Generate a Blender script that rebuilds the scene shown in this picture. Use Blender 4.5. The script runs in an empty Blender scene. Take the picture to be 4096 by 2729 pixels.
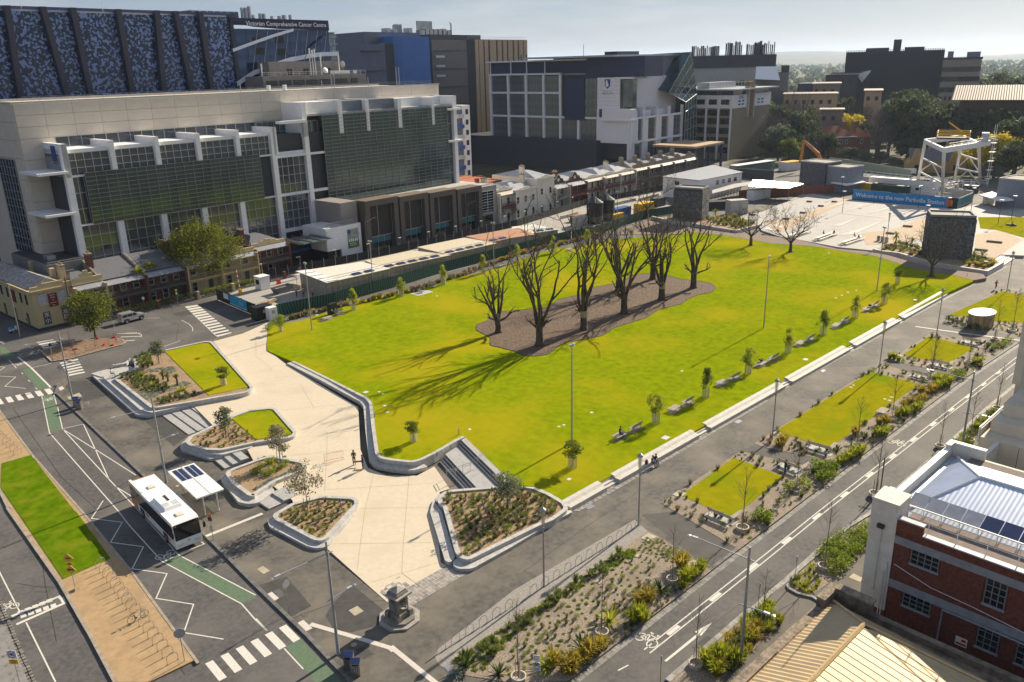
import bpy,bmesh,math,random
from math import sin,cos,pi,radians,sqrt,atan2
from mathutils import Vector,Matrix
from mathutils.geometry import delaunay_2d_cdt
random.seed(7)
scene=bpy.context.scene
COL=scene.collection
# camera
cam_d=bpy.data.cameras.new('camera');cam=bpy.data.objects.new('camera',cam_d);COL.objects.link(cam)
cam_d.sensor_width=36;cam_d.lens=28.666;cam_d.clip_start=.5;cam_d.clip_end=40000
cam.matrix_world=Matrix(((.720235,.237812,-.651696,0),(-.693327,.21473,-.687887,0),(-.023649,.947279,.319537,42.5),(0,0,0,1)))
scene.camera=cam
# light
SUN_EL,SUN_AZ=radians(27.5),radians(4.6)
sun_d=bpy.data.lights.new('sun','SUN');sun_d.energy=5;sun_d.angle=radians(.5);sun_d.color=(1,.87,.67)
sun=bpy.data.objects.new('sun',sun_d);COL.objects.link(sun)
sun.rotation_euler=Vector((cos(SUN_EL)*cos(SUN_AZ),cos(SUN_EL)*sin(SUN_AZ),sin(SUN_EL))).to_track_quat('Z','Y').to_euler()
world=bpy.data.worlds.new('World');scene.world=world;world.use_nodes=True
wn,wl=world.node_tree.nodes,world.node_tree.links
bg=wn['Background'];bg.inputs[1].default_value=.071
sky=wn.new('ShaderNodeTexSky');sky.sky_type='NISHITA';sky.sun_disc=False
sky.sun_elevation=SUN_EL;sky.sun_rotation=radians(90)-SUN_AZ;sky.air_density=1.0;sky.dust_density=.5;sky.ozone_density=2.2
tc=wn.new('ShaderNodeTexCoord');mp=wn.new('ShaderNodeMapping');mp.inputs['Scale'].default_value=(2.2,2.2,13)
nz=wn.new('ShaderNodeTexNoise');nz.inputs['Scale'].default_value=2.1;nz.inputs['Detail'].default_value=7;nz.inputs['Roughness'].default_value=.55
rp=wn.new('ShaderNodeValToRGB');rp.color_ramp.elements[0].position=.50;rp.color_ramp.elements[1].position=.74
rp.color_ramp.elements[1].color=(.93,.93,.93,1);rp.color_ramp.elements[0].color=(.80,.80,.80,1)
r2=wn.new('ShaderNodeValToRGB');r2.color_ramp.elements[0].position=.50;r2.color_ramp.elements[1].position=.74
r2.color_ramp.elements[0].color=(.30,.365,.49,1);r2.color_ramp.elements[1].color=(.66,.67,.70,1)
vm=wn.new('ShaderNodeVectorMath');vm.operation='SCALE';vm.inputs[3].default_value=6.6
mx=wn.new('ShaderNodeMix');mx.data_type='RGBA';mx.inputs[7].default_value=(4.0,4.5,5.4,1)
wl.new(tc.outputs['Generated'],mp.inputs[0]);wl.new(mp.outputs[0],nz.inputs[0]);wl.new(nz.outputs[0],rp.inputs[0])
wl.new(nz.outputs[0],r2.inputs[0]);wl.new(r2.outputs[0],vm.inputs[0]);wl.new(vm.outputs[0],mx.inputs[7]);wl.new(rp.outputs[0],mx.inputs[0]);wl.new(sky.outputs[0],mx.inputs[6]);wl.new(mx.outputs[2],bg.inputs[0])
vs=scene.view_settings;vs.view_transform='Standard';vs.look='None';vs.gamma=1;vs.exposure=.96;vs.use_curve_mapping=False
scene.cycles.max_bounces=6;scene.cycles.diffuse_bounces=3;scene.cycles.glossy_bounces=3;scene.cycles.transparent_max_bounces=12
scene.cycles.volume_bounces=0;scene.cycles.caustics_reflective=False;scene.cycles.caustics_refractive=False;scene.cycles.sample_clamp_indirect=4
# height of the gently sloping ground
def pw(t,pts):
 if t<=pts[0][0]:return pts[0][1]
 for(a,b),(c,d)in zip(pts,pts[1:]):
  if t<=c:return b+(d-b)*(t-a)/(c-a)
 return pts[-1][1]
def zl(x,y):
 a=pw(y,[(50,.75),(66,1.3),(88,1.25),(109,.5),(122,.2),(140,.13)])
 b=pw(y,[(50,.7),(66,.8),(88,.7),(109,.45),(122,.2),(140,.13)])
 t=min(max((x-60)/40,0),1);return a+(b-a)*t
def zp(x,y):return pw(y,[(51,.135),(86,.62),(100,.5),(116,.2),(122,.14)])
def flat(z):return lambda x,y:z
# materials
MATS={}
def mat(name,col,rough=.75,metal=0,var=.12,scale=1.5,bump=0,bscale=30,col2=None,alpha=1,spec=.35,big=None,trans=0,coord='world',stretch=None):
 if name in MATS:return MATS[name]
 m=bpy.data.materials.new(name);m.use_nodes=True;n,l=m.node_tree.nodes,m.node_tree.links
 b=n['Principled BSDF'];b.inputs['Roughness'].default_value=rough;b.inputs['Metallic'].default_value=metal
 b.inputs['Specular IOR Level'].default_value=spec
 c2=col2 or tuple(min(1,c*(1-var*1.6))for c in col);c1=col if col2 else tuple(min(1,c*(1+var))for c in col)
 if coord=='world':g=n.new('ShaderNodeNewGeometry');src=g.outputs['Position']
 else:g=n.new('ShaderNodeTexCoord');src=g.outputs['Object']
 if stretch:
  mpn=n.new('ShaderNodeMapping');mpn.inputs['Scale'].default_value=stretch;l.new(src,mpn.inputs[0]);src=mpn.outputs[0]
 t=n.new('ShaderNodeTexNoise');t.inputs['Scale'].default_value=scale;t.inputs['Detail'].default_value=5;t.inputs['Roughness'].default_value=.62
 l.new(src,t.inputs[0])
 r=n.new('ShaderNodeValToRGB');r.color_ramp.elements[0].position=.32;r.color_ramp.elements[1].position=.68
 r.color_ramp.elements[0].color=(*c2,1);r.color_ramp.elements[1].color=(*c1,1);l.new(t.outputs[0],r.inputs[0])
 out=r.outputs[0]
 if big:
  t2=n.new('ShaderNodeTexNoise');t2.inputs['Scale'].default_value=big[1];t2.inputs['Detail'].default_value=4;l.new(src,t2.inputs[0])
  mr=n.new('ShaderNodeMapRange');mr.inputs[1].default_value=big[2];mr.inputs[2].default_value=big[3];l.new(t2.outputs[0],mr.inputs[0])
  q=n.new('ShaderNodeMix');q.data_type='RGBA';q.inputs[7].default_value=(*big[0],1)
  l.new(mr.outputs[0],q.inputs[0]);l.new(out,q.inputs[6]);out=q.outputs[2]
 l.new(out,b.inputs['Base Color'])
 if bump:
  t3=n.new('ShaderNodeTexNoise');t3.inputs['Scale'].default_value=bscale;t3.inputs['Detail'].default_value=3;l.new(src,t3.inputs[0])
  bp=n.new('ShaderNodeBump');bp.inputs['Strength'].default_value=bump;bp.inputs['Distance'].default_value=.05
  l.new(t3.outputs[0],bp.inputs['Height']);l.new(bp.outputs[0],b.inputs['Normal'])
 if trans:
  tr=n.new('ShaderNodeBsdfTranslucent');l.new(out,tr.inputs[0]);ms=n.new('ShaderNodeMixShader');ms.inputs[0].default_value=trans
  l.new(b.outputs[0],ms.inputs[1]);l.new(tr.outputs[0],ms.inputs[2]);l.new(ms.outputs[0],n['Material Output'].inputs[0])
 if alpha<1:b.inputs['Alpha'].default_value=alpha
 MATS[name]=m;return m
def glassy(name,col,rough=.06,metal=.0,spec=.9,var=.35,scale=.25):
 return mat(name,col,rough,metal,var,scale,spec=spec,coord='object')
def emit(name,col,s):
 m=mat(name,col);b=m.node_tree.nodes['Principled BSDF'];b.inputs['Emission Color'].default_value=(*col,1);b.inputs['Emission Strength'].default_value=s;return m
 # mesh builder
class MB:
 def __init__(s):s.v=[];s.f=[];s.m=[]
 def quad(s,*p,m=0):
  i=len(s.v);s.v+=[tuple(q)for q in p];s.f.append(tuple(range(i,i+len(p))));s.m.append(m);return s
 def box(s,x0,x1,y0,y1,z0,z1,m=0):
  i=len(s.v);s.v+=[(x0,y0,z0),(x1,y0,z0),(x1,y1,z0),(x0,y1,z0),(x0,y0,z1),(x1,y0,z1),(x1,y1,z1),(x0,y1,z1)]
  for f in((0,3,2,1),(4,5,6,7),(0,1,5,4),(1,2,6,5),(2,3,7,6),(3,0,4,7)):s.f.append(tuple(i+k for k in f));s.m.append(m)
  return s
 def cbox(s,c,d,rz=0,m=0,taper=1,ry=0):
  i=len(s.v);R=Matrix.Rotation(rz,3,'Z')@Matrix.Rotation(ry,3,'Y')
  for k,(a,b,e)in enumerate(((-1,-1,-1),(1,-1,-1),(1,1,-1),(-1,1,-1),(-1,-1,1),(1,-1,1),(1,1,1),(-1,1,1))):
   t=taper if e>0 else 1
   s.v.append(tuple(Vector(c)+R@Vector((a*d[0]/2*t,b*d[1]/2*t,e*d[2]/2))))
  for f in((0,3,2,1),(4,5,6,7),(0,1,5,4),(1,2,6,5),(2,3,7,6),(3,0,4,7)):s.f.append(tuple(i+k for k in f));s.m.append(m)
  return s
 def prism(s,poly,z0,z1,m=0,bottom=False,mt=None):
  n=len(poly);a=sum(poly[k][0]*poly[(k+1)%n][1]-poly[(k+1)%n][0]*poly[k][1]for k in range(n))
  if a<0:poly=poly[::-1]
  i=len(s.v);f0=z0 if callable(z0)else(lambda x,y:z0);f1=z1 if callable(z1)else(lambda x,y:z1)
  s.v+=[(p[0],p[1],f0(p[0],p[1]))for p in poly]+[(p[0],p[1],f1(p[0],p[1]))for p in poly]
  for k in range(n):s.f.append((i+k,i+(k+1)%n,i+n+(k+1)%n,i+n+k));s.m.append(m)
  s.f.append(tuple(range(i+n,i+2*n)));s.m.append(m if mt is None else mt)
  if bottom:s.f.append(tuple(range(i+n-1,i-1,-1)));s.m.append(m)
  return s
 def tube(s,pts,rad,n=6,m=0,cap=True):
  pts=[Vector(p)for p in pts];k=len(pts);rad=rad if isinstance(rad,(list,tuple))else[rad]*k
  base=len(s.v);ref=Vector((.31,.17,1)).normalized()
  for j,p in enumerate(pts):
   d=(pts[min(j+1,k-1)]-pts[max(j-1,0)]);d=d.normalized()if d.length>1e-9 else Vector((0,0,1))
   rr=ref if abs(d.dot(ref))<.95 else Vector((1,0,0))
   u=d.cross(rr).normalized();w=d.cross(u)
   for q in range(n):t=2*pi*q/n;s.v.append(tuple(p+(u*cos(t)+w*sin(t))*rad[j]))
  for j in range(k-1):
   for q in range(n):a=base+j*n+q;b=base+j*n+(q+1)%n;s.f.append((a,a+n,b+n,b));s.m.append(m)
  if cap:s.f.append(tuple(base+q for q in range(n)));s.m.append(m);s.f.append(tuple(base+(k-1)*n+q for q in range(n-1,-1,-1)));s.m.append(m)
  return s
 def lathe(s,prof,c=(0,0,0),n=10,m=0):
  base=len(s.v);k=len(prof)
  for r,z in prof:
   for q in range(n):t=2*pi*q/n;s.v.append((c[0]+r*cos(t),c[1]+r*sin(t),c[2]+z))
  for j in range(k-1):
   for q in range(n):a=base+j*n+q;b=base+j*n+(q+1)%n;s.f.append((a,b,b+n,a+n));s.m.append(m)
  s.f.append(tuple(base+q for q in range(n-1,-1,-1)));s.m.append(m)
  s.f.append(tuple(base+(k-1)*n+q for q in range(n)));s.m.append(m);return s
 def add(s,o,M=None,m=None):
  i=len(s.v);s.v+=[tuple(M@Vector(p))for p in o.v]if M else o.v
  s.f+=[tuple(i+k for k in f)for f in o.f];s.m+=o.m if m is None else[m]*len(o.m);return s
 def mesh(s,name,mats,smooth=False):
  me=bpy.data.meshes.new(name);me.from_pydata(s.v,[],s.f)
  for x in(mats if isinstance(mats,(list,tuple))else[mats]):me.materials.append(x)
  if any(s.m):me.polygons.foreach_set('material_index',s.m)
  if smooth:me.polygons.foreach_set('use_smooth',[True]*len(s.f))
  me.update();return me
 def obj(s,name,mats,parent=None,loc=None,rz=0,smooth=False,label=None,kind=None):
  return link(name,s.mesh(name,mats,smooth),parent,loc,rz,label,kind)
def link(name,me,parent=None,loc=None,rz=0,label=None,kind=None):
 o=bpy.data.objects.new(name,me);COL.objects.link(o);o.parent=parent
 if loc:o.location=loc
 if rz:o.rotation_euler.z=rz
 if label:o['label']=label
 if kind:o['kind']=kind
 return o
def tag(o,label,cat,group=None):
 o['label']=label;o['category']=cat
 if group:o['group']=group
 return o
def thing(name,label,cat,loc=(0,0,0),rz=0,group=None):
 o=bpy.data.objects.new(name,None);COL.objects.link(o);o.location=loc;o.rotation_euler.z=rz;o.empty_display_size=.3
 return tag(o,label,cat,group)
def copy_tree(r,loc,rz=0,label=None,group=None,sc=None):
 kids={}
 def rec(o,par):
  c=o.copy();COL.objects.link(c)
  if par:c.parent=par
  for ch in CH.get(o,[]):rec(ch,c)
  return c
 CH=childmap(r);c=rec(r,None);c.location=loc;c.rotation_euler.z=rz
 if sc:c.scale=(sc,sc,sc)if not isinstance(sc,tuple)else sc
 if label:c['label']=label
 if group:c['group']=group
 return c
_cm={}
def childmap(r):
 if r not in _cm:
  d={}
  for o in bpy.data.objects:
   if o.parent:d.setdefault(o.parent,[]).append(o)
  _cm[r]={k:v for k,v in d.items()}
 return _cm[r]
class Kind:
 """first call places the prototype itself, later calls copy it with all its parts"""
 def __init__(s,root):s.r=root;s.used=False;childmap(root)
 def at(s,loc,rz=0,label=None,group=None,sc=None):
  if not s.used:
   s.used=True;s.r.location=loc;s.r.rotation_euler.z=rz
   if sc:s.r.scale=(sc,sc,sc)if not isinstance(sc,tuple)else sc
   if label:s.r['label']=label
   if group:s.r['group']=group
   return s.r
  return copy_tree(s.r,loc,rz,label,group,sc)
def pieces(parent,name,me,mats4,limit=300,key=None):
 """alike pieces: the first `limit` are objects sharing one mesh, the rest are joined into one stuff part"""
 if key:mats4=sorted(mats4,key=key)
 for T in mats4[:limit]:
  o=bpy.data.objects.new(name,me);COL.objects.link(o);o.parent=parent;o.matrix_local=T
 rest=mats4[limit:]
 if rest:
  b=MB();vv=[v.co.copy()for v in me.vertices];ff=[tuple(p.vertices)for p in me.polygons]
  for T in rest:
   i=len(b.v);b.v+=[tuple(T@v)for v in vv];b.f+=[tuple(i+k for k in f)for f in ff];b.m+=[0]*len(ff)
  b.obj(name+'s',list(me.materials),parent,kind='stuff')
def T3(x,y,z,rz=0,sx=1,sy=1,sz=1):return Matrix.Translation((x,y,z))@Matrix.Rotation(rz,4,'Z')@Matrix.Diagonal((sx,sy,sz,1))
def camdist(T):p=T.translation if isinstance(T,Matrix)else T;return(p[0]**2+p[1]**2)
# ground sheets
def fillet(poly,r,n=5):
 out=[];k=len(poly)
 for i in range(k):
  p=Vector(poly[i][:2]);a=Vector(poly[i-1][:2])-p;b=Vector(poly[(i+1)%k][:2])-p
  la,lb=a.length,b.length
  if la<1e-6 or lb<1e-6:continue
  a/=la;b/=lb;ang=a.angle(b,0)
  if ang>2.9 or ang<.2:out.append(tuple(p));continue
  rr=r[i]if isinstance(r,(list,tuple))else r
  t=min(rr/math.tan(ang/2),la*.48,lb*.48);q=t*math.tan(ang/2)
  c=p+(a+b).normalized()*(q/sin(ang/2));s0=p+a*t;s1=p+b*t
  v0=s0-c;th=v0.angle_signed(s1-c,0)if v0.length>1e-6 else 0
  for j in range(n+1):
   A=-th*j/n;out.append((c.x+v0.x*cos(A)-v0.y*sin(A),c.y+v0.x*sin(A)+v0.y*cos(A)))
 return out
def fillet_open(line,r,n=4):
 p=fillet(line,[0]+[r]*(len(line)-2)+[0],n);return[q for i,q in enumerate(p)if i==0 or(Vector(q)-Vector(p[i-1])).length>.02]
def offset(poly,d,closed=True):
 """shift a polyline to its left by d"""
 out=[];k=len(poly)
 for i in range(k):
  p=Vector(poly[i][:2]);a=Vector(poly[i-1][:2])if(i>0 or closed)else None;b=Vector(poly[(i+1)%k][:2])if(i<k-1 or closed)else None
  n=Vector((0,0));m=1
  u=(p-a).normalized()if a is not None else None;w=(b-p).normalized()if b is not None else None
  if u is None:n=Vector((-w.y,w.x))
  elif w is None:n=Vector((-u.y,u.x))
  else:
   n=Vector((-u.y-w.y,u.x+w.x));n=n.normalized()if n.length>1e-6 else Vector((-u.y,u.x));m=1/max(.5,n.dot(Vector((-u.y,u.x))))
  out.append(tuple(p+n*d*m))
 return out
def area(p):return sum(p[k][0]*p[(k+1)%len(p)][1]-p[(k+1)%len(p)][0]*p[k][1]for k in range(len(p)))/2
def ccw(p):return p if area(p)>0 else p[::-1]
def inside(x,y,poly):
 c=False;j=len(poly)-1
 for i in range(len(poly)):
  xi,yi=poly[i][0],poly[i][1];xj,yj=poly[j][0],poly[j][1]
  if(yi>y)!=(yj>y)and x<(xj-xi)*(y-yi)/(yj-yi)+xi:c=not c
  j=i
 return c
def sheet(name,poly,zf,m,parent=None,kind='structure',step=0,skirt=0,dz=0,label=None):
 """a ground sheet that follows zf; skirt > 0 gives it a vertical edge that deep"""
 zf=zf if callable(zf)else flat(zf);poly=ccw([tuple(p[:2])for p in poly]);n=len(poly)
 vs_=[Vector(p)for p in poly];b=MB()
 if step:
  pts=[]
  for i in range(n):
   a,c=Vector(poly[i]),Vector(poly[(i+1)%n]);k=max(1,int((c-a).length/step))
   pts+=[a+(c-a)*j/k for j in range(k)]
  nb=len(pts);xs=[p.x for p in pts];ys=[p.y for p in pts];x=min(xs)+step/2
  while x<max(xs):
   y=min(ys)+step/2
   while y<max(ys):
    if inside(x,y,poly):pts.append(Vector((x,y)))
    y+=step
   x+=step
  r=delaunay_2d_cdt(pts,[(i,(i+1)%nb)for i in range(nb)],[],1,1e-4)
  b.v=[(p.x,p.y,zf(p.x,p.y)+dz)for p in r[0]];b.f=[tuple(f)if area([r[0][k]for k in f])>0 else tuple(f)[::-1]for f in r[2]];b.m=[0]*len(b.f);rim=pts[:nb]
 else:
  b.v=[(p[0],p[1],zf(p[0],p[1])+dz)for p in poly];b.f=[tuple(range(n))];b.m=[0];rim=vs_
 if skirt:
  for i in range(len(rim)):
   p,q=rim[i],rim[(i+1)%len(rim)];z0,z1=zf(p.x,p.y)+dz,zf(q.x,q.y)+dz
   b.quad((p.x,p.y,z0-skirt),(q.x,q.y,z1-skirt),(q.x,q.y,z1),(p.x,p.y,z0))
 return b.obj(name,m,parent,kind=kind if parent is None else None,label=label)
def wall(b,line,w,z0,z1,closed=False,m=0,cham=0):
 """wall of width w to the left of a polyline; z0, z1 numbers or functions"""
 f0=z0 if callable(z0)else flat(z0);f1=z1 if callable(z1)else flat(z1)
 inn=offset(line,w,closed);k=len(line);rng=range(k if closed else k-1)
 for i in rng:
  a,c,d,e=line[i],line[(i+1)%k],inn[(i+1)%k],inn[i];ch=cham
  P0=[(p[0],p[1],f0(p[0],p[1]))for p in(a,c,d,e)];P1=[(p[0],p[1],f1(p[0],p[1]))for p in(a,c,d,e)]
  b.quad(P0[0],P0[1],P1[1],P1[0],m=m);b.quad(P0[2],P0[3],P1[3],P1[2],m=m);b.quad(*P1,m=m)
  if not closed and i==0:b.quad(P0[3],P0[0],P1[0],P1[3],m=m)
  if not closed and i==k-2:b.quad(P0[1],P0[2],P1[2],P1[1],m=m)
 return b
def along(line,step,jitter=0):
 out=[];rest=0
 for a,c in zip(line,line[1:]):
  a,c=Vector(a[:2]),Vector(c[:2]);L=(c-a).length;t=rest;ang=atan2((c-a).y,(c-a).x)
  while t<L:p=a+(c-a)*t/L;out.append((p.x,p.y,ang));t+=step
  rest=t-L
 return out
def ribbon(line,w,z,m,name,parent,closed=False):
 b=MB();l=offset(line,w/2,closed);r=offset(line,-w/2,closed);k=len(line)
 zf=z if callable(z)else flat(z)
 for i in range(k if closed else k-1):
  j=(i+1)%k;b.quad(*[(p[0],p[1],zf(p[0],p[1]))for p in(r[i],r[j],l[j],l[i])])
 return b.obj(name,m,parent)
def text_mesh(s,size,name,m,align='CENTER',ext=.004,bold=0):
 c=bpy.data.curves.new(name,'FONT');c.body=s;c.size=size;c.align_x=align;c.align_y='CENTER';c.extrude=ext;c.offset=bold
 c.resolution_u=2
 o=bpy.data.objects.new(name,c);COL.objects.link(o);dg=bpy.context.evaluated_depsgraph_get()
 me=bpy.data.meshes.new_from_object(o.evaluated_get(dg));bpy.data.objects.remove(o);bpy.data.curves.remove(c)
 me.materials.clear();me.materials.append(m);me.name=name;return me
def put_text(s,size,name,m,parent,loc,rz=0,tilt=90,align='CENTER',ext=.004,bold=0,sx=1):
 o=link(name,text_mesh(s,size,name,m,align,ext,bold),parent,loc);o.rotation_euler=(radians(tilt),0,rz);o.scale.x=sx;return o
 # shared materials
ASPH=mat('asphalt',(.092,.088,.086),.85,var=.22,scale=2.2,bump=.3,bscale=25,big=((.145,.135,.125),.16,.42,.75))
PATH=mat('path_asphalt',(.10,.092,.082),.85,var=.22,scale=1.8,bump=.3,bscale=25,big=((.18,.16,.13),.2,.42,.72))
PATCH=mat('asphalt_patch',(.062,.06,.058),.85,var=.15,scale=1.2,bump=.2)
PAVE=mat('warm_concrete',(.56,.485,.37),.8,var=.04,scale=2,bump=.08,bscale=40,big=((.50,.425,.32),.2,.5,.75))
GREYC=mat('pale_concrete',(.42,.41,.39),.8,var=.10,scale=1.4,bump=.1,bscale=30)
GRANITE=mat('granite',(.47,.455,.43),.6,var=.14,scale=3,bump=.05,big=((.34,.335,.33),.7,.5,.75))
GRANW=mat('pale_granite',(.52,.49,.44),.65,var=.10,scale=2)
BLUEST=mat('bluestone',(.15,.145,.14),.8,var=.25,scale=1.3,bump=.2)
PAVER=mat('stone_paver',(.27,.255,.24),.8,var=.25,scale=1.6,bump=.15)
WHITE=mat('road_paint',(.70,.67,.61),.8,var=.1,scale=9,col2=(.46,.44,.40))
GREENP=mat('green_lane_paint',(.115,.175,.105),.85,var=.15,scale=3,col2=(.085,.125,.08))
SAND=mat('granitic_sand',(.38,.26,.14),.9,var=.10,scale=1.8,bump=.25,bscale=40,big=((.30,.205,.115),.4,.5,.7))
GRAVEL=mat('pale_gravel',(.29,.235,.18),.95,var=.35,scale=7,bump=.6,bscale=22,big=((.20,.16,.12),.5,.5,.7))
MULCH=mat('bark_mulch',(.14,.095,.065),.95,var=.55,scale=5,bump=.7,bscale=14)
SOIL=mat('garden_mulch',(.34,.235,.14),.95,var=.35,scale=6,bump=.6,bscale=20,big=((.22,.15,.09),.6,.5,.7))
def grass_mat(name,c1,c2,patch,pscale,lo,hi,bscale=16):
 m=mat(name,c1,1.0,var=.1,scale=.9,col2=c2,big=(patch,pscale,lo,hi),bump=.75,bscale=bscale,spec=0);return m
LAWN=grass_mat('lawn_grass',(.24,.29,.003),(.145,.19,.003),(.34,.285,.010),.06,.46,.72)
LAWN2=grass_mat('dry_lawn',(.29,.265,.006),(.21,.205,.005),(.17,.22,.006),.15,.52,.70)
VERGE=grass_mat('green_verge',(.12,.19,.004),(.065,.12,.003),(.18,.20,.012),.4,.5,.75)
STEEL=mat('galvanised_steel',(.42,.43,.45),.4,.8,var=.08)
DSTEEL=mat('dark_steel',(.05,.05,.055),.5,.4)
POLE=mat('pole_grey',(.33,.34,.36),.45,.35,var=.06)
CHROME=mat('stainless_steel',(.62,.58,.52),.22,1,var=.05)
BLACK=mat('black_paint',(.018,.018,.02),.5)
DARK=mat('dark_grey_paint',(.05,.052,.06),.6)
WHITEP=mat('white_paint',(.78,.77,.75),.5,var=.05)
TIMBER=mat('timber_slats',(.40,.35,.28),.8,var=.2,scale=4)
WOOD=mat('raw_timber',(.42,.27,.12),.8,var=.2,scale=4)
BARK=mat('bark',(.085,.068,.055),.95,var=.35,scale=3,bump=.8,bscale=12,stretch=(1,1,.3))
BARKD=mat('dark_bark',(.095,.072,.05),.95,var=.35,scale=3,bump=.8,bscale=10,stretch=(1,1,.3))
CUT=mat('cut_timber',(.35,.27,.17),.9)
ORANGE=mat('orange_paint',(.72,.17,.04),.5)
YELLOW=mat('yellow_paint',(.72,.42,.02),.5)
RED=mat('red_paint',(.45,.03,.025),.5)
BLUE=mat('blue_paint',(.03,.09,.30),.5)
CYAN=mat('cyan_print',(.02,.36,.62),.5,var=.03)
PVC=mat('solar_cells',(.02,.035,.11),.2,.3,spec=.8)
GLASS=glassy('dark_glass',(.012,.018,.026))
SHOPG=glassy('shop_glass',(.03,.035,.035))
# the ground
def ring(r,n=64):return[(r*cos(2*pi*k/n)+120,r*sin(2*pi*k/n)+120)for k in range(n)]
sheet('ground',ring(14250),-.06,mat('far_ground',(.10,.095,.07),.95,var=.3,scale=.004,col2=(.035,.05,.025)))
sheet('park_ground',[(322,-40),(620,-40),(620,420),(120,420),(120,240),(322,240)],-.01,mat('park_floor',(.085,.08,.04),.95,var=.35,scale=.15,col2=(.04,.045,.02)))
road=sheet('road',[(-30,-40),(322,-40),(322,240),(-30,240)],0,ASPH)
KERB_L=[(26.96,123.29),(26.05,88.37),(25.51,71.13),(25.02,59.53),(24.76,51.01),(24.31,43.94)]
KERB_R=[(35.52,32.55),(54.42,32.79),(81.45,32.99),(118.09,33.01),(138.23,32.35)]
KC=[(33.04,127.2),(31.58,127.44),(29.73,127.81),(28.37,126.71)]
A0,B0=Vector(KERB_L[-2]),Vector(KERB_L[-1]);D0,E0=Vector(KERB_R[0]),Vector(KERB_R[1])
d1=(B0-A0);d2=(D0-E0);tt=((D0-A0).x*d2.y-(D0-A0).y*d2.x)/(d1.x*d2.y-d1.y*d2.x);COR=A0+d1*tt
d2n=(Vector(KERB_R[-1])-Vector(KERB_R[0])).normalized();KEND=tuple(Vector(KERB_R[-1])+d2n*120)
corner=fillet([tuple(A0),tuple(COR),tuple(E0)],[0,4,0],8)
corner=[p for p in corner if p not in(tuple(A0),tuple(E0))]
TOPL=[(33.04,127.2),(43.04,129.6),(51.87,129.57),(64.06,131.25)]
kerb_line=KC+KERB_L[:-1]+corner+KERB_R[1:]+[KEND]
slab=kerb_line+[(318,128),(77.16,132.78),TOPL[3]]+TOPL[2:0:-1]
foot=sheet('footpath',slab,.13,PATH,skirt=.3)
def kerb_stones(name,line,w,z,ln,m,parent=None,label=None,hgt=.13,limit=300):
 k=parent or bpy.data.objects.new(name,None)
 if not parent:COL.objects.link(k);k['kind']='structure'
 rnd=random.Random(len(line)+int(line[0][0]));me=MB().box(-ln/2+.012,ln/2-.012,0,w,-hgt-.05,0).mesh('kerb_stone',m)
 T=[T3(x+cos(a)*ln/2,y+sin(a)*ln/2,z+rnd.uniform(-.004,.006),a+rnd.uniform(-.006,.006))for x,y,a in along(line,ln)]
 pieces(k,'kerb_stone',me,T,limit,camdist);return k
k1=kerb_stones('footpath_kerb',kerb_line[:-1],.32,.142,1.2,BLUEST)
kerb_stones('stone_gutter',KERB_R[::-1],.55,.012,.42,mat('pale_setts',(.24,.23,.215),.8,var=.3,scale=1.5,bump=.2),hgt=.02)
FK=[(40.69,27.3),(50.59,27.36),(53.16,27.2),(54.47,27.31),(57.25,27.26),(66.19,27.43),(69.46,27.28),(72.88,26.85),(94.71,27.01),(107.52,27.23),(118,27.17)]
FKE=tuple(Vector(FK[-1])+d2n*150)
near=sheet('near_pavement',[tuple(Vector(FK[0])-d2n*45)]+FK+[FKE,(FKE[0],-40),(FK[0][0]-45,-40)],.13,mat('near_asphalt',(.125,.112,.098),.85,var=.12,scale=.7,bump=.2),skirt=.3)
kerb_stones('near_kerb',FK+[FKE],.42,.137,.9,mat('pale_kerb',(.30,.285,.26),.8,var=.25,scale=1.5),hgt=.13)
# median of the left street
MR=[(19.5,120.62),(18.72,102.97),(18.53,84.74),(18.15,69.84),(17.28,54.38)]
ML=[(12.29,56.15),(12.76,62.9),(13.3,72.96),(13.51,89.99),(14,96.87)]
r0=Vector(MR[0])-(Vector(MR[1])-Vector(MR[0]));l0=Vector(ML[-1])+(Vector(ML[-1])-Vector(ML[-2])).normalized()*25
med=MR+[(13.92,54.49)]+ML+[tuple(l0),tuple(r0)]
median=sheet('median',med,.13,SAND,skirt=.3)
kerb_stones('median_kerb',[tuple(r0)]+MR,.22,.15,1.3,mat('median_kerb_stone',(.33,.28,.22),.8,var=.15))
kerb_stones('median_kerb',ML+[tuple(l0)],.30,.15,1.3,mat('median_kerb_stone',(.33,.28,.22)))
verge=sheet('grass_verge',[(15.67,103.3),(18.71,103.13),(18.12,85.11),(18.2,85.03),(17.66,73.5),(13.49,73.14),(13.86,88.95),(14.01,96.64)],.165,VERGE)
lane2=sheet('left_pavement',[(6.63,74.17),(8.12,69.42),(7.55,61.01)]+[(14,34),(-6,44)],.11,mat('grey_flags',(.22,.21,.20),.8,var=.1,scale=.8),skirt=.3)
COB=mat('cobbles',(.20,.185,.165),.8,var=.3,scale=2,bump=.3)
gut=bpy.data.objects.new('cobbled_gutter',None);COL.objects.link(gut);gut['kind']='structure'
cl=[(8.84,74.66),(8.57,69.73),(8.27,64.44),(8.09,60.62)];cl=[tuple(Vector(cl[0])-(Vector(cl[1])-Vector(cl[0])))]+cl+[tuple(Vector(cl[-1])*2-Vector(cl[-2]))]
cs=MB().cbox((0,0,0),(.40,.27,.12),taper=.86).mesh('cobble',COB);rnd=random.Random(3);T=[]
for row in range(5):
 for x,y,a in along(offset(cl,-.18-row*.3,False),.43):T.append(T3(x+rnd.uniform(-.03,.03),y+rnd.uniform(-.03,.03),.03+rnd.uniform(0,.03),a+rnd.uniform(-.09,.09),rnd.uniform(.85,1.05),rnd.uniform(.85,1.02)))
pieces(gut,'cobble',cs,T,300,camdist)
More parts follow.
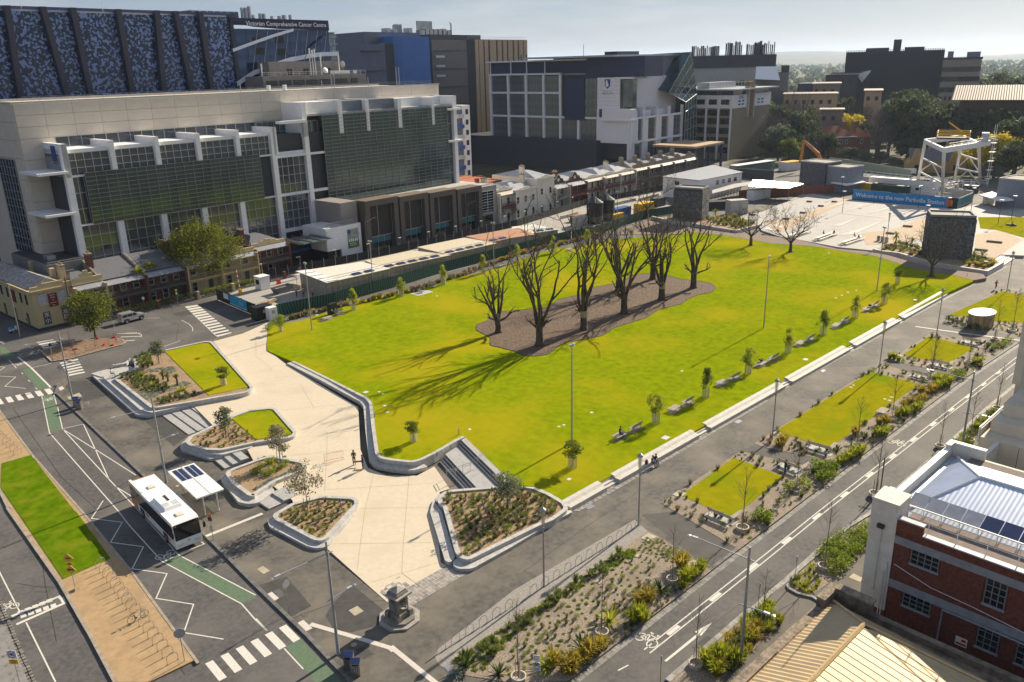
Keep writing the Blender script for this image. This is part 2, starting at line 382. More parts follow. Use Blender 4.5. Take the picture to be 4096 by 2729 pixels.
# lawn
WALL=[(56.02,108.14),(55.24,97.07),(54.44,85.93),(53.83,84.16),(49.73,77.67),(45.92,71.44),(45.58,70.02),(46.19,68.6),(47.37,66.58),(48.61,66.23),(50.45,66.41),(54.41,67.12),(55.77,67.25)]
LSTAIR=[(55.77,67.25),(52.38,55.34)]
LEDGE=[(53.61,49.37),(60.53,49.51),(78.17,49.52),(98.72,50.07),(119.23,50.1),(137.91,50.41),(158.52,50.03),(170.7,49.42)]
LTOP=[(171.58,49.71),(173.46,54.05),(173.53,61.48),(179.84,72.04),(181.16,87.94),(178.39,96.48),(179.17,98.07),(179.97,106.1),(180.56,112.73),(179.31,120.45),(174.02,122.15)]
LBACK=[(164.08,127.8),(158.5,130.35),(149.04,131.51),(141.86,134.31),(115.17,129.77),(104.78,130.2),(84.49,130.45),(76.76,129.06),(68.97,127.47),(63.23,129.09)]
LLEFT=[(57.75,119.14),(56.53,116.65),(56.38,115.12)]
LP5=[(52.3,55.42),(53.46,53.68),(53.65,51.82)]
WLINE=fillet_open(WALL,1.2)
lawn_poly=offset(WLINE,.25,False)+LSTAIR[1:]+LP5[1:]+LEDGE+LTOP+LBACK+LLEFT
lawn=sheet('lawn',lawn_poly,zl,LAWN,step=3.5,skirt=.5)
MUL=fillet([(87.3,100.99),(89.96,101.42),(95.47,104.01),(97.5,102.71),(100.56,100.76),(103.51,99.48),(108.63,101.54),(112.9,100.68),(119.73,102.16),(122.88,101.44),(126.16,100.48),(131.6,102.56),(134.82,101.92),(136.87,99.8),(136.57,97.09),(135.82,92.79),(136.75,88.75),(136.41,85.75),(133.98,83.44),(131.05,82.52),(127.24,83.37),(123.98,83.07),(120.48,82.07),(114.96,83.08),(109.2,81.59),(104.65,82),(101.32,82.11),(96.91,80.76),(92.79,81.8),(89.55,82.82),(83.79,80.63),(80.82,82.31),(81.47,85.33),(81.29,88.65),(80.86,90.45),(83.78,93.54),(85.15,98.56)],2,3)
mulch=sheet('mulch_bed',MUL,zl,MULCH,step=3,dz=.035)
ed=MB();wall(ed,ccw(MUL),.06,zl,lambda x,y:zl(x,y)+.07,closed=True);ed.obj('bed_edging',mat('edging_steel',(.06,.055,.05),.7,.3),mulch)
# warm concrete plaza
plaza_poly=[(64.18,131.07),(58.19,128.42),(52.73,128.14),(47.57,104.85),(46.78,102.49),(45.61,101.62),(39.7,102.7),(38.42,103.57),(37.21,94.27),(39.9,95.35),(36.21,81.82),(35,77.22),(34.82,74),(34.78,70.51),(31.84,60.75),(32.56,60.41),(31.83,49.71),(32.71,47.87),(32.95,47.73),(38.71,47.93),(38.64,50.86)]+[(44.93,59.63),(46.59,60.79),(47.76,60.58),(49.76,65.64),(47.08,65.32),(44.73,67.7),(44.31,70.62),(46.3,75.06),(53.06,85.61),(53.93,95.02),(55.11,107.72),(56.79,117.34)]
plaza=sheet('plaza_paving',plaza_poly,zp,PAVE,step=2.5,dz=.012,skirt=.12)
JO=mat('joint_sealant',(.30,.235,.155),.9)
for ln in([(57.79,122.96),(54.03,115.67),(52.72,108.3),(45.74,94.23)],[(52.72,108.3),(50.48,108.74)],[(50.83,104.44),(54.27,101.79)],[(48.03,103.98),(54.15,101.58)],[(52.43,99.52),(49.04,90.02),(45.94,81.67),(42.62,76.45),(38.02,69.46)],[(45.54,92.27),(53.19,87.35)],[(45.98,81.63),(49.31,79.54)],[(39.59,79.72),(46.72,75.03)],[(44.68,69.89),(38.8,63.16),(35.17,58.55),(32.62,55.26)],[(46.64,66.12),(41.75,60.19),(38.14,55.82),(35.16,52.07),(35.11,47.84)],[(35.16,52.07),(32.45,52.84)],[(35.16,52.07),(38.5,51)],[(33.21,60.52),(39.94,54.07)],[(38.75,64.05),(43.88,59.02)],[(38.27,69.86),(47.36,62.65)]):
 ribbon(ln,.03,lambda x,y:zp(x,y)+.018,JO,'paving_joint',plaza)
for pl in([(32.73,123.86),(31.95,116.1),(29.51,116.14),(27.94,116.98),(28.48,121.62),(28.73,124.4),(29.88,126.31)],[(32.06,104.04),(34.17,103.3),(34.2,94.56),(33.33,94.13),(31.6,92.88)],[(25.32,59.66),(27.71,59.03),(27.07,53.74),(25.13,53.71)],[(26.61,46.56),(27.36,46.33),(27.39,45.07),(26.46,45.16)],[(28.45,52.75),(31.14,53.89),(31,48.7),(29.85,47.69),(29.18,47.8),(27.58,48.49),(26.75,49.72),(27.22,51.77)]):
 sheet('asphalt_patch',pl,.136,PATCH,parent=foot)
for pl in([(57.72,42.93),(60.37,41.06),(58.94,32.85),(54.54,32.76)],[(79.01,43.02),(76.79,43.32),(77.62,40.44),(79.23,32.92),(81.47,32.94),(81.24,35.06),(79.35,41.42)],[(117.54,43.37),(115.67,43.7),(114.5,39.38),(113.42,33.24),(117.85,32.93),(117.92,35.66)]):
 sheet('cross_path',pl,.138,mat('dark_path',(.075,.07,.066),.85,var=.12,scale=.8,bump=.2),parent=foot)
 # stone paver bands
def paver_band(name,line,rows,w,ln,z,seed=1,limit=300):
 k=bpy.data.objects.new(name,None);COL.objects.link(k);k['kind']='structure';rn=random.Random(seed);T=[]
 me=MB().cbox((0,0,0),(ln*.97,w*.955,.05),taper=.97).mesh('paver',PAVER);zf=z if callable(z)else flat(z)
 for r in range(rows):
  for x,y,a in along(offset(line,-(r+.5)*w,False),ln):
   x+=cos(a)*ln*(.5 if r%2 else 0);y+=sin(a)*ln*(.5 if r%2 else 0)
   T.append(T3(x,y,zf(x,y)-.012+rn.uniform(-.003,.006),a+rn.uniform(-.01,.01),rn.uniform(.9,1.02)))
 pieces(k,'paver',me,T,limit,camdist);return k
bb=[(31.94,60.94),(33.01,60.22),(31.99,49.54),(30.93,48.76)]
paver_band('paver_band',[(32.01,49.41),(32.85,60.52)],6,.42,.8,lambda x,y:.14,2)
paver_band('paver_band',[(189.62,48.86),(127.56,49.58),(128.9,49.1),(92.2,48.87),(91.8,48.49),(78.58,48.22),(53.95,47.76),(53.5,48.23),(45.06,48.26),(39.8,47.85),(32.79,47.67)],5,.46,.7,.14,3)
# garden beds along the right street
def bed(name,poly,m,z=.16):return sheet(name,poly,z,m,skirt=.05)
BED1=[(31.14,40.35),(37.5,40.4),(52.36,40.45),(55.71,40.61),(55.67,39.07),(54.38,32.76),(35.56,32.59)]+[tuple(COR+Vector((9,3))),tuple(COR+Vector((6.5,7)))]
bed('gravel_bed',BED1,GRAVEL)
HOOPS=fillet([(30.75,41.96),(40.43,43.18),(56.5,42.82),(55.74,40.64),(30.31,39.36),(30.03,40.81)],[2.5,0,0,0,0,2.5],6)
hoopstrip=sheet('hoop_strip',HOOPS,.145,mat('exposed_aggregate',(.27,.25,.225),.85,var=.15,scale=5,bump=.2))
BED2=[(60.87,42.89),(76.62,43.35),(77.22,40.22),(79.19,32.9),(58.95,32.8),(60.49,40.89)];bed('gravel_bed',BED2,GRAVEL)
BED3=[(79.35,43.22),(112.04,43.79),(115.6,43.83),(114.45,39.36),(113.58,33.29),(81.44,32.98),(81.26,35.07),(79.43,41.47)];bed('gravel_bed',BED3,GRAVEL)
BED4=[(117.52,43.45),(134.82,43.93),(134.12,38.32),(135.99,36.26),(138.93,33),(118.09,33.01),(117.87,35.64)];bed('gravel_bed',BED4,GRAVEL)
BED5=[(141.9,43.93),(149.49,43.93),(170.51,44.03),(169.69,40.24)]+[(141.44,32.44),(143.29,35.34)];bed('gravel_bed',BED5,GRAVEL)
LAWNS=[[(63.52,42.3),(74.65,42.99),(74.32,36.72),(63.24,36.2)],[(84.05,43.16),(111.1,43.39),(110.97,36.64),(83.98,36.39)],[(121.03,42.89),(132.56,43.43),(131.6,36.41),(121.44,36.75)],[(146.41,45.34),(168.71,43.59),(167.99,39.78),(149.97,34.79),(147.68,38.26),(147.95,41.7)]]
for p in LAWNS:sheet('small_lawn',p,.18,LAWN2,skirt=.04)
# lawn wall, stairs, ledge, planters
def up(f,d):return lambda x,y:f(x,y)+d
wl_=thing('retaining_wall','long bent grey stone wall with a lower seat between the lawn and the plaza','wall')
wline=WLINE
blocks=MB()
wall(blocks,wline,.42,lambda x,y:zp(x,y)-.1,lambda x,y:max(zl(x,y)+.10,zp(x,y)+.12));blocks.obj('coping_wall',GRANITE,wl_)
i0=1;sl=offset(wline,-.75,False);seat=MB()
seat_line=sl[:-4]
def seat_top(x,y):return min(zp(x,y)+.46,zl(x,y)+.02)
wall(seat,seat_line,.745,lambda x,y:zp(x,y)-.1,seat_top);seat.obj('seat_step',GRANITE,wl_)
jt=MB()
for x,y,a in along(wline,2.4):jt.cbox((x-sin(a)*.2,y+cos(a)*.2,max(zl(x,y)+.10,zp(x,y)+.12)-.24),(.02,.45,.49),a)
jt.obj('stone_joints',mat('dark_joint',(.12,.12,.12)),wl_,kind='stuff')
# stair between plaza and lawn
def stair(name,label,a,b,dirn,runs,rise,z0,m,nosing=None):
 """a-b front edge; runs = depths of the treads going in dirn; each tread is a part"""
 a,b=Vector(a[:2]),Vector(b[:2]);u=(b-a);L=u.length;ang=atan2(u.y,u.x);n=Vector((-u.y,u.x))/L
 if n.dot(Vector(dirn))<0:n=-n
 t=thing(name,label,'steps',(*a,0),ang);s=1 if n.dot(Vector((-sin(ang),cos(ang))))>0 else-1;d=0;z=z0
 tot=sum(runs)
 for r in runs:
  z+=rise;y0,y1=sorted((s*d,s*(d+r+.02)))
  MB().box(0,L,y0,y1,z-rise-.25,z).obj('tread',m,t)
  e0,e1=sorted((s*d-s*.004,s*(d+.07)))
  MB().box(.02,L-.02,e0,e1,z-.05,z+.004).obj('nosing',nosing or BLUEST,t)
  d+=r
 return t
STEPM=mat('stair_stone',(.36,.355,.345),.7,var=.1,scale=2,bump=.05)
sa,sb=(50.93,66.11,0.34),(48.78,59.39,0.25)
dr=Vector((55.91,68.38))-Vector((51.34,66.65))
zz=zp(*sa[:2]);rs=(zl(*(55.77,67.25))-zz)/6
ls=thing('lawn_stair','wide grey stone stair with a landing and steel handrail rising from plaza to lawn','steps')
La,Lb,Pa,Pb=Vector((50.93,66.11)),Vector((55.77,67.25)),Vector((45.96,59.78)),Vector((52.6,55.4))
ed_=(Vector(sb[:2])-Vector(sa[:2])).normalized();zt=zz
def pline(t):
 p=La+(Lb-La)*t;d=Pb-Pa;q=Pa-p;return p,p+ed_*((q.x*d.y-q.y*d.x)/(ed_.x*d.y-ed_.y*d.x))
ts=[0,.07,.14,.21,.70,.77,.84,1.0]
for k in range(7):
 (p0,q0),(p1,q1)=pline(ts[k]),pline(ts[k+1]);zt=zz+rs*min(k,6)+(.02 if k==0 else 0)
 MB().prism([tuple(p0),tuple(q0),tuple(q1),tuple(p1)],zz-.2,zt).obj('tread',STEPM if k in(0,3,6)else BLUEST,ls)  # narrow treads coloured dark to stand for the shade cast on them
 if k:e=(p1-p0)*(.12/(p1-p0).length);MB().prism([tuple(p0),tuple(q0),tuple(q0+e),tuple(p0+e)],zt-.05,zt+.005).obj('nosing',GREYC,ls)  # pale strip colours in the lit front edge of each tread
hr=thing('handrail','bent stainless steel double handrail standing on the stair beside the lawn','handrail');b=MB()
hp=[(48.99,62.52,0.29),(49.28,61.34,1.14),(50.37,61.45,1.14),(51.28,61.24,1.14),(52.37,61.21,1.14),(53.68,61.33,1.14)]
hz=[zz+.05+.0,zz+rs*3,zz+rs*3,zz+rs*3,zz+rs*5,zz+rs*6]
for side in(0,.0):
 pts=[(p[0],p[1],z+.95)for p,z in zip(hp,hz)]
b.tube(pts,.03,6);b.tube([(p[0],p[1],p[2]-.22)for p in pts],.022,6);b.obj('rail',CHROME,hr)
for p,z in zip(hp,hz):MB().tube([(p[0],p[1],z-.05),(p[0],p[1],z+.95)],.025,6).obj('post',CHROME,hr)
# stairs between the planters
def side_stair(label,a,b,c,n):
 a,b,c=(Vector(q)for q in(a,b,c));D=(c-a);z1=zp(*c);L=abs(D.dot(Vector((-(b-a).y,(b-a).x)).normalized()))
 stair('plaza_steps',label,a,b,D,[L/(n-.35)]*n,(z1-.13)/n,.13,STEPM)
side_stair('broad grey steps beside the largest planter, four treads up from the footpath',(34.29,103.64),(34.15,94.82),(38.55,104.38),4)
side_stair('middle grey steps between the planter with a small lawn and the planter with silver leaves',(33.32,86.28),(33.11,82.61),(35.9,85.79),3)
side_stair('low grey steps beside the planter with silver leaves, two treads',(32.15,73.32),(32.26,70.74),(35.02,74.47),2)
# long ledge with chamfered back along the path
lg=thing('stone_ledge','long pale stone seating ledge with sloped back along the edge of the lawn','ledge')
LB=[(53.4,48.36),(59.18,48.46),(78.81,48.68),(98.87,49.05),(119.15,49.23),(138.35,49.43),(158.88,49.88),(172.73,49.8)]
e0,e1=Vector(LB[0]),Vector(LB[-2]);u=(e1-e0).normalized();nrm=Vector((-u.y,u.x));Ltot=(e1-e0).length
gaps=[((Vector(p)-e0).dot(u),(Vector(q)-e0).dot(u))for p,q in(((59.11,48.54),(61.23,48.52)),((76.45,48.71),(78.97,48.78)),((97.31,49.16),(99.4,49.25)),((117.53,49.32),(119.73,49.36)),((136.6,49.52),(138.73,49.53)))]
ang=atan2(u.y,u.x);segs=[];t0=0
for g0,g1 in gaps:segs.append((t0,g0));t0=g1
segs.append((t0,Ltot))
prof=[(0,-.05),(0,.44),(.62,.44),(.86,.66),(1.35,.68),(1.35,-.05)]
for s0,s1 in segs:
 nb=max(1,round((s1-s0)/2.35))
 for k in range(nb):
  a=s0+(s1-s0)*k/nb;c=s0+(s1-s0)*(k+1)/nb-.018;mb=MB()
  for i in range(len(prof)-1):
   (y0,q0),(y1,q1)=prof[i],prof[i+1];mb.quad((a,y0,q0),(a,y1,q1),(c,y1,q1),(c,y0,q0))
  mb.quad(*[(a,y,z)for y,z in prof][::-1]);mb.quad(*[(c,y,z)for y,z in prof])
  o=mb.obj('ledge_block',GRANW,lg,(e0.x,e0.y,.13),ang)
for k,(g0,g1)in enumerate(gaps):
 for j in range(3):MB().box(g0,g1-.02,.25+j*.38,1.4,-.05,.17*(j+1)).obj('tread',GRANW,lg,(e0.x,e0.y,.13),ang)
 MB().box(g0-1.5,g0-.02,-.02,1.3,-.05,.2).obj('cheek_block',GRANW,lg,(e0.x,e0.y,.13),ang)
MB().box(Ltot,Ltot+15,.6,1.3,-.05,.5).obj('end_kerb',GRANW,lg,(e0.x,e0.y,.13),ang)
# planters
def planter(label,ringp,ztop,soil,tiers=(),grass=None,w=.45,r=1.3,soil_dz=.16,m=GRANITE):
 t=thing('planter',label,'planter');rg=ccw(fillet(ringp,r,5));b=MB()
 wall(b,rg,w,-.05,ztop,closed=True);b.obj('wall',m,t)
 j=MB();inn=offset(rg,w/2)
 for x,y,a in along(rg+[rg[0]],2.6):j.cbox((x-sin(a)*(w/2-.002),y+cos(a)*(w/2-.002),ztop-.3),(.018,w+.012,.606),a)
 j.obj('stone_joints',mat('dark_joint',(.12,.12,.12)),t,kind='stuff')
 si=offset(rg,w-.02);sheet('soil',si,ztop-soil_dz,SOIL,parent=t,step=1.5)
 if grass:sheet('grass_patch',grass,ztop-soil_dz+.05,LAWN,parent=t,skirt=.1)
 for poly,z,rr in tiers:
  pp=ccw(fillet(poly,rr,5));bb_=MB().prism(pp,-.05,z);bb_.obj('seat_tier',m,t)
 return t,si
Z1=1.12
P1,S1=planter('largest grey stone planter with a lawn wedge and a pale seat at its end',[(34.02,119.72),(33.51,104.47),(34.56,103.87),(45.05,100.18),(46.44,101.32),(46.86,103.27),(51.45,125.25),(50.66,126.54),(44.26,127.03),(39.49,127.13),(37.9,122.11)],Z1,None,(([(33.39,123.17),(32.53,105.91),(33.25,103.57),(39.85,102.24),(40.29,103.55),(34.28,110.03),(34.68,121.11)],.82,.8),([(32.8,126.23),(31.84,105.53),(32.79,103.59),(35.41,103.37),(36.32,107.82),(33.94,109.27),(34.44,125.59)],.5,.8)),[(44.19,126.99),(50.61,126.47),(51.13,125.39),(46.25,102.26),(40.87,103.42)])
wb=MB();wall(wb,fillet([(34.69,126.03),(37.93,125.3),(39.16,127.58),(38.6,126.72)],.5,3),.5,.3,1.05);wb.obj('bench_wall',GRANITE,P1)
MB().prism([(32.79,125.91),(34.79,126.1),(38.17,124.84),(38.02,122.24),(34.62,121.94),(33.39,123.28)],0,.62).obj('seat_slab',GREYC,P1)
P2,S2=planter('second planter, grey stone, half small lawn and half low shrubs',[(32.42,91.58),(32.35,89.95),(33.27,87.29),(34.48,85.89),(38.25,84.88),(42.02,82.91),(43.13,83.83),(45.12,92.98),(42.4,94.7),(39.81,94.42),(33.33,92.38)],1.0,None,(([(32.28,91.5),(32.07,90.02),(33.06,86.91),(34.26,85.23),(37.64,84.54),(38.23,85.84),(34.6,88.83)],.72,.6),([(32.02,92.03),(31.62,90.76),(32.98,85.83),(34.42,85.11),(35.7,84.99),(34.85,89.47),(33.3,93.31)],.42,.8)),[(39.58,93.91),(42.43,94.91),(44.88,93),(43.12,84.74),(42.33,84),(38.73,85.84)])
P3,S3=planter('third planter, grey stone holding silver foliage and a small tree',[(32.33,80.71),(31.7,77.96),(31.69,73.97),(32.02,73.18),(32.42,73.63),(35.21,74.63),(38.85,74.77),(39.58,75.5),(39.71,76.71),(38.06,80.63),(36.61,80.97),(33.52,80.94)],.85,None,(([(31.72,80.67),(31.35,79.27),(30.58,74.02),(31.08,72.85),(31.92,72.29),(34.69,73.51),(34.25,74.83),(31.51,75.66),(32.55,80.89)],.5,.8),))
P4,S4=planter('smallest front planter, grey stone with a small eucalypt and a rust stain',[(31.59,68.76),(31.36,67.67),(32.09,61.67),(32.59,60.94),(33.4,61.12),(38.83,64.21),(39.39,65.05),(39.25,65.94),(37.12,68.56),(34.18,69.38)],.72,None,(([(31.03,68.78),(30.57,67.37),(31.36,61.67),(31.77,60.62),(32.75,60.22),(37.83,63.34),(37.72,64.06),(33.92,62.2),(32.54,63.07),(32,68.82)],.4,.9),))
P5,S5=planter('big right hand planter with gravelly soil next to the path and the lawn stair',[(44.49,58.59),(45.96,59.78),(47.06,59.52),(52.22,55.66),(52.28,55.73),(53.52,53.75),(53.67,51.54),(53.42,49.19),(52.77,48.08),(50.12,47.73),(48.44,48),(40.02,48.51),(39.62,49.24),(39.97,50.41),(44.26,57.35)],.85,None,(([(43.18,58.11),(44.7,59.58),(46.2,60.28),(44.67,59.28),(44.01,57.25),(39.75,50.16),(38.92,49.79),(38.74,50.34),(43.18,58.12)],.5,.8),([(38.89,49.68),(38.79,48.59),(39.72,47.75),(44.53,47.73),(50.36,47.95),(53.15,47.84),(53.04,48.4),(49.7,48.49),(40.5,48.63),(39.93,50.08)],.45,.9)))
# paint on the roads
def lerp(a,b,t):return tuple(a[i]+(b[i]-a[i])*t for i in range(len(a)))
def flatpoly(name,pts,z,m,parent):return MB().quad(*[(p[0],p[1],z)for p in ccw([tuple(q)for q in pts])]).obj(name,m,parent)
def stripes(name,first,last,n,z=.006,m=WHITE,parent=road):
 for k in range(n):
  t=k/(n-1)if n>1 else 0;flatpoly(name,[lerp(a,b,t)for a,b in zip(first,last)],z,m,parent)
stripes('crossing_stripe',[(23.81,53.32),(24.45,53.28),(24.36,50.88),(23.74,50.89)],[(17.76,53.57),(18.36,53.52),(18.28,50.97),(17.68,50.98)],6)
stripes('crossing_stripe',[(26.31,125.99),(27.01,125.72),(26.85,123.11),(26.14,123.33)],[(20.31,126.83),(20.95,126.71),(20.8,124.14),(20.1,124.33)],6)
stripes('crossing_stripe',[(31.47,136.65),(34.07,136.55),(34.02,135.86),(31.43,135.96)],[(30.73,129.87),(32.84,129.48),(32.83,128.81),(30.69,129.11)],6)
stripes('crossing_stripe',[(32.01,151.11),(34.49,150.6),(34.48,149.93),(31.96,150.31)],[(31.82,145.82),(34.21,145.32),(34.15,144.55),(31.75,144.94)],5)
stripes('crossing_stripe',[(58.59,153.37),(60.94,152.98),(60.83,151.74),(58.43,152.09)],[(54.67,131.35),(57.31,131.11),(57.13,130.32),(54.49,130.5)],13)
for pl in([(24.37,50.87),(23.06,50.82),(22.63,45.85),(22.7,43.74),(23.85,42.57),(24.04,44.42)],[(22.43,69.67),(21.04,69.63),(23.15,58.56),(24.36,58.28),(24.57,58.71)],[(26.28,154.23),(27.48,152.75),(27.53,144.1),(26.28,144.57)],[(26.47,137.82),(27.67,137.36),(27.15,126),(25.65,126.27)],[(25.37,123.23),(26.76,122.91),(23.81,108.97),(22.31,108.95)]):
 flatpoly('green_lane',pl,.004,GREENP,road)
def line(pts,w=.11,z=.008,parent=None):return ribbon(pts,w,z,WHITE,'lane_line',parent or road)
for pts in([(25.29,123.19),(22.28,108.84),(21.37,82.09),(21.13,78.42),(20.92,69.71),(23.15,58.46),(22.97,55.59),(22.95,53.67)],[(25.62,117.18),(23.82,108.87),(23.17,90.28),(22.87,80.52),(22.43,69.67),(24.57,58.71)],[(23.86,108.92),(26.18,108.49)],[(23.82,108.76),(24.73,99.3),(25.65,88.96)],[(26.18,108.38),(24.67,99.14),(23.19,90.33)],[(23.09,87.85),(23.54,83.89)],[(26.23,144.48),(26.01,139.17)],[(26.02,136.22),(25.97,135.32)],[(25.81,132.03),(25.79,131.01)],[(25.63,127.64),(25.62,126.67)],[(26.73,122.82),(25.85,118.48)],[(19.74,83.8),(18.9,82.67),(20.86,79.58),(18.69,76.58),(20.65,73.47),(18.52,70.51),(20.46,67.45),(18.32,64.48),(20.25,61.33),(18.13,58.31),(20.03,55.24)],[(21.02,85.6),(19.74,83.79)],[(22.84,137.65),(24.85,134.79),(22.65,131.62),(24.59,128.28)],[(23.35,139.27),(24.86,140.99),(24.19,142.3)],[(9.86,81.39),(9.44,70.65)],[(9.44,69.03),(9.02,59.68)],[(27.87,144.5),(30.98,144.82)],[(27.84,137.45),(30.53,137.39)],[(42.11,131.31),(43.74,131.25)],[(46.13,132.15),(49.29,133.16)],[(44.97,151.28),(48.17,151.66),(50.56,151.22),(52.28,149.49)],[(54.41,144.87),(54.3,141.33),(53.76,138.59),(52.97,136.86)],[(57.42,146.41),(56.04,138.9),(54.62,131.24)],[(23.08,55.76),(22.98,53.64)],[(22.88,50.76),(22.74,47.66)],[(22.5,69.85),(24.95,69.68),(24.9,70.28)],[(42.27,30.8),(60.55,30.79),(70.47,30.87),(135.03,30.64)],[(42.26,30.26),(59.64,30.27),(70.94,30.37),(132.13,30.03)],[(107.85,27.31),(117.81,27.27)],[(120.85,28.97),(125.65,28.92)],[(39.11,30.78),(40.1,30.6)]):line(pts)
line([(27.65,144.89),(27.67,137.36),(27.24,125.9)],.25)
line([(43.35,145.56),(45.78,143.59),(46.01,141.7),(45.53,140.44)],.12);line([(27.64,157.32),(27.88,154.14)],.1)
for y in(1500,1530,1555):line([(43.55,145.34),(46.18,142.68)]if y==1500 else([(43.02,143.06),(45.65,140.76)]if y==1530 else[(42.91,140.21),(44.03,139.32)]),.28)
d0,d1=Vector((45.7,30.54)),Vector((57.59,30.54));da=atan2((d1-d0).y,(d1-d0).x);dl=(d1-d0).length/2
for k in range(14):
 p=d0+(d1-d0).normalized()*dl*k;MB().box(-.75,.75,-.17,.17,0,.003).obj('lane_block',WHITE,road,(p.x,p.y,.006),da)
flatpoly('arrow_shaft',[(42.36,28.99),(42.35,28.79),(46.79,28.74),(46.78,28.97)],.008,WHITE,road);flatpoly('arrow_head',[(46.71,29.23),(48.64,28.91),(46.64,28.6)],.009,WHITE,road)
line([(8.79,70.8),(12.45,70.84),(12.56,70.29),(12.49,69.5),(8.79,69.31)],.3)
for k in range(5):
 t=k/5;p=lerp((9.48,70.81),(12.26,70.81),t);q=lerp((9.52,70.15),(12.29,69.71),t)
 for s_,(c,dd)in enumerate(((p,.25),(q,-.25))):MB().cbox((c[0],c[1],.011),(.42,.55,.004),-.1).obj('hump_tooth',WHITE,road)
def bike(loc,rz,s=1.0,parent=road,m=WHITE):
 b=MB()
 def seg(a,c,w=.09):
  a,c=Vector(a),Vector(c);n=Vector((-(c-a).y,(c-a).x)).normalized()*w/2;b.quad(*[(p.x,p.y,0)for p in(a-n,c-n,c+n,a+n)])
 for cx in(-.5,.5):
  for k in range(14):
   t0,t1=2*pi*k/14,2*pi*(k+1)/14;seg((cx+.34*cos(t0),.36*sin(t0)),(cx+.34*cos(t1),.36*sin(t1)))
 for a,c in(((-.5,0),(-.15,.62)),((-.5,0),(.02,-.02)),((.02,-.02),(-.18,.72)),((.02,-.02),(.32,.55)),((-.15,.55),(.34,.58)),((.5,0),(.28,.78)),((.2,.8),(.42,.84)),((-.32,.74),(-.05,.74))):seg(a,c)
 b.v=[(x*s,y*s*1.15,.008)for x,y,z in b.v];return b.obj('bicycle_symbol',m,parent,(*loc[:2],0),rz)
bike((21.56,70.56),radians(180),1.05);bike((25.7,121.48),radians(180),.95);bike((26.8,141.03),radians(180),.9);bike((8.87,72.27),radians(-5),1.0)
bike((43.26,31.34),radians(-92),1.15);bike((90.94,31.61),radians(-92),1.15)
def tact(pts,w,z=.14):return ribbon(pts,w,z,mat('tactile_paving',(.55,.51,.46),.8,var=.06,scale=5),'tactile_strip',foot)
tact([(25.79,51.75),(27.55,47.52),(28.66,44.71)],.42);tact([(28.76,44.53),(28.73,39.45),(28.76,37.99)],.42);tact([(25.59,70.69),(30.74,70.63),(31.48,70.61)],.42)
for pl in([(25.05,52.62),(25.66,52.63),(25.63,51.16),(25.02,51.2)],[(28.42,44.88),(28.98,44.87),(28.98,44.3),(28.41,44.29)],[(25.23,57.93),(25.71,57.98),(25.7,56.69),(25.19,56.62)],[(27.85,124.64),(28.48,124.96),(28.37,123.59),(27.72,123.2)]):flatpoly('tactile_plate',pl,.142,mat('tactile_paving',(.55,.51,.46)),foot)
tact([(136.33,46.97),(137.72,39.99),(139.79,32.33)],.5,.165)
GRATE=mat('iron_cover',(.16,.155,.15),.6,.5,var=.2,scale=4);CVR=mat('concrete_cover',(.40,.35,.26),.8,var=.12)
for pl,m_ in(([(25.81,57.88),(26.33,57.92),(26.31,56.67),(25.72,56.62)],GRATE),([(25.92,53.48),(26.32,53.47),(26.34,52.92),(25.85,52.87)],GRATE),([(26.4,61.94),(27.03,62.08),(27.12,60.88),(26.45,60.86)],CVR),([(28.93,51),(29.78,50.99),(29.76,50.03),(28.89,50.03)],CVR),([(32.94,47.58),(33.65,47.6),(33.66,46.8),(32.86,46.85)],GRATE),([(30.2,40.15),(30.82,40.23),(30.94,39.51),(30.09,39.51)],STEEL),([(33.55,126.97),(34.74,126.91),(34.83,126.12),(33.59,126.12)],GRATE),([(27.56,119.71),(29.36,120.34),(29.17,118.43),(27.54,118.46)],CVR),([(61.73,23.8),(62.59,23.78),(62.49,22.93),(61.75,22.8)],CVR),([(54.87,47.99),(55.77,47.98),(55.86,47.26),(54.85,47.33)],STEEL),([(83.14,48.22),(84.21,48.18),(84.01,47.53),(83.04,47.62)],STEEL),([(106.81,48.78),(107.65,48.7),(107.5,48.22),(106.45,48.2)],STEEL),([(33.16,136.58),(33.45,135.67),(32.8,135.93),(32.6,136.6)],CVR)):
 flatpoly('cover_plate',pl,.15 if m_ is not CVR else.147,m_,foot)
def disc(c,r,m,z,parent,name='round_cover'):return MB().lathe([(r,0),(r,.006)],(c[0],c[1],z),14).obj(name,m,parent)
for c,r in(((26.87,47.1),.24),((27.81,82.76),.2),((32.27,125.04),.2)):disc(c,r,CVR,.138,foot)
PALE=mat('pale_cover',(.55,.53,.50),.7)
for c,w in(((55.87,87.9),.75),((54.88,82.12),.45),((53.87,80.12),.45),((71.81,61.59),.45),((72.63,50.89),.95),((57.25,52.16),.5),((91.96,62.09),.45),((108.32,51.85),.8),((150.41,52.46),.8),((147.34,63.53),.45),((144.61,63.41),.45),((142.22,63.41),.45),((149.54,62.93),.4),((176.52,81.43),.5),((95.48,121.88),.5),((72.65,128.4),.6),((46.03,70.45),.6)):
 MB().cbox((c[0],c[1],zl(*c)+.012),(w,w*.8,.02),.1).obj('pit_cover',PALE,lawn)
for c in((57.17,86.67),(57.12,85.69),(57.62,68.59),(65.83,61.61),(66.62,61.53)):disc(c,.2,PALE,zl(*c)+.004,lawn)
for c,r in(((54.09,34.2),.75),((51.76,38.73),.28),((33,39.38),.26),((103.58,42.82),.22),((104.52,42.86),.2)):disc(c,r,mat('pit_lid',(.42,.37,.28),.8),.19,foot)
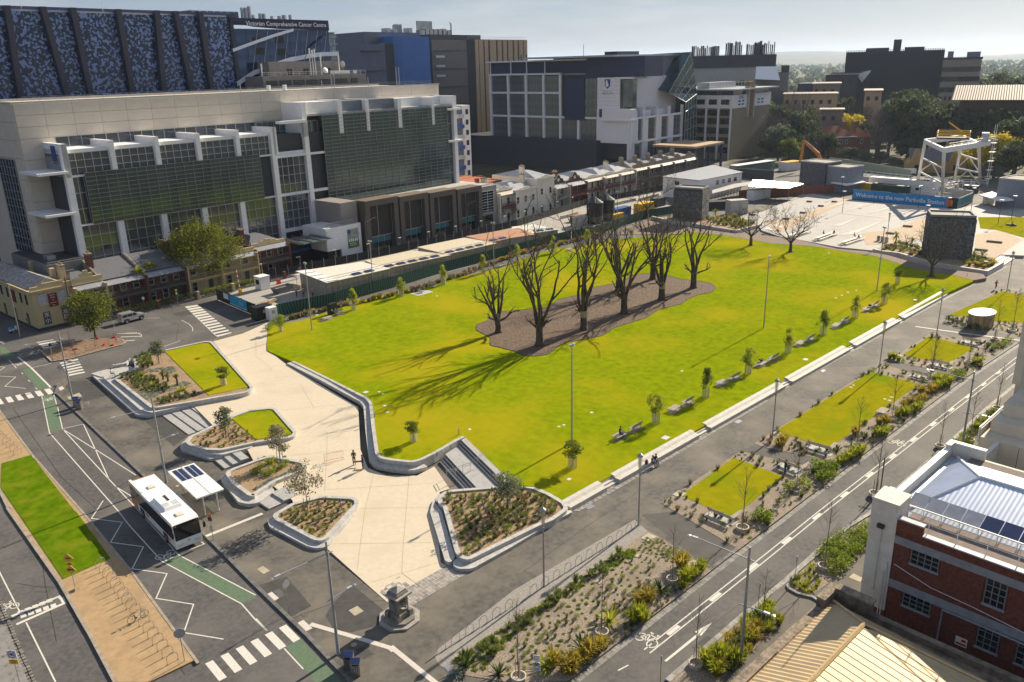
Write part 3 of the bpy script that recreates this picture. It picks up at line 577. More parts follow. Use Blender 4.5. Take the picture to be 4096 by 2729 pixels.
for c,w in(((63.63,42.58),1.2),((83.58,42.68),1.0),((120.41,43.15),1.0),((46.42,38.76),.75),((102.57,37.82),.45),((103.78,37.44),.5),((102.51,37.19),.5),((54.86,39.87),1.2)):MB().cbox((c[0],c[1],.19),(w,w*.8,.02),.05).obj('pit_cover',mat('pit_lid',(.42,.37,.28)),foot)
SEAM=mat('bitumen_seam',(.03,.03,.03),.6);WORN=mat('worn_asphalt',(.155,.145,.135),.9,var=.12,scale=1.5)
for ln in([(14.68,86.02),(12.05,73.14),(10.47,64.54)],[(10.38,75.77),(11.48,73.95),(12.59,72.58)],[(21.22,121.36),(19.56,94.82),(19.92,83.86)],[(20.55,85.77),(24.85,87.43)],[(37.69,32.46),(48.54,32.4),(62.43,32.42)],[(43.74,28.99),(49.24,28.69),(56.54,28.48)],[(69.04,32.6),(88.86,32.99),(119.47,33.87)],[(47.3,147.71),(46.9,141.61),(48.16,134.91)],[(52.31,149.05),(52.82,142.5),(48.93,134.07)],[(16.53,64.2),(16.18,53.51)]):ribbon(ln,.06,.003,SEAM,'bitumen_seam',road)
for ln in([(25.09,53.47),(28.39,52.83),(31.86,49.9)],[(23.23,87.36),(26.72,89.17),(29.84,88.6)],[(42.75,44.47),(52.57,45.41),(61.74,46.02)]):ribbon(ln,.05,.139,SEAM,'bitumen_seam',foot)
for pl in([(54.72,150.51),(58.35,150.73),(58.68,147.12),(55.23,147.31)],[(12.77,70.18),(14.32,69.47),(13.99,66.81),(12.53,67.07)],[(45.01,28.39),(47.06,28.28),(46.98,27.64),(45.01,27.7)]):flatpoly('asphalt_patch',pl,.002,PATCH,road)
# trees and plants
def rvec(r):
 while True:
  v=Vector((r.uniform(-1,1),r.uniform(-1,1),r.uniform(-1,1)))
  if.05<v.length<1:return v.normalized()
def limb(b,r,p,d,L,r0,r1,depth,kids,twigs,n=7,wig=.18,lift=.1,blunt=False,tw=None,tl=1.2):
 """a crooked tapering limb; children spring from it; twigs are thin whips (mesh tw)"""
 k=max(3,int(L/.7));pts=[Vector(p)];d=Vector(d).normalized()
 for i in range(k):
  d=(d+rvec(r)*wig+Vector((0,0,lift))).normalized();pts.append(pts[-1]+d*L/k)
 rad=[r0+(r1-r0)*i/k for i in range(k+1)]
 b.tube(pts,rad,n,cap=True)
 if blunt:b.tube([pts[-1]-d*.02,pts[-1]+d*.03],[r1*1.15,r1*1.1],n,m=1)
 if twigs and tw is not None:
  for _ in range(twigs):
   i=r.randint(max(1,k//3),k);q=pts[i];dd=(d*.25+rvec(r)+Vector((0,0,.55))).normalized()
   l=tl*r.uniform(.5,1.2);e=q+dd*l;f_=e+(dd+rvec(r)*.7).normalized()*l*.7
   tw.tube([q,e,f_],[.024,.016,.007],3,cap=False)
   if r.random()<.6:
    g_=e+(dd+rvec(r)*.9).normalized()*l*.5;tw.tube([e,g_],[.012,.006],3,cap=False)
 if depth>0:
  for j in range(kids):
   i=r.randint(max(1,int(k*.35)),k);dd=(pts[i]-pts[i-1]).normalized()
   side=rvec(r);side=(side-dd*side.dot(dd)).normalized()
   limb(b,r,pts[i],dd*.75+side*.75+Vector((0,0,.2)),L*r.uniform(.45,.7),rad[i]*.72,max(.03,r1*.75),depth-1,max(2,kids-1),twigs,max(4,n-1),wig,lift,blunt,tw,tl)
 return pts
def pruned_tree(loc,h,seed,label,lean=0,tr=.62,fork=3.2,nl=4,kids=2):
 r=random.Random(seed);t=thing('pruned_tree',label,'tree',loc,0,'large pruned bare trees in the mulch bed');tr_=MB();b=MB();tw=MB()
 s=h/14
 tr_.tube([(0,0,-.1),(0,0,.25),(.03,.02,1.0),(.05*lean,.03,2.0),(.1*lean,.02,fork)],[tr*1.5,tr*1.15,tr,tr*.92,tr*.98],10)
 for k in range(nl):
  a=2*pi*k/nl+r.uniform(-.4,.4);out=r.uniform(.2,.46)
  d=Vector((cos(a)*out,sin(a)*out,1));L=(h-fork)*r.uniform(.98,1.25)
  limb(b,r,(cos(a)*tr*.4+.1*lean,sin(a)*tr*.4,fork-.35),d,L,tr*.46,.09,2,kids,9,8,.17,.06,True,tw,1.0)
 for k in range(2):
  a=r.uniform(0,2*pi);limb(b,r,(cos(a)*tr*.5,sin(a)*tr*.5,fork*.8),Vector((cos(a),sin(a),.55)),r.uniform(1.6,3.2),.2,.11,1,2,3,6,.25,.1,True,tw,.9)
 tr_.obj('trunk',BARKD,t,smooth=True);b.obj('limbs',[BARKD,CUT],t,smooth=True);tw.obj('twigs',BARKD,t,kind='stuff')
 if seed%2:MB().lathe([(tr*1.04,0),(tr*1.04,1.1)],(0,0,2.2),10).obj('possum_band',mat('clear_band',(.34,.30,.2),.3,var=.05),t)
 return t
PB='dark bare pruned tree in the mulch bed, '
for(p,h,s,lb)in(((86.74,94.75),9.4,11,PB+'leftmost, leaning away to the left'),((86.32,84.84),13,12,PB+'nearest, with a white box on its trunk'),((97.23,85.24),13.5,13,PB+'second from front, very tall'),((109.07,86.25),12.8,14,PB+'third in the front row'),((120.51,86.55),10.5,15,PB+'fourth in the front row'),((131.48,87.02),10.6,16,PB+'far right end of the front row'),((120.53,96.75),11,17,PB+'middle of the back row'),((132.21,97.3),10.5,18,PB+'far end of the back row')):
 pruned_tree((*p,zl(*p)),h,s,lb,lean=(-3 if s==11 else 0),tr=.60 if s!=11 else.5,fork=3.4 if s!=11 else 2.6,nl=5,kids=3 if s in(12,13)else 2)
tb=thing('tree_tag_box','small white box fixed to the trunk of the nearest pruned tree','box',(*(86.84,84.81),3.3));MB().box(-.15,.15,-.1,.1,0,.35).obj('box',WHITEP,tb)
def bare_tree(name,loc,h,seed,label,spread=1.0,tr=.3,group=None,bark=BARK,depth=3,kids=4,twig=4,fork=.22):
 r=random.Random(seed);t=thing(name,label,'tree',loc,0,group);b=MB();tw=MB();tk=MB()
 tk.tube([(0,0,-.1),(0,0,.3),(.03,0,h*.12),(0,.05,h*fork)],[tr*1.5,tr*1.1,tr*.95,tr*.85],8)
 n=5
 for k in range(n):
  a=2*pi*k/n+r.uniform(-.4,.4);o=spread*r.uniform(.5,1.1)
  limb(b,r,(0,0,h*fork*.96),(cos(a)*o,sin(a)*o,.9),h*r.uniform(.5,.72),tr*.5,.03,depth-1,kids,twig,5,.2,.06,False,tw,h*.09)
 tk.obj('trunk',bark,t,smooth=True);b.obj('branches',bark,t,smooth=True);tw.obj('twigs',bark,t,kind='stuff');return t
for p,h,s,lb,sp in(((172.25,88.54),9.8,31,'spreading bare tree on the far lawn edge beside the picnic tables',1.3),((173.34,99.3),10.6,32,'spreading bare tree on the far lawn edge left of the picnic tables',1.1),((169.33,56.7),10.5,33,'wide bare tree at the lawn corner in front of the stone clad tower',1.35),((189.15,142),12.5,34,'tall bare tree behind the mural fence beside the yellow skip',1.1)):
 bare_tree('bare_tree',(*p,zl(*p)if s!=34 else.1),h,s,lb,sp,.36,depth=3,kids=4,twig=5)
 MB().lathe([(.95,0),(.95,.05)],(*p,zl(*p)+.01),12).obj('tree_pit',MULCH,lawn)
for p,h,s,lb in(((181.51,171.05),7,41,'grey bare street tree in front of the white house with a stepped gable'),((206.84,172.64),7,42,'grey bare street tree in front of the long white terrace'),((160.51,169.54),5.5,43,'grey bare street tree in front of the arched white house')):
 bare_tree('street_tree',(*p,.1),h,s,lb,1.0,.14,'bare street trees in front of the terraces',depth=3,kids=4,twig=5)
 # leaf crowns
def leafmat(name,c,c2=None,trans=.35):
 c=tuple(min(.6,q*1.5)for q in c);c2=c2 and tuple(q*1.5 for q in c2);trans+=.12
 m=mat(name,c,.7,var=.3,scale=.55,col2=c2,spec=.2,trans=trans,coord='object');return m
def leaves(b,r,c,rad,n,size,shell=.55,m=0,droop=0):
 for _ in range(n):
  v=rvec(r);q=r.uniform(shell,1)**.7;p=Vector((c[0]+v.x*rad[0]*q,c[1]+v.y*rad[1]*q,c[2]+v.z*rad[2]*q))
  a=rvec(r);a=(a+v*.4).normalized();u=a.cross(rvec(r)).normalized();s=size*r.uniform(.6,1.3);w=a.cross(u)
  if droop:u=(u+Vector((0,0,-droop))).normalized()
  b.quad(p-u*s,p-w*s*.55,p+u*s,p+w*s*.55,m=m if not isinstance(m,tuple)else r.choice(m))
def crown(b,r,c,rad,clumps,per,leaf,sub=.42,m=0,shell=.35):
 for _ in range(clumps):
  v=rvec(r);q=r.uniform(.25,1)**.5;p=(c[0]+v.x*rad[0]*q*.8,c[1]+v.y*rad[1]*q*.8,c[2]+v.z*rad[2]*q*.8)
  s=sub*r.uniform(.65,1.25);leaves(b,r,p,(rad[0]*s,rad[1]*s,rad[2]*s*.75),per,leaf,shell,m)
def leafy_tree(name,loc,h,rad,seed,label,lm,cat='tree',group=None,trunk=.2,clumps=40,per=60,leaf=.16,base=.3,sub=.42,bark=BARK,shape=None,m=0):
 r=random.Random(seed);t=thing(name,label,cat,loc,0,group);tk=MB();tw=MB();b=MB()
 tk.tube([(0,0,-.1),(.0,.02,h*base*.5),(.04,0,h*base),(0,.04,h*.62)],[trunk*1.3,trunk,trunk*.85,trunk*.45],7)
 for k in range(6):
  a=2*pi*k/6+r.uniform(-.3,.3);limb(tk,r,(0,0,h*base*r.uniform(.8,1.3)),(cos(a)*.8,sin(a)*.8,.8),h*.4,trunk*.4,.02,0,0,0,5)
 if shape:shape(b,r)
 else:crown(b,r,(0,0,h*(base+(1-base)*.52)),(rad,rad,h*(1-base)*.52),clumps,per,leaf,sub,m)
 tk.obj('trunk',bark,t,smooth=True);b.obj('crown',lm,t);return t
YG=leafmat('yellow_green_leaves',(.26,.27,.025),(.13,.17,.015));DG=leafmat('dark_olive_leaves',(.085,.10,.022),(.035,.05,.012));GG=leafmat('grey_green_leaves',(.16,.17,.10),(.07,.085,.05))
OG=leafmat('olive_leaves',(.165,.18,.025),(.07,.095,.015));BG=leafmat('bright_young_leaves',(.34,.33,.03),(.17,.2,.02));EU=leafmat('eucalypt_leaves',(.22,.19,.12),(.10,.10,.07))
RY=leafmat('autumn_yellow_leaves',(.46,.33,.015),(.26,.2,.015));FG=leafmat('far_dark_foliage',(.065,.085,.035),(.025,.035,.018),.25);FG2=leafmat('far_grey_foliage',(.11,.14,.085),(.045,.06,.04),.25);TW=mat('far_bare_twigs',(.16,.13,.115),.95,var=.25,coord='object')
leafy_tree('spreading_tree',(*(67.9,163.47),.13),14.4,8.8,5,'large bright yellow green leafy tree in front of the brick terraces',leafmat('spreading_leaves',(.125,.135,.014),(.055,.07,.008)),trunk=.32,clumps=120,per=140,leaf=.20,base=.13,sub=.28)
leafy_tree('evergreen_tree',(*(39.86,145.86),.13),8.4,4.5,6,'dark green leafy tree on the traffic island beside the silver car',[DG,YG],trunk=.18,clumps=75,per=110,leaf=.17,base=.14,sub=.32,m=(0,0,0,1))
# young trees in mesh guards
def young(name,label,h,cr,ch,lm,seed,guard=True,clumps=22,per=40,leaf=.13,cone=False):
 if guard:cr*=1.3
 r=random.Random(seed);t=thing(name,label,'tree');MB().tube([(0,0,0),(.03,.02,h*.4),(0,0,h*.9)],[.05,.045,.015],5).obj('trunk',BARK,t);b=MB();cz=h-ch/2
 for _ in range(clumps):
  z=r.uniform(-1,1);w=cr*((1-z)*.55+.2 if cone else sqrt(max(.05,1-z*z*.8)));a=r.uniform(0,2*pi);q=sqrt(r.random())*.75
  leaves(b,r,(cos(a)*w*q,sin(a)*w*q,cz+z*ch/2),(cr*.42,cr*.42,ch*.17),per,leaf,.3)
 for _ in range(7):
  a=r.uniform(0,2*pi);z=r.uniform(-.8,.4);b.tube([(0,0,cz+z*ch/2-.2),(cos(a)*cr*.6,sin(a)*cr*.6,cz+z*ch/2+.2)],[.018,.008],3,m=1,cap=False)
 b.obj('crown',[lm,BARK],t)
 if guard:
  g=MB();gm=mat('guard_mesh',(.62,.58,.42),.6,var=.1,alpha=.42);ns=10
  for k in range(ns):
   a0,a1=2*pi*k/ns,2*pi*(k+1)/ns;g.quad((.5*cos(a0),.5*sin(a0),.02),(.5*cos(a1),.5*sin(a1),.02),(.47*cos(a1),.47*sin(a1),1.25),(.47*cos(a0),.47*sin(a0),1.25))
  g.obj('guard',gm,t)
  for k in range(4):
   a=2*pi*k/4+.4;MB().box(-.03,.03,-.03,.03,-.05,1.5).obj('stake',TIMBER,t,(.49*cos(a),.49*sin(a),0))
 return t
YT='young trees in mesh guards round the lawn'
kinds=[(lambda l,s:young('young_tree',l,3.9,.85,2.3,OG,s,cone=True)),(lambda l,s:young('young_tree',l,3.6,.95,2.2,YG,s)),(lambda l,s:young('young_tree',l,3.9,.8,2.5,BG,s,cone=True)),(lambda l,s:young('young_tree',l,3.1,1.0,1.6,OG,s))]
LT=[((59.47,53.7),3,'young dark leaved tree with reddish tip beside the nearest flood light pole'),((75.13,54.19),1,'young yellowish tree in a guard beside the bench where a person in black sits'),((86.23,54.39),0,'young dark conical tree in a guard, third along the ledge side'),((97.55,54.89),1,'young ragged yellow green tree in a guard, fourth along the ledge side'),((109.4,55.19),2,'young pale yellow tree in a guard, fifth along the ledge side'),((120.83,55.36),0,'young broad green tree in a guard, sixth along the ledge side'),((132.73,55.6),2,'young golden cone shaped tree in a guard beside the reclining reader'),((144.5,55.63),1,'young thin olive tree in a guard in the shade of the wide bare tree'),((159.16,59.24),3,'young sparse tree in a guard at the edge of the square tower shadow'),((50.98,70.91),3,'small round young tree alone on the lawn near the bent stone wall'),((63.22,124.38),1,'young tree in a guard at the left corner of the lawn'),((79.06,126.08),2,'young yellow tree in a guard beside the black cabinet'),((90.77,127.02),1,'young yellow tree in a guard left of the picnic seats'),((102.07,127.8),2,'young yellow tree in a guard right of the picnic seats'),((114.01,128.84),2,'tall bright young tree in a guard by the mural fence'),((126.41,130.97),2,'young yellow tree behind the leftmost pruned trees'),((138.29,130.94),2,'young yellow tree behind the two tallest pruned trees'),((150.86,131.32),2,'slender young tree by the mural fence, farthest along'),((163.99,127.91),3,'tiny tree in a guard at the far end of the mural fence'),((44.04,105.57),3,'small grey leaved tree in a guard on the planter lawn wedge')]
for k,(p,kd,lb)in enumerate(LT):
 o=kinds[kd](lb,50+k);z=zl(*p)if k<19 else 1.0;o.location=(*p,z);o['group']=YT;o.rotation_euler.z=k*1.3
 s={0:.95,9:.82,10:.8,18:.62,19:.85,8:.9}.get(k,1);o.scale=(s,s,s)
for p,z,h,cr,lm,sd,lb in(((41.33,121.62),1.0,3.6,1.25,GG,71,'grey green round tree at the back of the largest planter'),((36.49,89.04),.85,3.9,1.15,GG,72,'small grey green tree in the second planter'),((37.89,78.48),.7,4.3,1.35,EU,73,'brownish olive tree in the planter with silver leaves'),((34.65,67.13),.55,5.2,2.0,EU,74,'loose twiggy eucalypt with bronze leaves in the smallest front planter'),((48.44,52.37),.7,4.0,1.7,GG,75,'dark grey green bush tree in the big right hand planter')):
 o=young('planter_tree',lb,h,cr,h*.62,lm,sd,guard=False,clumps=34,per=38,leaf=.12);o.location=(*p,z)
 for k in range(3):MB().box(-.025,.025,-.025,.025,0,1.4).obj('stake',TIMBER,o,(.35*cos(k*2.1),.35*sin(k*2.1),0))
 # slender leafless saplings in pale watering rings along the garden beds
def sapling(seed,h):
 r=random.Random(seed);t=thing('sapling','x','tree');b=MB();b.tube([(0,0,0),(.04,.02,h*.4),(-.02,.03,h*.75),(.03,0,h)],[.042,.034,.02,.006],5)
 tw=MB()
 for k in range(26):
  z=h*r.uniform(.35,.95);a=r.uniform(0,2*pi);l=(h-z)*.42+.3;d=Vector((cos(a)*.55,sin(a)*.55,.9))*l
  p0=Vector((0,0,z));p1=p0+d;tw.tube([p0,p0+d*.5+rvec(r)*.08,p1],[.012,.008,.0035],3,cap=False)
  for _ in range(2):q=p0+d*r.uniform(.4,.8);tw.tube([q,q+(d.normalized()+rvec(r)*.8)*l*.4],[.006,.003],3,cap=False)
 SBK=mat('sapling_bark',(.17,.135,.105),.9);b.obj('trunk',SBK,t);tw.obj('twigs',SBK,t)
 MB().lathe([(.5,0),(.5,.28),(.42,.28),(.42,.08),(0.01,.08)],n=14).obj('watering_ring',mat('pale_plastic',(.52,.46,.37),.7),t)
 for k in range(3):MB().box(-.022,.022,-.022,.022,0,1.5).obj('stake',TIMBER,t,(.17*cos(k*2.1),.17*sin(k*2.1),0))
 return t
SK=[Kind(sapling(81+k,5.4+.3*k))for k in range(3)]
SP=[((50.84,34.35),'sapling in a pale ring beside the round concrete lid'),((41.29,34.16),'sapling in a pale ring in the middle of the large gravel bed'),((33.23,35.27),'sapling at the left corner of the large gravel bed'),((62.17,34.37),'sapling in a ring below the corner bench nearest the hoops'),((72.31,34.29),'sapling in a ring below the bench where the man in black stands'),((86.69,34.39),'sapling in a ring right of the long dry lawn corner bench'),((96.75,34.52),'sapling in a ring beside the pale lounge platform'),((110.05,35.09),'sapling beside the dark back to back bench'),((116.13,36.9),'sapling growing behind the far corner bench'),((123.78,34.75),'sapling beside the third small lawn'),((137.36,35.37),'sapling near the oval metal pavilion'),((143.79,34.78),'sapling right of the oval metal pavilion'),((50.62,25.64),'sapling in the street edge bed beside the grey double armed lamp'),((43.37,26.9),'crooked sapling at the right street edge near the white arrow'),((61.6,25.91),'sapling between the clipped green bushes by the white pier'),((77.1,28.14),'sapling across the road behind the white parapet'),((92.94,27.57),'sapling behind the stepped end of the white parapet'),((96.81,25.73),'sapling at the grassy kerb beside the tall double armed lamp'),((108.66,26.4),'sapling by the road beside the perforated screen')]
for k,(p,lb)in enumerate(SP):SK[k%3].at((*p,.16),k*1.1,'thin leafless '+lb,'leafless saplings along the right street',1.0+.08*(k%4))
# lamps
def lantern(h=7.75):
 t=thing('lantern_post','x','lamp post');MB().tube([(0,0,0),(0,0,.4),(0,0,h-2.1)],[.10,.085,.065],8).obj('pole',POLE,t)
 MB().lathe([(.07,h-2.2),(.11,h-2.05),(.11,h-1.95),(.06,h-1.9)],n=8).obj('collar',POLE,t)
 MB().lathe([(.08,h-1.9),(.16,h-.45)],n=10).obj('lantern_glass',mat('lantern_glass',(.5,.46,.33),.2,var=.05,alpha=.55),t)
 for k in range(5):
  a=2*pi*k/5;MB().tube([(.11*cos(a),.11*sin(a),h-2.0),(.25*cos(a),.25*sin(a),h-.4)],.016,4).obj('rod',STEEL,t)
 MB().lathe([(.25,h-.42),(.29,h-.36),(.27,h-.25),(.12,h-.12),(.05,h-.08),(.07,h-.03),(.05,h+.04)],n=12).obj('cap',POLE,t);return t
LK=Kind(lantern());lg_='fluted lantern posts along the path'
for k,(p,lb)in enumerate((((42.55,41.7),'at the gap in the row of bicycle hoops'),((55.99,41.97),'at the end of the bicycle hoops'),((81.83,42.3),'at the near corner of the longest dry lawn'),((111.6,42.47),'between the longest dry lawn and the next bed'),((134.13,42.84),'where the pale tactile line meets the path bed'),((169.14,42.98),'just beyond the runner'),((192.7,75.38),'beside the three pale bins in the far square'))):
 LK.at((*p,.14 if k!=6 else.7),k*.6,'grey lantern post with fluted glass head, '+lb,lg_)
def disc_lamp(h=6.2):
 t=thing('disc_lamp','x','lamp post');MB().tube([(0,0,0),(0,0,h)],[.08,.055],6).obj('pole',DARK,t)
 MB().lathe([(.05,h),(.14,h+.22),(.1,h+.25)],n=8).obj('lamp_body',DARK,t);MB().lathe([(.1,h+.25),(.52,h+.34),(.52,h+.38),(.1,h+.42)],n=14).obj('disc',WHITEP,t);return t
DK=Kind(disc_lamp());DKP=[((256.51,116.34),(304.35,138.04),'left of the blue banner, farthest'),((228.54,102.72),'left end of the white paving line'),((249.57,102.77),'in front of the left part of the blue banner'),((248.12,89.33),'in front of the right part of the blue banner'),((251.74,76.31),'between the blue banner and the right concrete block'),((215.25,75.15),'just left of the stone clad tower'),((230.41,75.32),'hidden behind the stone clad tower'),((234.41,64.23),'on the dry grass right of the tower'),((243.34,63.71),'on the dry grass, rightmost')]
for q in DKP:p=q[0];DK.at((*p,.1 if p[1]>95 else.6),0,'thin dark disc topped lamp, '+q[-1],'disc lamp posts in the far square')
def street_lamp(h=9.9,l1=3.9,l2=1.35):
 t=thing('street_lamp','x','street lamp');MB().tube([(0,0,0),(0,0,.5),(0,0,h)],[.14,.13,.075],10).obj('pole',POLE,t);MB().lathe([(.2,0),(.2,.04)],n=10).obj('base_plate',STEEL,t)
 for z,l,s in((h-1.0,l1,-1),(h-4.9,l2,1)):
  MB().tube([(-s*.45,0,z-.02),(s*l,0,z+(.28 if l>2 else.12))],[.045,.035],6).obj('arm',POLE,t);e=s*l;zz_=z+(.28 if l>2 else.12)
  MB().lathe([(.1,z-.2),(.12,z-.12),(.12,z+.12),(.1,z+.2)],n=8).obj('bracket',POLE,t)
  b=MB();b.cbox((e+s*.25,0,zz_),(.5,.2,.10),0,0,.9);hd=b.obj('lamp_head',mat('lamp_alu',(.66,.67,.70),.35,.6),t)
  MB().lathe([(.02,-.02),(.13,.0),(.15,.04),(.02,.07)],(e+s*.72,0,zz_-.03),10).obj('reflector',STEEL,hd)
 if l1>2:MB().tube([(0,0,h),(-2.4,0,h-.82)],.012,3).obj('stay_wire',STEEL,t)
 return t
SLK=Kind(street_lamp());SG='tall double armed street lamps';ra=radians
for p,rz,lb in(((25.44,47.07),ra(47+0),'in front of the stone drinking fountain'),((27.31,84.5),ra(47),'behind the bus shelter'),((27.84,118.14),ra(47),'beside the bins at the upper left crossing'),((45.99,24.74),ra(-61),'beside the white arrow in the right street'),((92.63,25.24),ra(-61),'behind the brick building roof')):
 pass
ARM=[((25.44,47.07),(31.6,68.02,-5.44),'in front of the stone drinking fountain'),((27.31,84.5),0,'behind the bus shelter'),((27.84,118.14),0,'beside the bins at the upper left crossing'),((45.99,24.74),1,'beside the white arrow in the right street'),((92.63,25.24),1,'behind the brick building roof')]
for k,(p,kd,lb)in enumerate(ARM):SLK.at((*p,.13),radians(4)if kd!=1 else radians(-82),'tall grey double armed lamp '+lb,SG)
def flood(h=12):
 t=thing('flood_light','x','flood light');MB().tube([(0,0,0),(0,0,h)],[.11,.065],8).obj('pole',POLE,t);MB().box(-.3,.3,-.03,.03,h-.06,h).obj('cross_bar',POLE,t)
 for s in(-1,1):MB().cbox((s*.27,-.05,h+.02),(.32,.22,.3),s*.3).obj('flood_head',mat('lamp_alu',(.66,.67,.70)),t)
 return t
FKD=Kind(flood())
for k,(p,hh,lb)in enumerate((((63.68,57.58),1,'nearest on the lawn, beside a young dark tree'),((117.42,63.86),1,'mid lawn, right of the mulch bed'),((151.82,60.05),1,'at the right far side of the lawn'),((67.17,120.91),.98,'beside the pale lounge at the left lawn corner'),((89.46,134.62),.85,'in the shrub strip by the mural fence'),((118.28,129.99),.85,'behind the leftmost pruned trees'),((173.37,140.16),.8,'beside the black water tanks'))):
 FKD.at((*p,zl(*p)),k*.5,'slim tall flood light pole '+lb,'flood light poles',(1,1,hh))
 # seats
def lounge():
 t=thing('lounge_bench','x','bench');
 for k in range(9):MB().box(-.95,.95,-.5+k*.112,-.5+k*.112+.085,.42,.46).obj('slat',TIMBER,t)
 for x in(-.8,.8):MB().tube([(x,-.42,0),(x,-.47,.40),(x,.47,.40),(x,.42,0)],.03,5).obj('leg',CHROME,t)
 MB().box(-1.1,1.1,-.6,.6,-.03,.012).obj('base_slab',mat('bench_base',(.24,.21,.17)),t);return t
def backed():
 t=thing('backed_bench','x','bench')
 for k in range(5):MB().box(-.95,.95,-.25+k*.105,-.25+k*.105+.08,.43,.465).obj('seat_slat',TIMBER,t)
 for k in range(5):MB().box(-.95,.95,.30+k*.03,.335+k*.03,.55+k*.085,.62+k*.085).obj('back_slat',TIMBER,t)
 for x in(-.8,.8):MB().tube([(x,-.35,0),(x,-.27,.42),(x,.25,.42),(x,.47,.98)],.03,5).obj('leg',CHROME,t);MB().tube([(x,.22,.42),(x,.42,0)],.03,5).obj('rear_leg',CHROME,t);MB().tube([(x*1.12,-.25,.64),(x*1.12,.34,.66)],.025,5).obj('armrest',CHROME,t)
 MB().box(-1.1,1.1,-.55,.6,-.03,.011).obj('base_slab',mat('bench_base',(.24,.21,.17)),t);return t
LNK,BNK=Kind(lounge()),Kind(backed());ax=atan2(u.y,u.x)if False else 0.03
pairs=[((68.78,54.64),(71.8,54.76),'where a person in black sits'),((79.72,54.73),(82.74,54.86),'between the yellowish and the dark conical young trees'),((91.48,55.26),(94.6,55.24),'between the third and fourth young trees'),((101.71,55.26),(105.11,55.27),'with a person lying down'),((113.74,55.63),(116.97,55.59),'fifth along the ledge side'),((125.83,55.59),(129.4,55.88),'sixth along the ledge side'),((138.03,55.93),(141.87,56.17),'where a reader in black reclines')]
for a,b_,lb in pairs:
 g=atan2(b_[1]-a[1],b_[0]-a[0]);LNK.at((*a,zl(*a)),g,'low slatted lawn lounge, the one '+lb,'benches along the ledge');BNK.at((*b_,zl(*b_)),g+pi,'slatted lawn bench with backrest, the one '+lb,'benches along the ledge')
for a,g,lb,kd in(((72.36,124.4),.05,'at the left lawn corner near the black cabinet',0),((75.65,125.48),.05,'with a dark bag at the left lawn corner',1),((94.76,128.15),-.9,'left of the picnic group',1),((99.61,128.65),2.6,'right of the picnic group',1),((120.43,129.83),.1,'behind the leftmost pruned tree',1),((142.98,129.98),.05,'behind the two tallest pruned trees',0),((147.41,131.48),.05,'behind the two tallest pruned trees',1),((97.8,36.16),.0,'on the gravel beside the longest dry lawn',0)):
 z=zl(*a)if a[1]>45 else.18
 (BNK if kd else LNK).at((*a,z),g,('slatted bench with backrest 'if kd else 'pale slatted lounge bench ')+lb,'other benches')
def corner_bench():
 """long back-to-lawn bench that turns a corner"""
 t=thing('corner_bench','x','bench');
 for k in range(4):MB().box(0,2.6,-.28+k*.13,-.19+k*.13,.43,.47).obj('seat_slat',TIMBER,t);MB().box(2.62+k*.13-.26,2.71+k*.13-.26,.05,2.0,.43,.47).obj('seat_slat',TIMBER,t)
 for k in range(4):MB().box(0,2.9,-.44-.02*k,-.40-.02*k,.55+k*.1,.63+k*.1).obj('back_slat',TIMBER,t)
 for x in(.2,1.4,2.6):MB().tube([(x,.2,0),(x,-.3,.42),(x,-.52,.95)],.028,5).obj('leg',DSTEEL,t);MB().tube([(x,-.3,.42),(x,-.5,0)],.028,5).obj('rear_leg',DSTEEL,t)
 for y in(.6,1.8):MB().tube([(2.45,y,0),(2.4,y,.42),(2.8,y,.42),(2.8,y,0)],.028,5).obj('leg',DSTEEL,t)
 MB().box(-.1,3.1,-1.1,.5,-.05,.012).obj('base_slab',GREYC,t);return t
CBK=Kind(corner_bench())
for a,b_,lb in(((62.65,38.34),(62.59,35.91),'at the near corner of the smallest near dry lawn'),((76.82,38.54),(76.6,35.99),'where a man in black stands'),((83.1,38.42),(83.28,35.98),'at the near corner of the longest dry lawn'),((113.85,38.76),(113.74,36.1),'at the far end of the longest dry lawn'),((120.2,38.67),(120.18,36.01),'at the near corner of the third small lawn'),((133.7,38.81),(133.59,36.58),'at the far end of the third small lawn')):
 g=atan2(b_[1]-a[1],b_[0]-a[0]);CBK.at((*a,.17),g,'timber corner bench with backrest, '+lb,'corner benches in the garden beds',.95)
 # bicycle hoops
def hoop():
 t=thing('bicycle_hoop','x','bike rack');b=MB();pts=[(-.42,0,0),(-.42,0,.45)]+[(-.42*cos(pi*k/8),0,.45+.4*sin(pi*k/8))for k in range(1,8)]+[(.42,0,.45),(.42,0,0)]
 b.tube(pts,.03,6,cap=False);b.obj('hoop',CHROME,t)
 for s in(-1,1):MB().lathe([(.07,0),(.07,.012)],(s*.42,0,0),8).obj('base_plate',STEEL,t)
 return t
HK=Kind(hoop())
def hoops(a,b_,n,rz,z,lb,grp,skip=()):
 for k in range(n):
  if k in skip:continue
  p=lerp(a,b_,k/(n-1));HK.at((*p[:2],z),rz,lb,grp)
hd=Vector((55.7,41.84))-Vector((31.14,41.59));hz_=atan2(hd.y,hd.x)
hoops((31.14,41.59),(55.75,41.84),18,hz_,.145,'polished steel hoop in the long row on the grey strip beside the path','hoops on the grey strip',(6,))
a_,b_=(16.62,72.83),(16.04,55.32);md=Vector(MR[3])-Vector(MR[2])
hoops(a_,b_,18,0.05,.14,'polished steel hoop in the near row on the sandy median','hoops on the near sandy median')
hoops((17.5,115.13),(17.69,104.62),8,0.05,.14,'polished steel hoop on the upper sandy median','hoops on the upper sandy median')
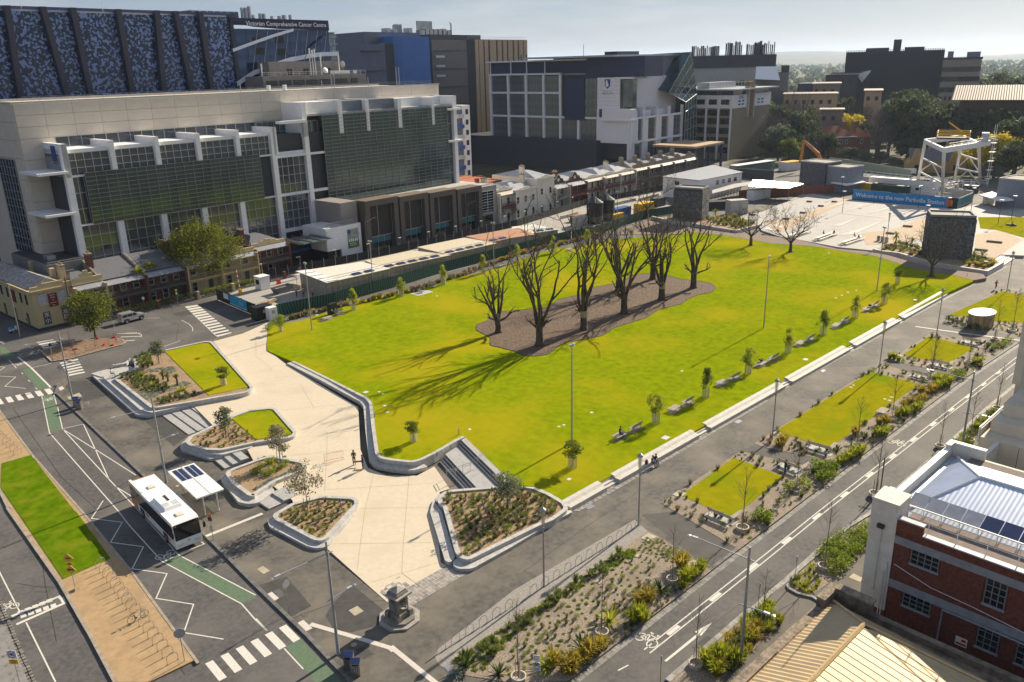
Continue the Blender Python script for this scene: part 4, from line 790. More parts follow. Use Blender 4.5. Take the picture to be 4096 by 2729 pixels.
# mint green bicycle leaning on a hoop
bk=thing('bicycle','pale mint green bicycle with wire basket leaning on a hoop on the sandy median','bicycle',(*(15.56,62.32),.14),.05)
for x in(0,1.05):
 w=MB();w.tube([(x+.34*cos(2*pi*k/16),0,.34+.34*sin(2*pi*k/16))for k in range(17)],.022,4,cap=False);wo=w.obj('wheel',BLACK,bk)
 s_=MB()
 for k in range(6):s_.tube([(x,0,.34),(x+.33*cos(k*1.05),0,.34+.33*sin(k*1.05))],.006,3)
 s_.obj('spokes',STEEL,wo)
mint=mat('mint_paint',(.42,.55,.45),.4);f_=MB()
for p,q in(((0,0,.34),(.38,0,.32)),((.38,0,.32),(.25,0,.85)),((.38,0,.32),(.9,0,.72)),((.27,0,.75),(.9,0,.80)),((0,0,.34),(.27,0,.72)),((.88,0,.86),(1.05,0,.34))):f_.tube([p,q],.02,5)
f_.obj('frame',mint,bk);MB().cbox((.22,0,.9),(.26,.15,.06)).obj('saddle',mat('tan_leather',(.3,.13,.05)),bk)
MB().tube([(.80,-.3,1.0),(.90,-.1,.98),(.90,.1,.98),(.80,.3,1.0)],.015,5).obj('handlebar',CHROME,bk)
w=MB()
for k in range(5):w.tube([(1.0+.06*k,-.15,.75),(1.0+.06*k,.15,.75),(1.0+.06*k,.17,1.0)],.006,3);w.tube([(1.0+.06*k,-.15,.75),(1.0+.06*k,-.17,1.0)],.006,3)
w.tube([(.98,-.17,1),(1.28,-.17,1),(1.28,.17,1),(.98,.17,1),(.98,-.17,1)],.01,3);w.obj('basket',STEEL,bk);MB().cbox((.38,0,.32),(.16,.2,.04)).obj('pedals',BLACK,bk)
# stone drinking fountain
ST=mat('monument_stone',(.22,.20,.175),.85,var=.22,scale=3,bump=.25);ST2=mat('monument_cap',(.33,.31,.28),.85,var=.15,scale=3)
fx=(31.28,47.13);ft=thing('drinking_fountain','old square stone drinking fountain with pyramid cap on octagonal step','fountain',(*fx,.13),.12)
octo=lambda r:[(r*cos(2*pi*k/8+pi/8),r*sin(2*pi*k/8+pi/8))for k in range(8)]
MB().prism(octo(1.75),-.05,.17).obj('octagonal_step',ST2,ft);MB().prism(octo(1.35),.16,.36).obj('octagonal_base',ST,ft)
MB().box(-.62,.62,-.62,.62,.35,.8).obj('plinth',ST,ft)
for x,y in((1,1),(1,-1),(-1,1),(-1,-1)):
 MB().cbox((x*.62,y*.62,.62),(.42,.42,.55),0,0,.8).obj('buttress',ST,ft);MB().box(x*.42-.13,x*.42+.13,y*.42-.13,y*.42+.13,.8,2.2).obj('corner_pier',ST,ft)
MB().box(-.5,.5,-.5,.5,.79,2.25).obj('shaft',ST,ft)
for a in range(4):
 M_=Matrix.Rotation(a*pi/2,4,'Z');bs=MB().lathe([(.08,-.16),(.24,-.04),(.30,.06),(.25,.06),(.12,-.03)],(.62,0,1.35),10);MB().add(bs,M_).obj('basin',ST2,ft)
 MB().add(MB().tube([(.5,0,1.55),(.62,0,1.58),(.64,0,1.5)],.02,5),M_).obj('tap',CHROME,ft);MB().add(MB().box(.5,.515,-.25,.25,1.75,2.05),M_).obj('inscription_panel',mat('dark_stone',(.09,.085,.07)),ft)
MB().box(-.66,.66,-.66,.66,2.24,2.36).obj('cornice',ST,ft);MB().box(-.82,.82,-.82,.82,2.355,2.5).obj('cornice',ST2,ft);MB().cbox((0,0,2.6),(1.25,1.25,.22),0,0,.9).obj('attic',ST,ft);MB().cbox((0,0,2.79),(1.0,1.0,.18)).obj('attic',ST2,ft);MB().cbox((0,0,3.0),(.98,.98,.26),0,0,.05).obj('pyramid_cap',ST2,ft)
# bins
def bin_(label,loc,rz,sticker=True,grp=None):
 t=thing('litter_bin',label,'bin',loc,rz,grp);MB().box(-.34,.34,-.34,.34,0,1.15).obj('cabinet',mat('brushed_steel',(.40,.37,.33),.35,.9,var=.08),t)
 MB().quad((-.36,-.36,1.15),(.36,-.36,1.15),(.36,0,1.42),(-.36,0,1.42)).quad((.36,.36,1.15),(-.36,.36,1.15),(-.36,0,1.42),(.36,0,1.42)).quad((-.36,-.36,1.15),(-.36,0,1.42),(-.36,.36,1.15)).quad((.36,.36,1.15),(.36,0,1.42),(.36,-.36,1.15)).obj('lid',mat('bin_lid',(.10,.13,.26),.3,.7),t)
 if sticker:
  s=MB().box(-.2,.2,-.346,-.338,.42,.82).obj('sticker',BLUE,t)
  for x,z in((-.09,.72),(.09,.70),(-.08,.52),(.09,.53)):MB().box(x-.05,x+.05,-.350,-.345,z-.05,z+.05).obj('print',YELLOW,s)
 MB().box(-.24,.24,-.345,-.339,.92,1.06).obj('slot',BLACK,t);return t
bin_('steel bin with blue gabled lid at the near kerb, the one farther left',(*(25.27,45.24),.13),-.75,False);bin_('steel bin with blue yellow dotted sticker at the near kerb corner',(*(25.23,44.26),.13),-.75)
bin_('steel bin behind another by the upper left crossing',(*(27.56,115.2),.13),-.75,False);bin_('steel bin with blue sticker by the upper left crossing lamp',(*(27.55,114.01),.13),-.75)
for k,p in enumerate(((196.14,78.63),(195.88,77.56),(195.6,76.52))):
 t=thing('square_bin',('left','middle','right')[k]+' one of three pale rounded bins in the far square','bin',(*p,.7),.2);MB().lathe([(.42,0),(.42,1.15),(.38,1.3),(.25,1.4)],n=12).obj('shell',mat('pale_bin',(.55,.52,.47),.5),t);MB().box(-.43,-.40,-.2,.2,.9,1.1).obj('slot',BLACK,t);MB().box(-.43,-.41,-.17,.17,.25,.7).obj('sticker',BLUE if k==1 else STEEL,t)
t=thing('round_bin','round grey steel bin at the right corner of the far planted bed','bin',(*(183.78,51.39),.8));MB().lathe([(.45,0),(.45,1.2),(.40,1.28)],n=14).obj('drum',STEEL,t);MB().lathe([(.36,1.285),(.36,1.29)],n=12).obj('opening',BLACK,t)
# signs
def pole_sign(label,loc,h,boards,rz=0,name='traffic_sign',cat='sign'):
 t=thing(name,label,cat,loc,rz);MB().tube([(0,0,0),(0,0,h)],.032,6).obj('pole',STEEL,t);
 for f in boards:f(t)
 return t
def disk_board(r,z,m,face=None):
 def f(t):
  MB().add(MB().lathe([(r,-.012),(r,.012)],n=18),Matrix.Translation((0,-.05,z))@Matrix.Rotation(pi/2,4,'X')).obj('board',m,t)
  if face:face(t,z)
 return f
def rect_board(w,h_,z,m,txt=None,tm=None,size=.2,rot=0,yo=-.05):
 def f(t):
  q=MB().add(MB().box(-w/2,w/2,-.012,.012,-h_/2,h_/2),Matrix.Translation((0,yo,z))@Matrix.Rotation(rot,4,'Y')).obj('board',m,t)
  if txt:
   for k,s in enumerate(txt):put_text(s,size,'lettering',tm or BLACK,t,(0,yo-.016,z+(len(txt)-1)*size*.55-k*size*1.1))
 return f
BACK=mat('sign_back',(.42,.43,.45),.5,.5)
rzS=radians(-47)
pole_sign('back of a round road sign at the footpath edge near the iron covers',(*(25.34,54.35),.13),2.9,[disk_board(.38,2.75,BACK)],radians(15))
pole_sign('back of a round road sign at the near end of the sandy median',(*(16.72,54.78),.13),2.9,[disk_board(.42,2.6,BACK)],radians(-20))
pole_sign('back of a round road sign at the upper left zebra crossing',(*(28.95,126.08),.13),2.6,[disk_board(.36,2.5,BACK)],radians(-20))
def hump(t):
 DY=mat('sign_yellow',(.62,.36,.04),.5)
 for z,k in((3.1,0),(1.95,1)):
  MB().add(MB().box(-.34,.34,-.012,.012,-.34,.34),Matrix.Translation((0,-.05,z))@Matrix.Rotation(pi/4,4,'Y')).obj('diamond_board',DY,t)
  if k==0:
   b=MB();b.quad(*[(.26*cos(pi*j/6)*-1,-.068,z-.06+.15*sin(pi*j/6)**2)for j in range(7)]);b.obj('hump_symbol',BLACK,t)
  else:
   MB().box(-.26,.12,-.07,-.064,z-.04,z+.10).box(.13,.26,-.07,-.064,z-.04,z+.05).box(-.2,-.1,-.07,-.064,z-.1,z-.04).box(.1,.2,-.07,-.064,z-.1,z-.04).obj('truck_symbol',BLACK,t)
 MB().box(-.33,.33,-.062,-.038,2.4,2.66).obj('plate',DY,t);put_text('10',.26,'lettering',BLACK,t,(0,-.066,2.53),bold=.01)
pole_sign('yellow diamond road hump sign with number ten and truck board on the sandy median',(*(13.81,70.84),.13),3.4,[hump],rzS)
rk=thing('rock','pale rough stone lying at the foot of the yellow diamond sign','rock',(*(13.83,70.55),.13));MB().cbox((0,0,.12),(.6,.3,.26),.4,0,.6).cbox((-.2,.1,.08),(.35,.3,.18),1,0,.7).obj('stone',CUT,rk)
def forty(t):
 MB().box(-.35,.35,-.062,-.038,2.15,2.85).obj('board',mat('sign_blue_white',(.55,.60,.75)),t);b=MB()
 for k in range(20):
  a0,a1=2*pi*k/20,2*pi*(k+1)/20;b.quad(*[(r*cos(a),-.066,2.5+r*sin(a))for r,a in((.24,a0),(.24,a1),(.30,a1),(.30,a0))])
 b.obj('ring',RED,t);put_text('40',.32,'lettering',BLACK,t,(0,-.066,2.5),bold=.012);MB().box(-.35,.35,-.062,-.038,1.65,2.05).obj('board',YELLOW,t)
 put_text('NEW',.18,'lettering',BLACK,t,(0,-.066,1.94));put_text('LIMIT',.18,'lettering',BLACK,t,(0,-.066,1.76))
pole_sign('speed limit forty sign with yellow plate on the grey pavement at lower left',(*(7.09,61.48),.11),2.9,[forty],rzS)
def lane(t):
 MB().box(-.25,.25,-.062,-.038,2.3,2.85).obj('board',WHITEP,t);q=MB()
 for k in range(16):
  a0,a1=2*pi*k/16,2*pi*(k+1)/16;q.quad(*[(r*cos(a),-.066,2.62+r*sin(a))for r,a in((.12,a0),(.12,a1),(.155,a1),(.155,a0))])
 q.obj('ring',RED,t);MB().box(-.27,.27,-.062,-.038,1.55,2.25).obj('board',WHITEP,t);put_text('LANE',.17,'lettering',BLACK,t,(0,-.066,1.68),bold=.006)
 o=bike((0,-.066,1.98),0,.32,t,BLACK);o.location=(0,-.074,2.0);o.rotation_euler=(pi/2,0,0)
pole_sign('white bicycle lane sign on a pole in the left corner of the gravel bed',(*(33.55,33.7),.16),2.95,[lane],radians(-58))
for p,lb,h_ in(((39.92,27.58),'lower right street edge',2.6),((57.89,26.76),'corner of the kerb bed by the clipped bushes',2.6),((52.38,27.04),'street edge bed beside the double armed lamp',2.6)):
 pole_sign('short narrow sign pole seen edge on, '+lb,(*p,.13),h_,[rect_board(.08,.55,h_-.3,BACK)],.4)
for p,lb in(((45.39,154.66),'left of the silver car'),((52.25,156.42),'right of the silver car')):pole_sign('white parking sign on a pole just '+lb,(*p,.13),2.6,[rect_board(.42,.5,2.35,WHITEP)],radians(-35))
pole_sign('tall thin pole with round green yellow sign near the fenced garden',(*(58.02,154.92),.13),3.2,[disk_board(.22,3.0,mat('lime',(.5,.6,.03))),rect_board(.3,.4,2.4,WHITEP)],radians(-30))
pole_sign('bus timetable sign with orange plate on the kerb by the bus stop',(*(25.8,69.54),.13),2.9,[rect_board(.42,.3,2.7,ORANGE),rect_board(.42,.42,2.3,DARK),rect_board(.32,.6,1.3,BACK)],radians(-55))
pole_sign('thin sign pole with notice board beside the left footpath bins',(*(27.12,108.45),.13),2.6,[rect_board(.45,.4,2.45,WHITEP)],radians(-40))
for p,lb,z in(((51.88,80.12),'beside the bent stone wall',None),((55.8,68.44),'near the top of the lawn stair',None),((46.97,54.27),'in the big right hand planter',.7),((37.13,64.73),'in the smallest front planter',.55)):
 t=thing('bollard_light','small grey bollard light '+lb,'bollard',(*p,z if z else zl(*p)));MB().tube([(0,0,0),(0,0,.95)],.07,8).obj('post',STEEL,t);MB().lathe([(.075,.8),(.075,.9)],n=8).obj('lens',WHITEP,t)
 # crowd barrier
cb=thing('crowd_barrier','orange steel crowd barrier standing on the warm concrete plaza','barrier');a_,b_=Vector((41.6,75.21,0.47)),Vector((43.62,74.48,0.46));b=MB();q=MB()
Z=Vector((0,0,1.05));f0,f1=a_+Vector((0,0,.2)),b_+Vector((0,0,.2));b.tube([f0,a_+Z*.95,a_+Z+(b_-a_)*.06,b_+Z-(b_-a_)*.06,b_+Z*.95,f1,f0],.022,5);b.obj('frame',ORANGE,cb)
for k in range(1,11):p=f0+(f1-f0)*k/11;q.tube([p,p+Vector((0,0,.83))],.01,4)
q.obj('bars',ORANGE,cb);n_=Vector((-(b_-a_).y,(b_-a_).x,0)).normalized()*.3
for p in(a_,b_):MB().tube([p-n_+Vector((0,0,.03)),p+Vector((0,0,.2)),p+n_+Vector((0,0,.03))],.02,4).obj('foot',ORANGE,cb)
# bus
bx=thing('bus','white city bus with orange rear corner stopped at the shelter','bus');bl,br_=Vector((22.61,70.12)),Vector((24.82,69.82));bc=(bl+br_)/2;bang=radians(-90)+.035
bx.location=(*bc,0);bx.rotation_euler.z=bang+pi/2;L,Wd=12.2,2.5
bx.rotation_euler.z=-.03
BW=mat('bus_white',(.80,.79,.77),.3,var=.03);BG_=mat('bus_glass',(.012,.013,.015),.08,var=.2,spec=.8)
b=MB();pr=[(-.02,.38),(-.06,.9),(0,1.25),(.16,2.75),(.5,2.95),(L-.4,2.95),(L-.05,2.7),(L,.42)]
k=len(pr);w2=Wd/2
for s in(-1,1):b.quad(*[(s*w2,y,z)for y,z in(pr if s<0 else pr[::-1])])
for i in range(k):(y0,z0),(y1,z1)=pr[i],pr[(i+1)%k];b.quad((-w2,y0,z0),(w2,y0,z0),(w2,y1,z1),(-w2,y1,z1))
b.obj('body',BW,bx)
MB().quad((-w2+.05,-.035,1.22),(w2-.05,-.035,1.22),(w2-.05,.145,2.62),(-w2+.05,.145,2.62)).obj('windscreen',BG_,bx)
MB().cbox((0,.1,2.66),(2.3,.08,.28)).obj('destination_board',BLACK,bx)
for x in(-1.0,1.0):MB().box(x-.06,x+.06,.03,.08,2.62,2.74).obj('marker_lamp',ORANGE,bx)
for s in(-1,1):
 wy=[(.35,1.45),(1.5,3.5),(3.55,5.6),(5.65,7.6),(7.65,9.4),(9.45,11.0)]
 for y0,y1 in wy:MB().box(s*w2-.012,s*w2+.012,y0,y1,1.18,2.58).obj('window',BG_,bx)
 for y in(2.55,8.9):
  wh=MB().add(MB().lathe([(.5,-.14),(.5,.14)],n=18),Matrix.Translation((s*(w2-.1),y,.5))@Matrix.Rotation(pi/2,4,'Y')).obj('wheel',BLACK,bx)
  MB().add(MB().lathe([(.28,-.15),(.28,.155),(.1,.17)],n=12),Matrix.Translation((s*(w2-.1),y,.5))@Matrix.Rotation(s*pi/2,4,'Y')).obj('rim',STEEL,wh)
  MB().box(s*w2-.006,s*w2+.006,y-.62,y+.62,.3,1.05).obj('wheel_arch',DARK,bx)
 MB().cbox((s*.95,-.05,.72),(.38,.06,.2)).obj('headlight',mat('headlight',(.7,.65,.5),.1),bx)
 MB().tube([(s*1.1,.1,2.7),(s*1.45,-.25,2.55),(s*1.5,-.28,2.3)],.03,5).obj('mirror_arm',BLACK,bx);MB().cbox((s*1.5,-.28,2.05),(.22,.12,.5)).obj('mirror',BLACK,bx)
for x,z in((-.62,.74),(.62,.74)):MB().cbox((x,-.06,z),(.16,.04,.16)).obj('fog_lamp',mat('headlight',(.7,.65,.5)),bx)
MB().box(-.26,.26,-.09,-.06,.5,.63).obj('number_plate',WHITEP,bx)
MB().cbox((0,-.07,.95),(.34,.02,.03),0).cbox((0,-.07,.95),(.05,.02,.26),0,0,1,.5).obj('badge',STEEL,bx)
OR2=mat('bus_orange',(.62,.16,.03),.35)
MB().box(-w2-.015,-w2+.01,10.2,12.05,.5,2.7).obj('orange_panel',OR2,bx);MB().box(-w2+.1,w2-.1,L-.03,L+.02,.6,2.5).obj('rear_panel',OR2,bx);MB().box(-w2-.02,-w2+.008,10.5,11.9,1.15,2.62).obj('rear_glass',BG_,bx)
o=put_text('401',.85,'lettering',mat('pale_print',(.45,.45,.42)),bx,(-w2-.026,11.2,1.95),-pi/2,bold=.02)
MB().box(-w2-.013,-w2+.01,7.0,8.0,.7,1.05).obj('red_graphic',mat('bus_pink',(.6,.25,.18)),bx);MB().box(-w2-.013,-w2+.01,1.35,1.95,.55,1.0).obj('logo_print',mat('bus_pink',(.6,.25,.18)),bx)
b=MB();b.cbox((0,4.6,3.1),(1.75,3.3,.32),0,0,.88);b.obj('air_conditioner',BW,bx)
for x in(-.42,.42):MB().box(x-.3,x+.3,3.3,4.2,3.255,3.27).obj('grille',mat('bus_grille',(.50,.51,.54),.4),bx)
for y in(4.55,4.9,5.25,5.6):
 MB().lathe([(.15,3.255),(.15,3.30),(.1,3.30)],(.1,y,0),10).obj('fan',BLACK,bx)
for y in(1.6,9.0):MB().cbox((0,y,3.0),(.75,.75,.12),0,0,.85).obj('roof_hatch',mat('hatch',(.62,.58,.48)),bx)
MB().box(-w2,-w2+.25,8.4,12.0,2.93,3.05).obj('roof_cove',BW,bx);MB().box(-w2+.1,w2-.1,L-.5,L-.42,2.94,2.99).obj('roof_edge',OR2,bx)
# bus shelter
sp_=[(26.71,81.63),(29.49,81.48),(29.29,73.78),(26.38,73.72)];c0=Vector(sp_[0]);ex=(Vector(sp_[3])-c0);ey=(Vector(sp_[1])-c0)
bs=thing('bus_shelter','white flat roofed bus shelter with solar panels on its roof','bus shelter',(*c0,.13),atan2(ex.y,ex.x));LX,LY=ex.length,ey.length
MB().box(0,LX,0,LY,2.45,2.6).obj('roof',WHITEP,bs);MB().box(-.03,LX+.03,LY*.5-.02,LY*.5+.02,2.6,2.612).obj('ridge_gap',DARK,bs)
for k in range(4):
 y=LY*(.13+.2*k+(.06 if k>1 else 0));o=MB().box(LX*.05,LX*.42,y,y+LY*.13,2.62,2.66).obj('solar_panel',PVC,bs)
 MB().box(LX*.05-.05,LX*.42+.05,y-.04,y+LY*.13+.04,2.604,2.622).obj('panel_frame',STEEL,bs)
for fx_ in(.33,.66,.83):MB().box(LX*fx_,LX*fx_+.015,0,LY,2.6,2.606).obj('roof_seam',mat('lamp_alu',(.66,.67,.70)),bs)
for x,y in((.15*LX,.35*LY),(.9*LX,.3*LY),(.9*LX,.8*LY),(.15*LX,.8*LY)):MB().tube([(x,y,0),(x,y,2.46)],.06,8).obj('post',WHITEP,bs)
MB().box(.1*LX,.92*LX,.82*LY,.84*LY,.35,2.3).obj('back_glass',mat('clear_panel',(.25,.28,.3),.1,alpha=.35),bs)
for k in range(5):MB().box(.12*LX,.75*LX,.1*LY+k*.1-.45,.1*LY+k*.1-.37,.44,.48).obj('bench_slat',STEEL,bs)
for x in(.2,.6):MB().box(x*LX,x*LX+.06,.1*LY-.42,.1*LY,0,.44).obj('bench_leg',STEEL,bs)
# silver car and scooter
def car(label,loc,rz,m):
 t=thing('parked_car',label,'car',loc,rz);b=MB();w=.9
 pr=[(-2.35,.45),(-2.38,.95),(-2.3,1.15),(-2.15,1.75),(-1.9,1.84),(.35,1.82),(1.05,1.22),(2.2,1.08),(2.36,.85),(2.36,.42)]
 for s in(-1,1):b.quad(*[(x,s*w,z)for x,z in(pr if s<0 else pr[::-1])])
 for i in range(len(pr)):(x0,z0),(x1,z1)=pr[i],pr[(i+1)%len(pr)];b.quad((x0,w,z0),(x0,-w,z0),(x1,-w,z1),(x1,w,z1))
 b.obj('body',m,t)
 for s in(-1,1):
  for x0,x1,x2,x3 in((-2.1,-1.25,-1.2,-2.0),(-1.15,-.2,-.2,-1.15),(-.1,.85,.3,-.1)):MB().quad(*[(x,s*(w+.006),z)for x,z in((x0,1.2),(x1,1.2),(x2,1.7),(x3,1.7))][::s]).obj('window',GLASS,t)
  for x in(-1.4,1.4):
   wh=MB().add(MB().lathe([(.37,-.13),(.37,.13)],n=16),Matrix.Translation((x,s*.82,.37))@Matrix.Rotation(pi/2,4,'X')).obj('wheel',BLACK,t)
   MB().add(MB().lathe([(.22,-.135),(.22,.135)],n=10),Matrix.Translation((x,s*.83,.37))@Matrix.Rotation(pi/2,4,'X')).obj('rim',STEEL,wh);MB().box(x-.5,x+.5,s*.9-.008,s*.9+.008,.4,.88).obj('wheel_arch',DARK,t)
  MB().cbox((2.33,s*.68,.9),(.1,.35,.17)).obj('headlight',WHITEP,t);MB().cbox((-2.36,s*.75,1.05),(.06,.2,.4)).obj('tail_light',RED,t);MB().box(-1.8,.2,s*.62-.02,s*.62+.02,1.87,1.91).obj('roof_rail',STEEL,t);MB().cbox((.6,s*1.0,1.3),(.15,.22,.15)).obj('mirror',m,t)
 MB().quad((.43,.78,1.76),(.43,-.78,1.76),(1.0,-.82,1.28),(1.0,.82,1.28)).obj('windscreen',GLASS,t);MB().cbox((2.4,0,.62),(.12,1.5,.3)).obj('bull_bar',STEEL,t);return t
car('silver four wheel drive parked at the kerb in front of the brick terraces',(*(47.97,151.38),.0),.16,mat('silver_paint',(.55,.56,.58),.25,.6,var=.03))
t=thing('motor_scooter','scooter with a blue cover parked in the shade at far left','scooter',(*(30.79,159.86),.13),.5)
for x in(-.6,.6):MB().add(MB().lathe([(.27,-.06),(.27,.06)],n=12),Matrix.Translation((x,0,.27))@Matrix.Rotation(pi/2,4,'X')).obj('wheel',BLACK,t)
MB().cbox((-.35,0,.65),(.9,.4,.4),0,0,.7).obj('body',WHITEP,t);MB().cbox((-.5,0,.95),(.8,.55,.35),0,0,.6).obj('cover',mat('tarp_blue',(.05,.25,.55)),t);MB().cbox((.5,0,.7),(.14,.4,.8)).obj('leg_shield',WHITEP,t);MB().tube([(.42,-.35,1.1),(.42,.35,1.1)],.025,5).obj('handlebar',BLACK,t)
# picnic tables, blocks in the far square
def picnic(label,loc,rz,m,L=5.0,grp=None):
 t=thing('picnic_table',label,'table',loc,rz,grp);MB().box(-L/2,L/2,-.4,.4,.70,.76).obj('table_top',m,t)
 for y in(-.85,.85):
  for x in(-L/4,L/4):MB().box(x-L/4+.1,x+L/4-.1,y-.2,y+.2,.42,.47).obj('bench_top',m,t)
 for x in(-L*.4,0,L*.4):MB().tube([(x,-.85,0),(x,-.85,.42),(x,0,.42),(x,.85,.42),(x,.85,0)],.04,4).obj('leg_frame',DSTEEL,t);MB().box(x-.05,x+.05,-.05,.05,0,.7).obj('leg',DSTEEL,t)
 return t
PTM=mat('bleached_timber',(.62,.57,.48),.7)
PG='long picnic tables in the far square'
for a,b_,lb in(((186.94,89.77),(197.88,90.11),'long pale picnic table where a person in navy sits'),((186.13,82.91),(196.12,82.71),'long pale picnic table where two people sit facing'),((185.82,96.26),(197.1,96.64),'long pale picnic table half behind the spreading bare tree')):
 picnic(lb,(*lerp(a,b_,.5),.72),atan2(b_[1]-a[1],b_[0]-a[0]),PTM,(Vector(a)-Vector(b_)).length,PG)
for p,lb in(((196.04,105.75),'upper left'),((194.93,103.59),'right'),((190.34,103.48),'lower left'),((191.01,104.94),'far left')):
 t=thing('cafe_table','small white table on orange legs, the '+lb+' of four beside the bare tree','table',(*p,.62),.4);MB().box(-.8,.8,-.5,.5,.71,.76).obj('table_top',WHITEP,t)
 for x in(-.65,.65):MB().tube([(x,-.4,0),(x,0,.7),(x,.4,0)],.035,4).obj('leg',ORANGE,t)
for k,(p,ln,lb)in enumerate((((245.46,113.15),1.6,'near the blue banner'),((235.61,112.62),1.6,'left of the first disc lamp'),((209.88,110),1.6,'behind the spreading bare tree'),((221.64,111.13),1.6,'among the bare tree branches'),((217.62,80.27),2.2,'left of the wide bare tree'),((205.98,79.9),2.0,'right of the three pale bins'),((210.72,57.84),3.2,'right of the stone clad tower, farther'),((199.78,57.21),2.6,'right of the stone clad tower, nearer'),((234.88,61.27),2.4,'where a person in green sits'),((241.91,119.5),1.6,'under the reddish fence'),((211.07,121.08),1.8,'beside the mural fence end'))):
 t=thing('stone_block','dark rectangular seating block '+lb,'block',(*p,zl(*p)),.15);MB().cbox((0,0,.22),(.6,ln,.48)).obj('block',mat('weathered_block',(.20,.165,.13),.85,var=.2),t)
 # the row of buildings behind the lawn
RA=radians(5.4)
def row(uu,off,z=0):return(34+uu*cos(RA)-off*sin(RA),157.3+uu*sin(RA)+off*cos(RA),z)
def pane_grid(t,name,x0,x1,nx,z0,z1,nz,y,gm,gap=.05,th=.04,skip=None,limit=300,axis='x'):
 """a grid of alike panes or panels lying in the plane y (or x = y when axis is 'y')"""
 w,h=(x1-x0)/nx,(z1-z0)/nz
 me=(MB().box(-w/2+gap,w/2-gap,-th/2,th/2,-h/2+gap,h/2-gap)if axis=='x'else MB().box(-th/2,th/2,-w/2+gap,w/2-gap,-h/2+gap,h/2-gap)).mesh(name,gm)
 T=[]
 for i in range(nx):
  for j in range(nz):
   if skip and skip(i,j):continue
   c=x0+(i+.5)*w;T.append(T3(c if axis=='x'else y,y if axis=='x'else c,z0+(j+.5)*h))
 pieces(t,name,me,T,limit)
def mullions(t,x0,x1,nx,z0,z1,nz,y,m,w=.06,d=.12,axis='x',name='mullions',wh=None):
 b=MB();wh=wh or w
 for i in range(nx+1):x=x0+(x1-x0)*i/nx;(b.box(x-w/2,x+w/2,y-d,y+.02,z0,z1)if axis=='x'else b.box(y-d,y+.02,x-w/2,x+w/2,z0,z1))
 for j in range(nz+1):z=z0+(z1-z0)*j/nz;(b.box(x0,x1,y-d*.9,y+.015,z-wh/2,z+wh/2)if axis=='x'else b.box(y-d*.9,y+.015,x0,x1,z-wh/2,z+wh/2))
 return b.obj(name,m,t)
CREAM=mat('cream_panel',(.62,.55,.46),.75,var=.05,scale=.6,coord='object');TILE=mat('white_tile',(.78,.77,.78),.5,var=.05)
CGL=mat('curtain_glass',(.13,.145,.165),.05,.55,var=.25,scale=.2,coord='object',spec=.8);SGL=mat('screen_glass',(.085,.12,.115),.07,.5,var=.3,scale=.15,coord='object',spec=.8)
ALU=mat('window_aluminium',(.50,.51,.53),.4,.5,var=.04);LOUV=mat('grey_louvre',(.17,.19,.24),.6,.2)
fb=thing('faculty_building','long cream panelled building with white fins and gridded green glass screens','building',row(0,11),RA)
b=MB();b.box(10,120.2,8.35,34,0,37.9);b.obj('body',CREAM,fb)
pane_grid(fb,'cladding_panel',10,120,21,31.6,38.05,3,8.2,CREAM,.025,.3);pane_grid(fb,'cladding_panel',10,16.2,1,0,31.6,8,8.2,CREAM,.03,.3)
pane_grid(fb,'cladding_panel',8.36,34,5,28,38,3,9.9,CREAM,.03,.2,axis='y');pane_grid(fb,'cladding_panel',8.36,12,1,0,28,7,9.9,CREAM,.03,.2,axis='y')
pane_grid(fb,'pane',13,22,6,9,27.6,12,9.9,GLASS,.04,.1,axis='y');mullions(fb,13,22,6,9,27.6,12,9.86,ALU,.08,.1,'y')
MB().box(9.7,120.4,8.0,8.5,38.05,38.35).box(9.7,10.2,8.5,34,38,38.35).box(10,120,33.6,34.2,37.9,38.4).obj('roof_coping',GREYC,fb)
b=MB();r_=random.Random(4)
for x in range(12,118,3):b.box(x,x+.05,8.6,8.65,38.3,39.2)
b.box(12,118,8.58,8.64,39.15,39.2).box(12,118,8.58,8.64,38.75,38.8);b.obj('roof_rail',STEEL,fb)
for x,h in((60,2.6),(67.5,1.5),(72,1.5),(83,2.2),(86,4.4),(87,4.4),(98,2.6),(108,5),(109,5)):MB().tube([(x,12,37.9),(x,12,38+h)],.09 if h>2 else.5,8).obj('roof_vent',STEEL if h>2 else WHITEP,fb)
pane_grid(fb,'pane',16.2,60,18,29.6,31.6,1,8.1,CGL,.05);mullions(fb,16.2,60,18,29.6,31.6,1,8.05,ALU,.09)
MB().box(13.8,60,.75,8.3,28.9,29.6).obj('terrace_roof',TILE,fb);MB().box(13.8,118,1.1,8.3,0,28.8).obj('dark_core',DARK,fb)
fins=[13.8,22.6,31.6,40.6,49.8,59.2]
for k,x in enumerate(fins):MB().box(x,x+.95,-.2,8.1,24.6,30.75).obj('fin',TILE,fb)
for a_,c_ in zip(fins,fins[1:]):
 pane_grid(fb,'pane',a_+1,c_,5,24.8,28.9,3,.9,CGL,.05);mullions(fb,a_+1,c_,5,24.8,28.9,3,.86,ALU,.1,.14)
pane_grid(fb,'pane',14.7,58.6,24,.5,15.2,7,.9,CGL,.05,limit=170);mullions(fb,14.7,58.6,24,.5,15.2,7,.86,ALU,.08,.14)
for x in(13.6,21.7,30.7,39.8,48.9,58.5,67.6):MB().box(x,x+1.2,-.2,.85,0,15.4 if 14<x<58 else(30.7 if x<60 else 32)).obj('column',TILE,fb)
pane_grid(fb,'pane',14.8,17.2,2,15.4,24.5,3,.9,CGL,.05);mullions(fb,14.8,17.2,2,15.4,24.5,3,.86,ALU,.1,.14)
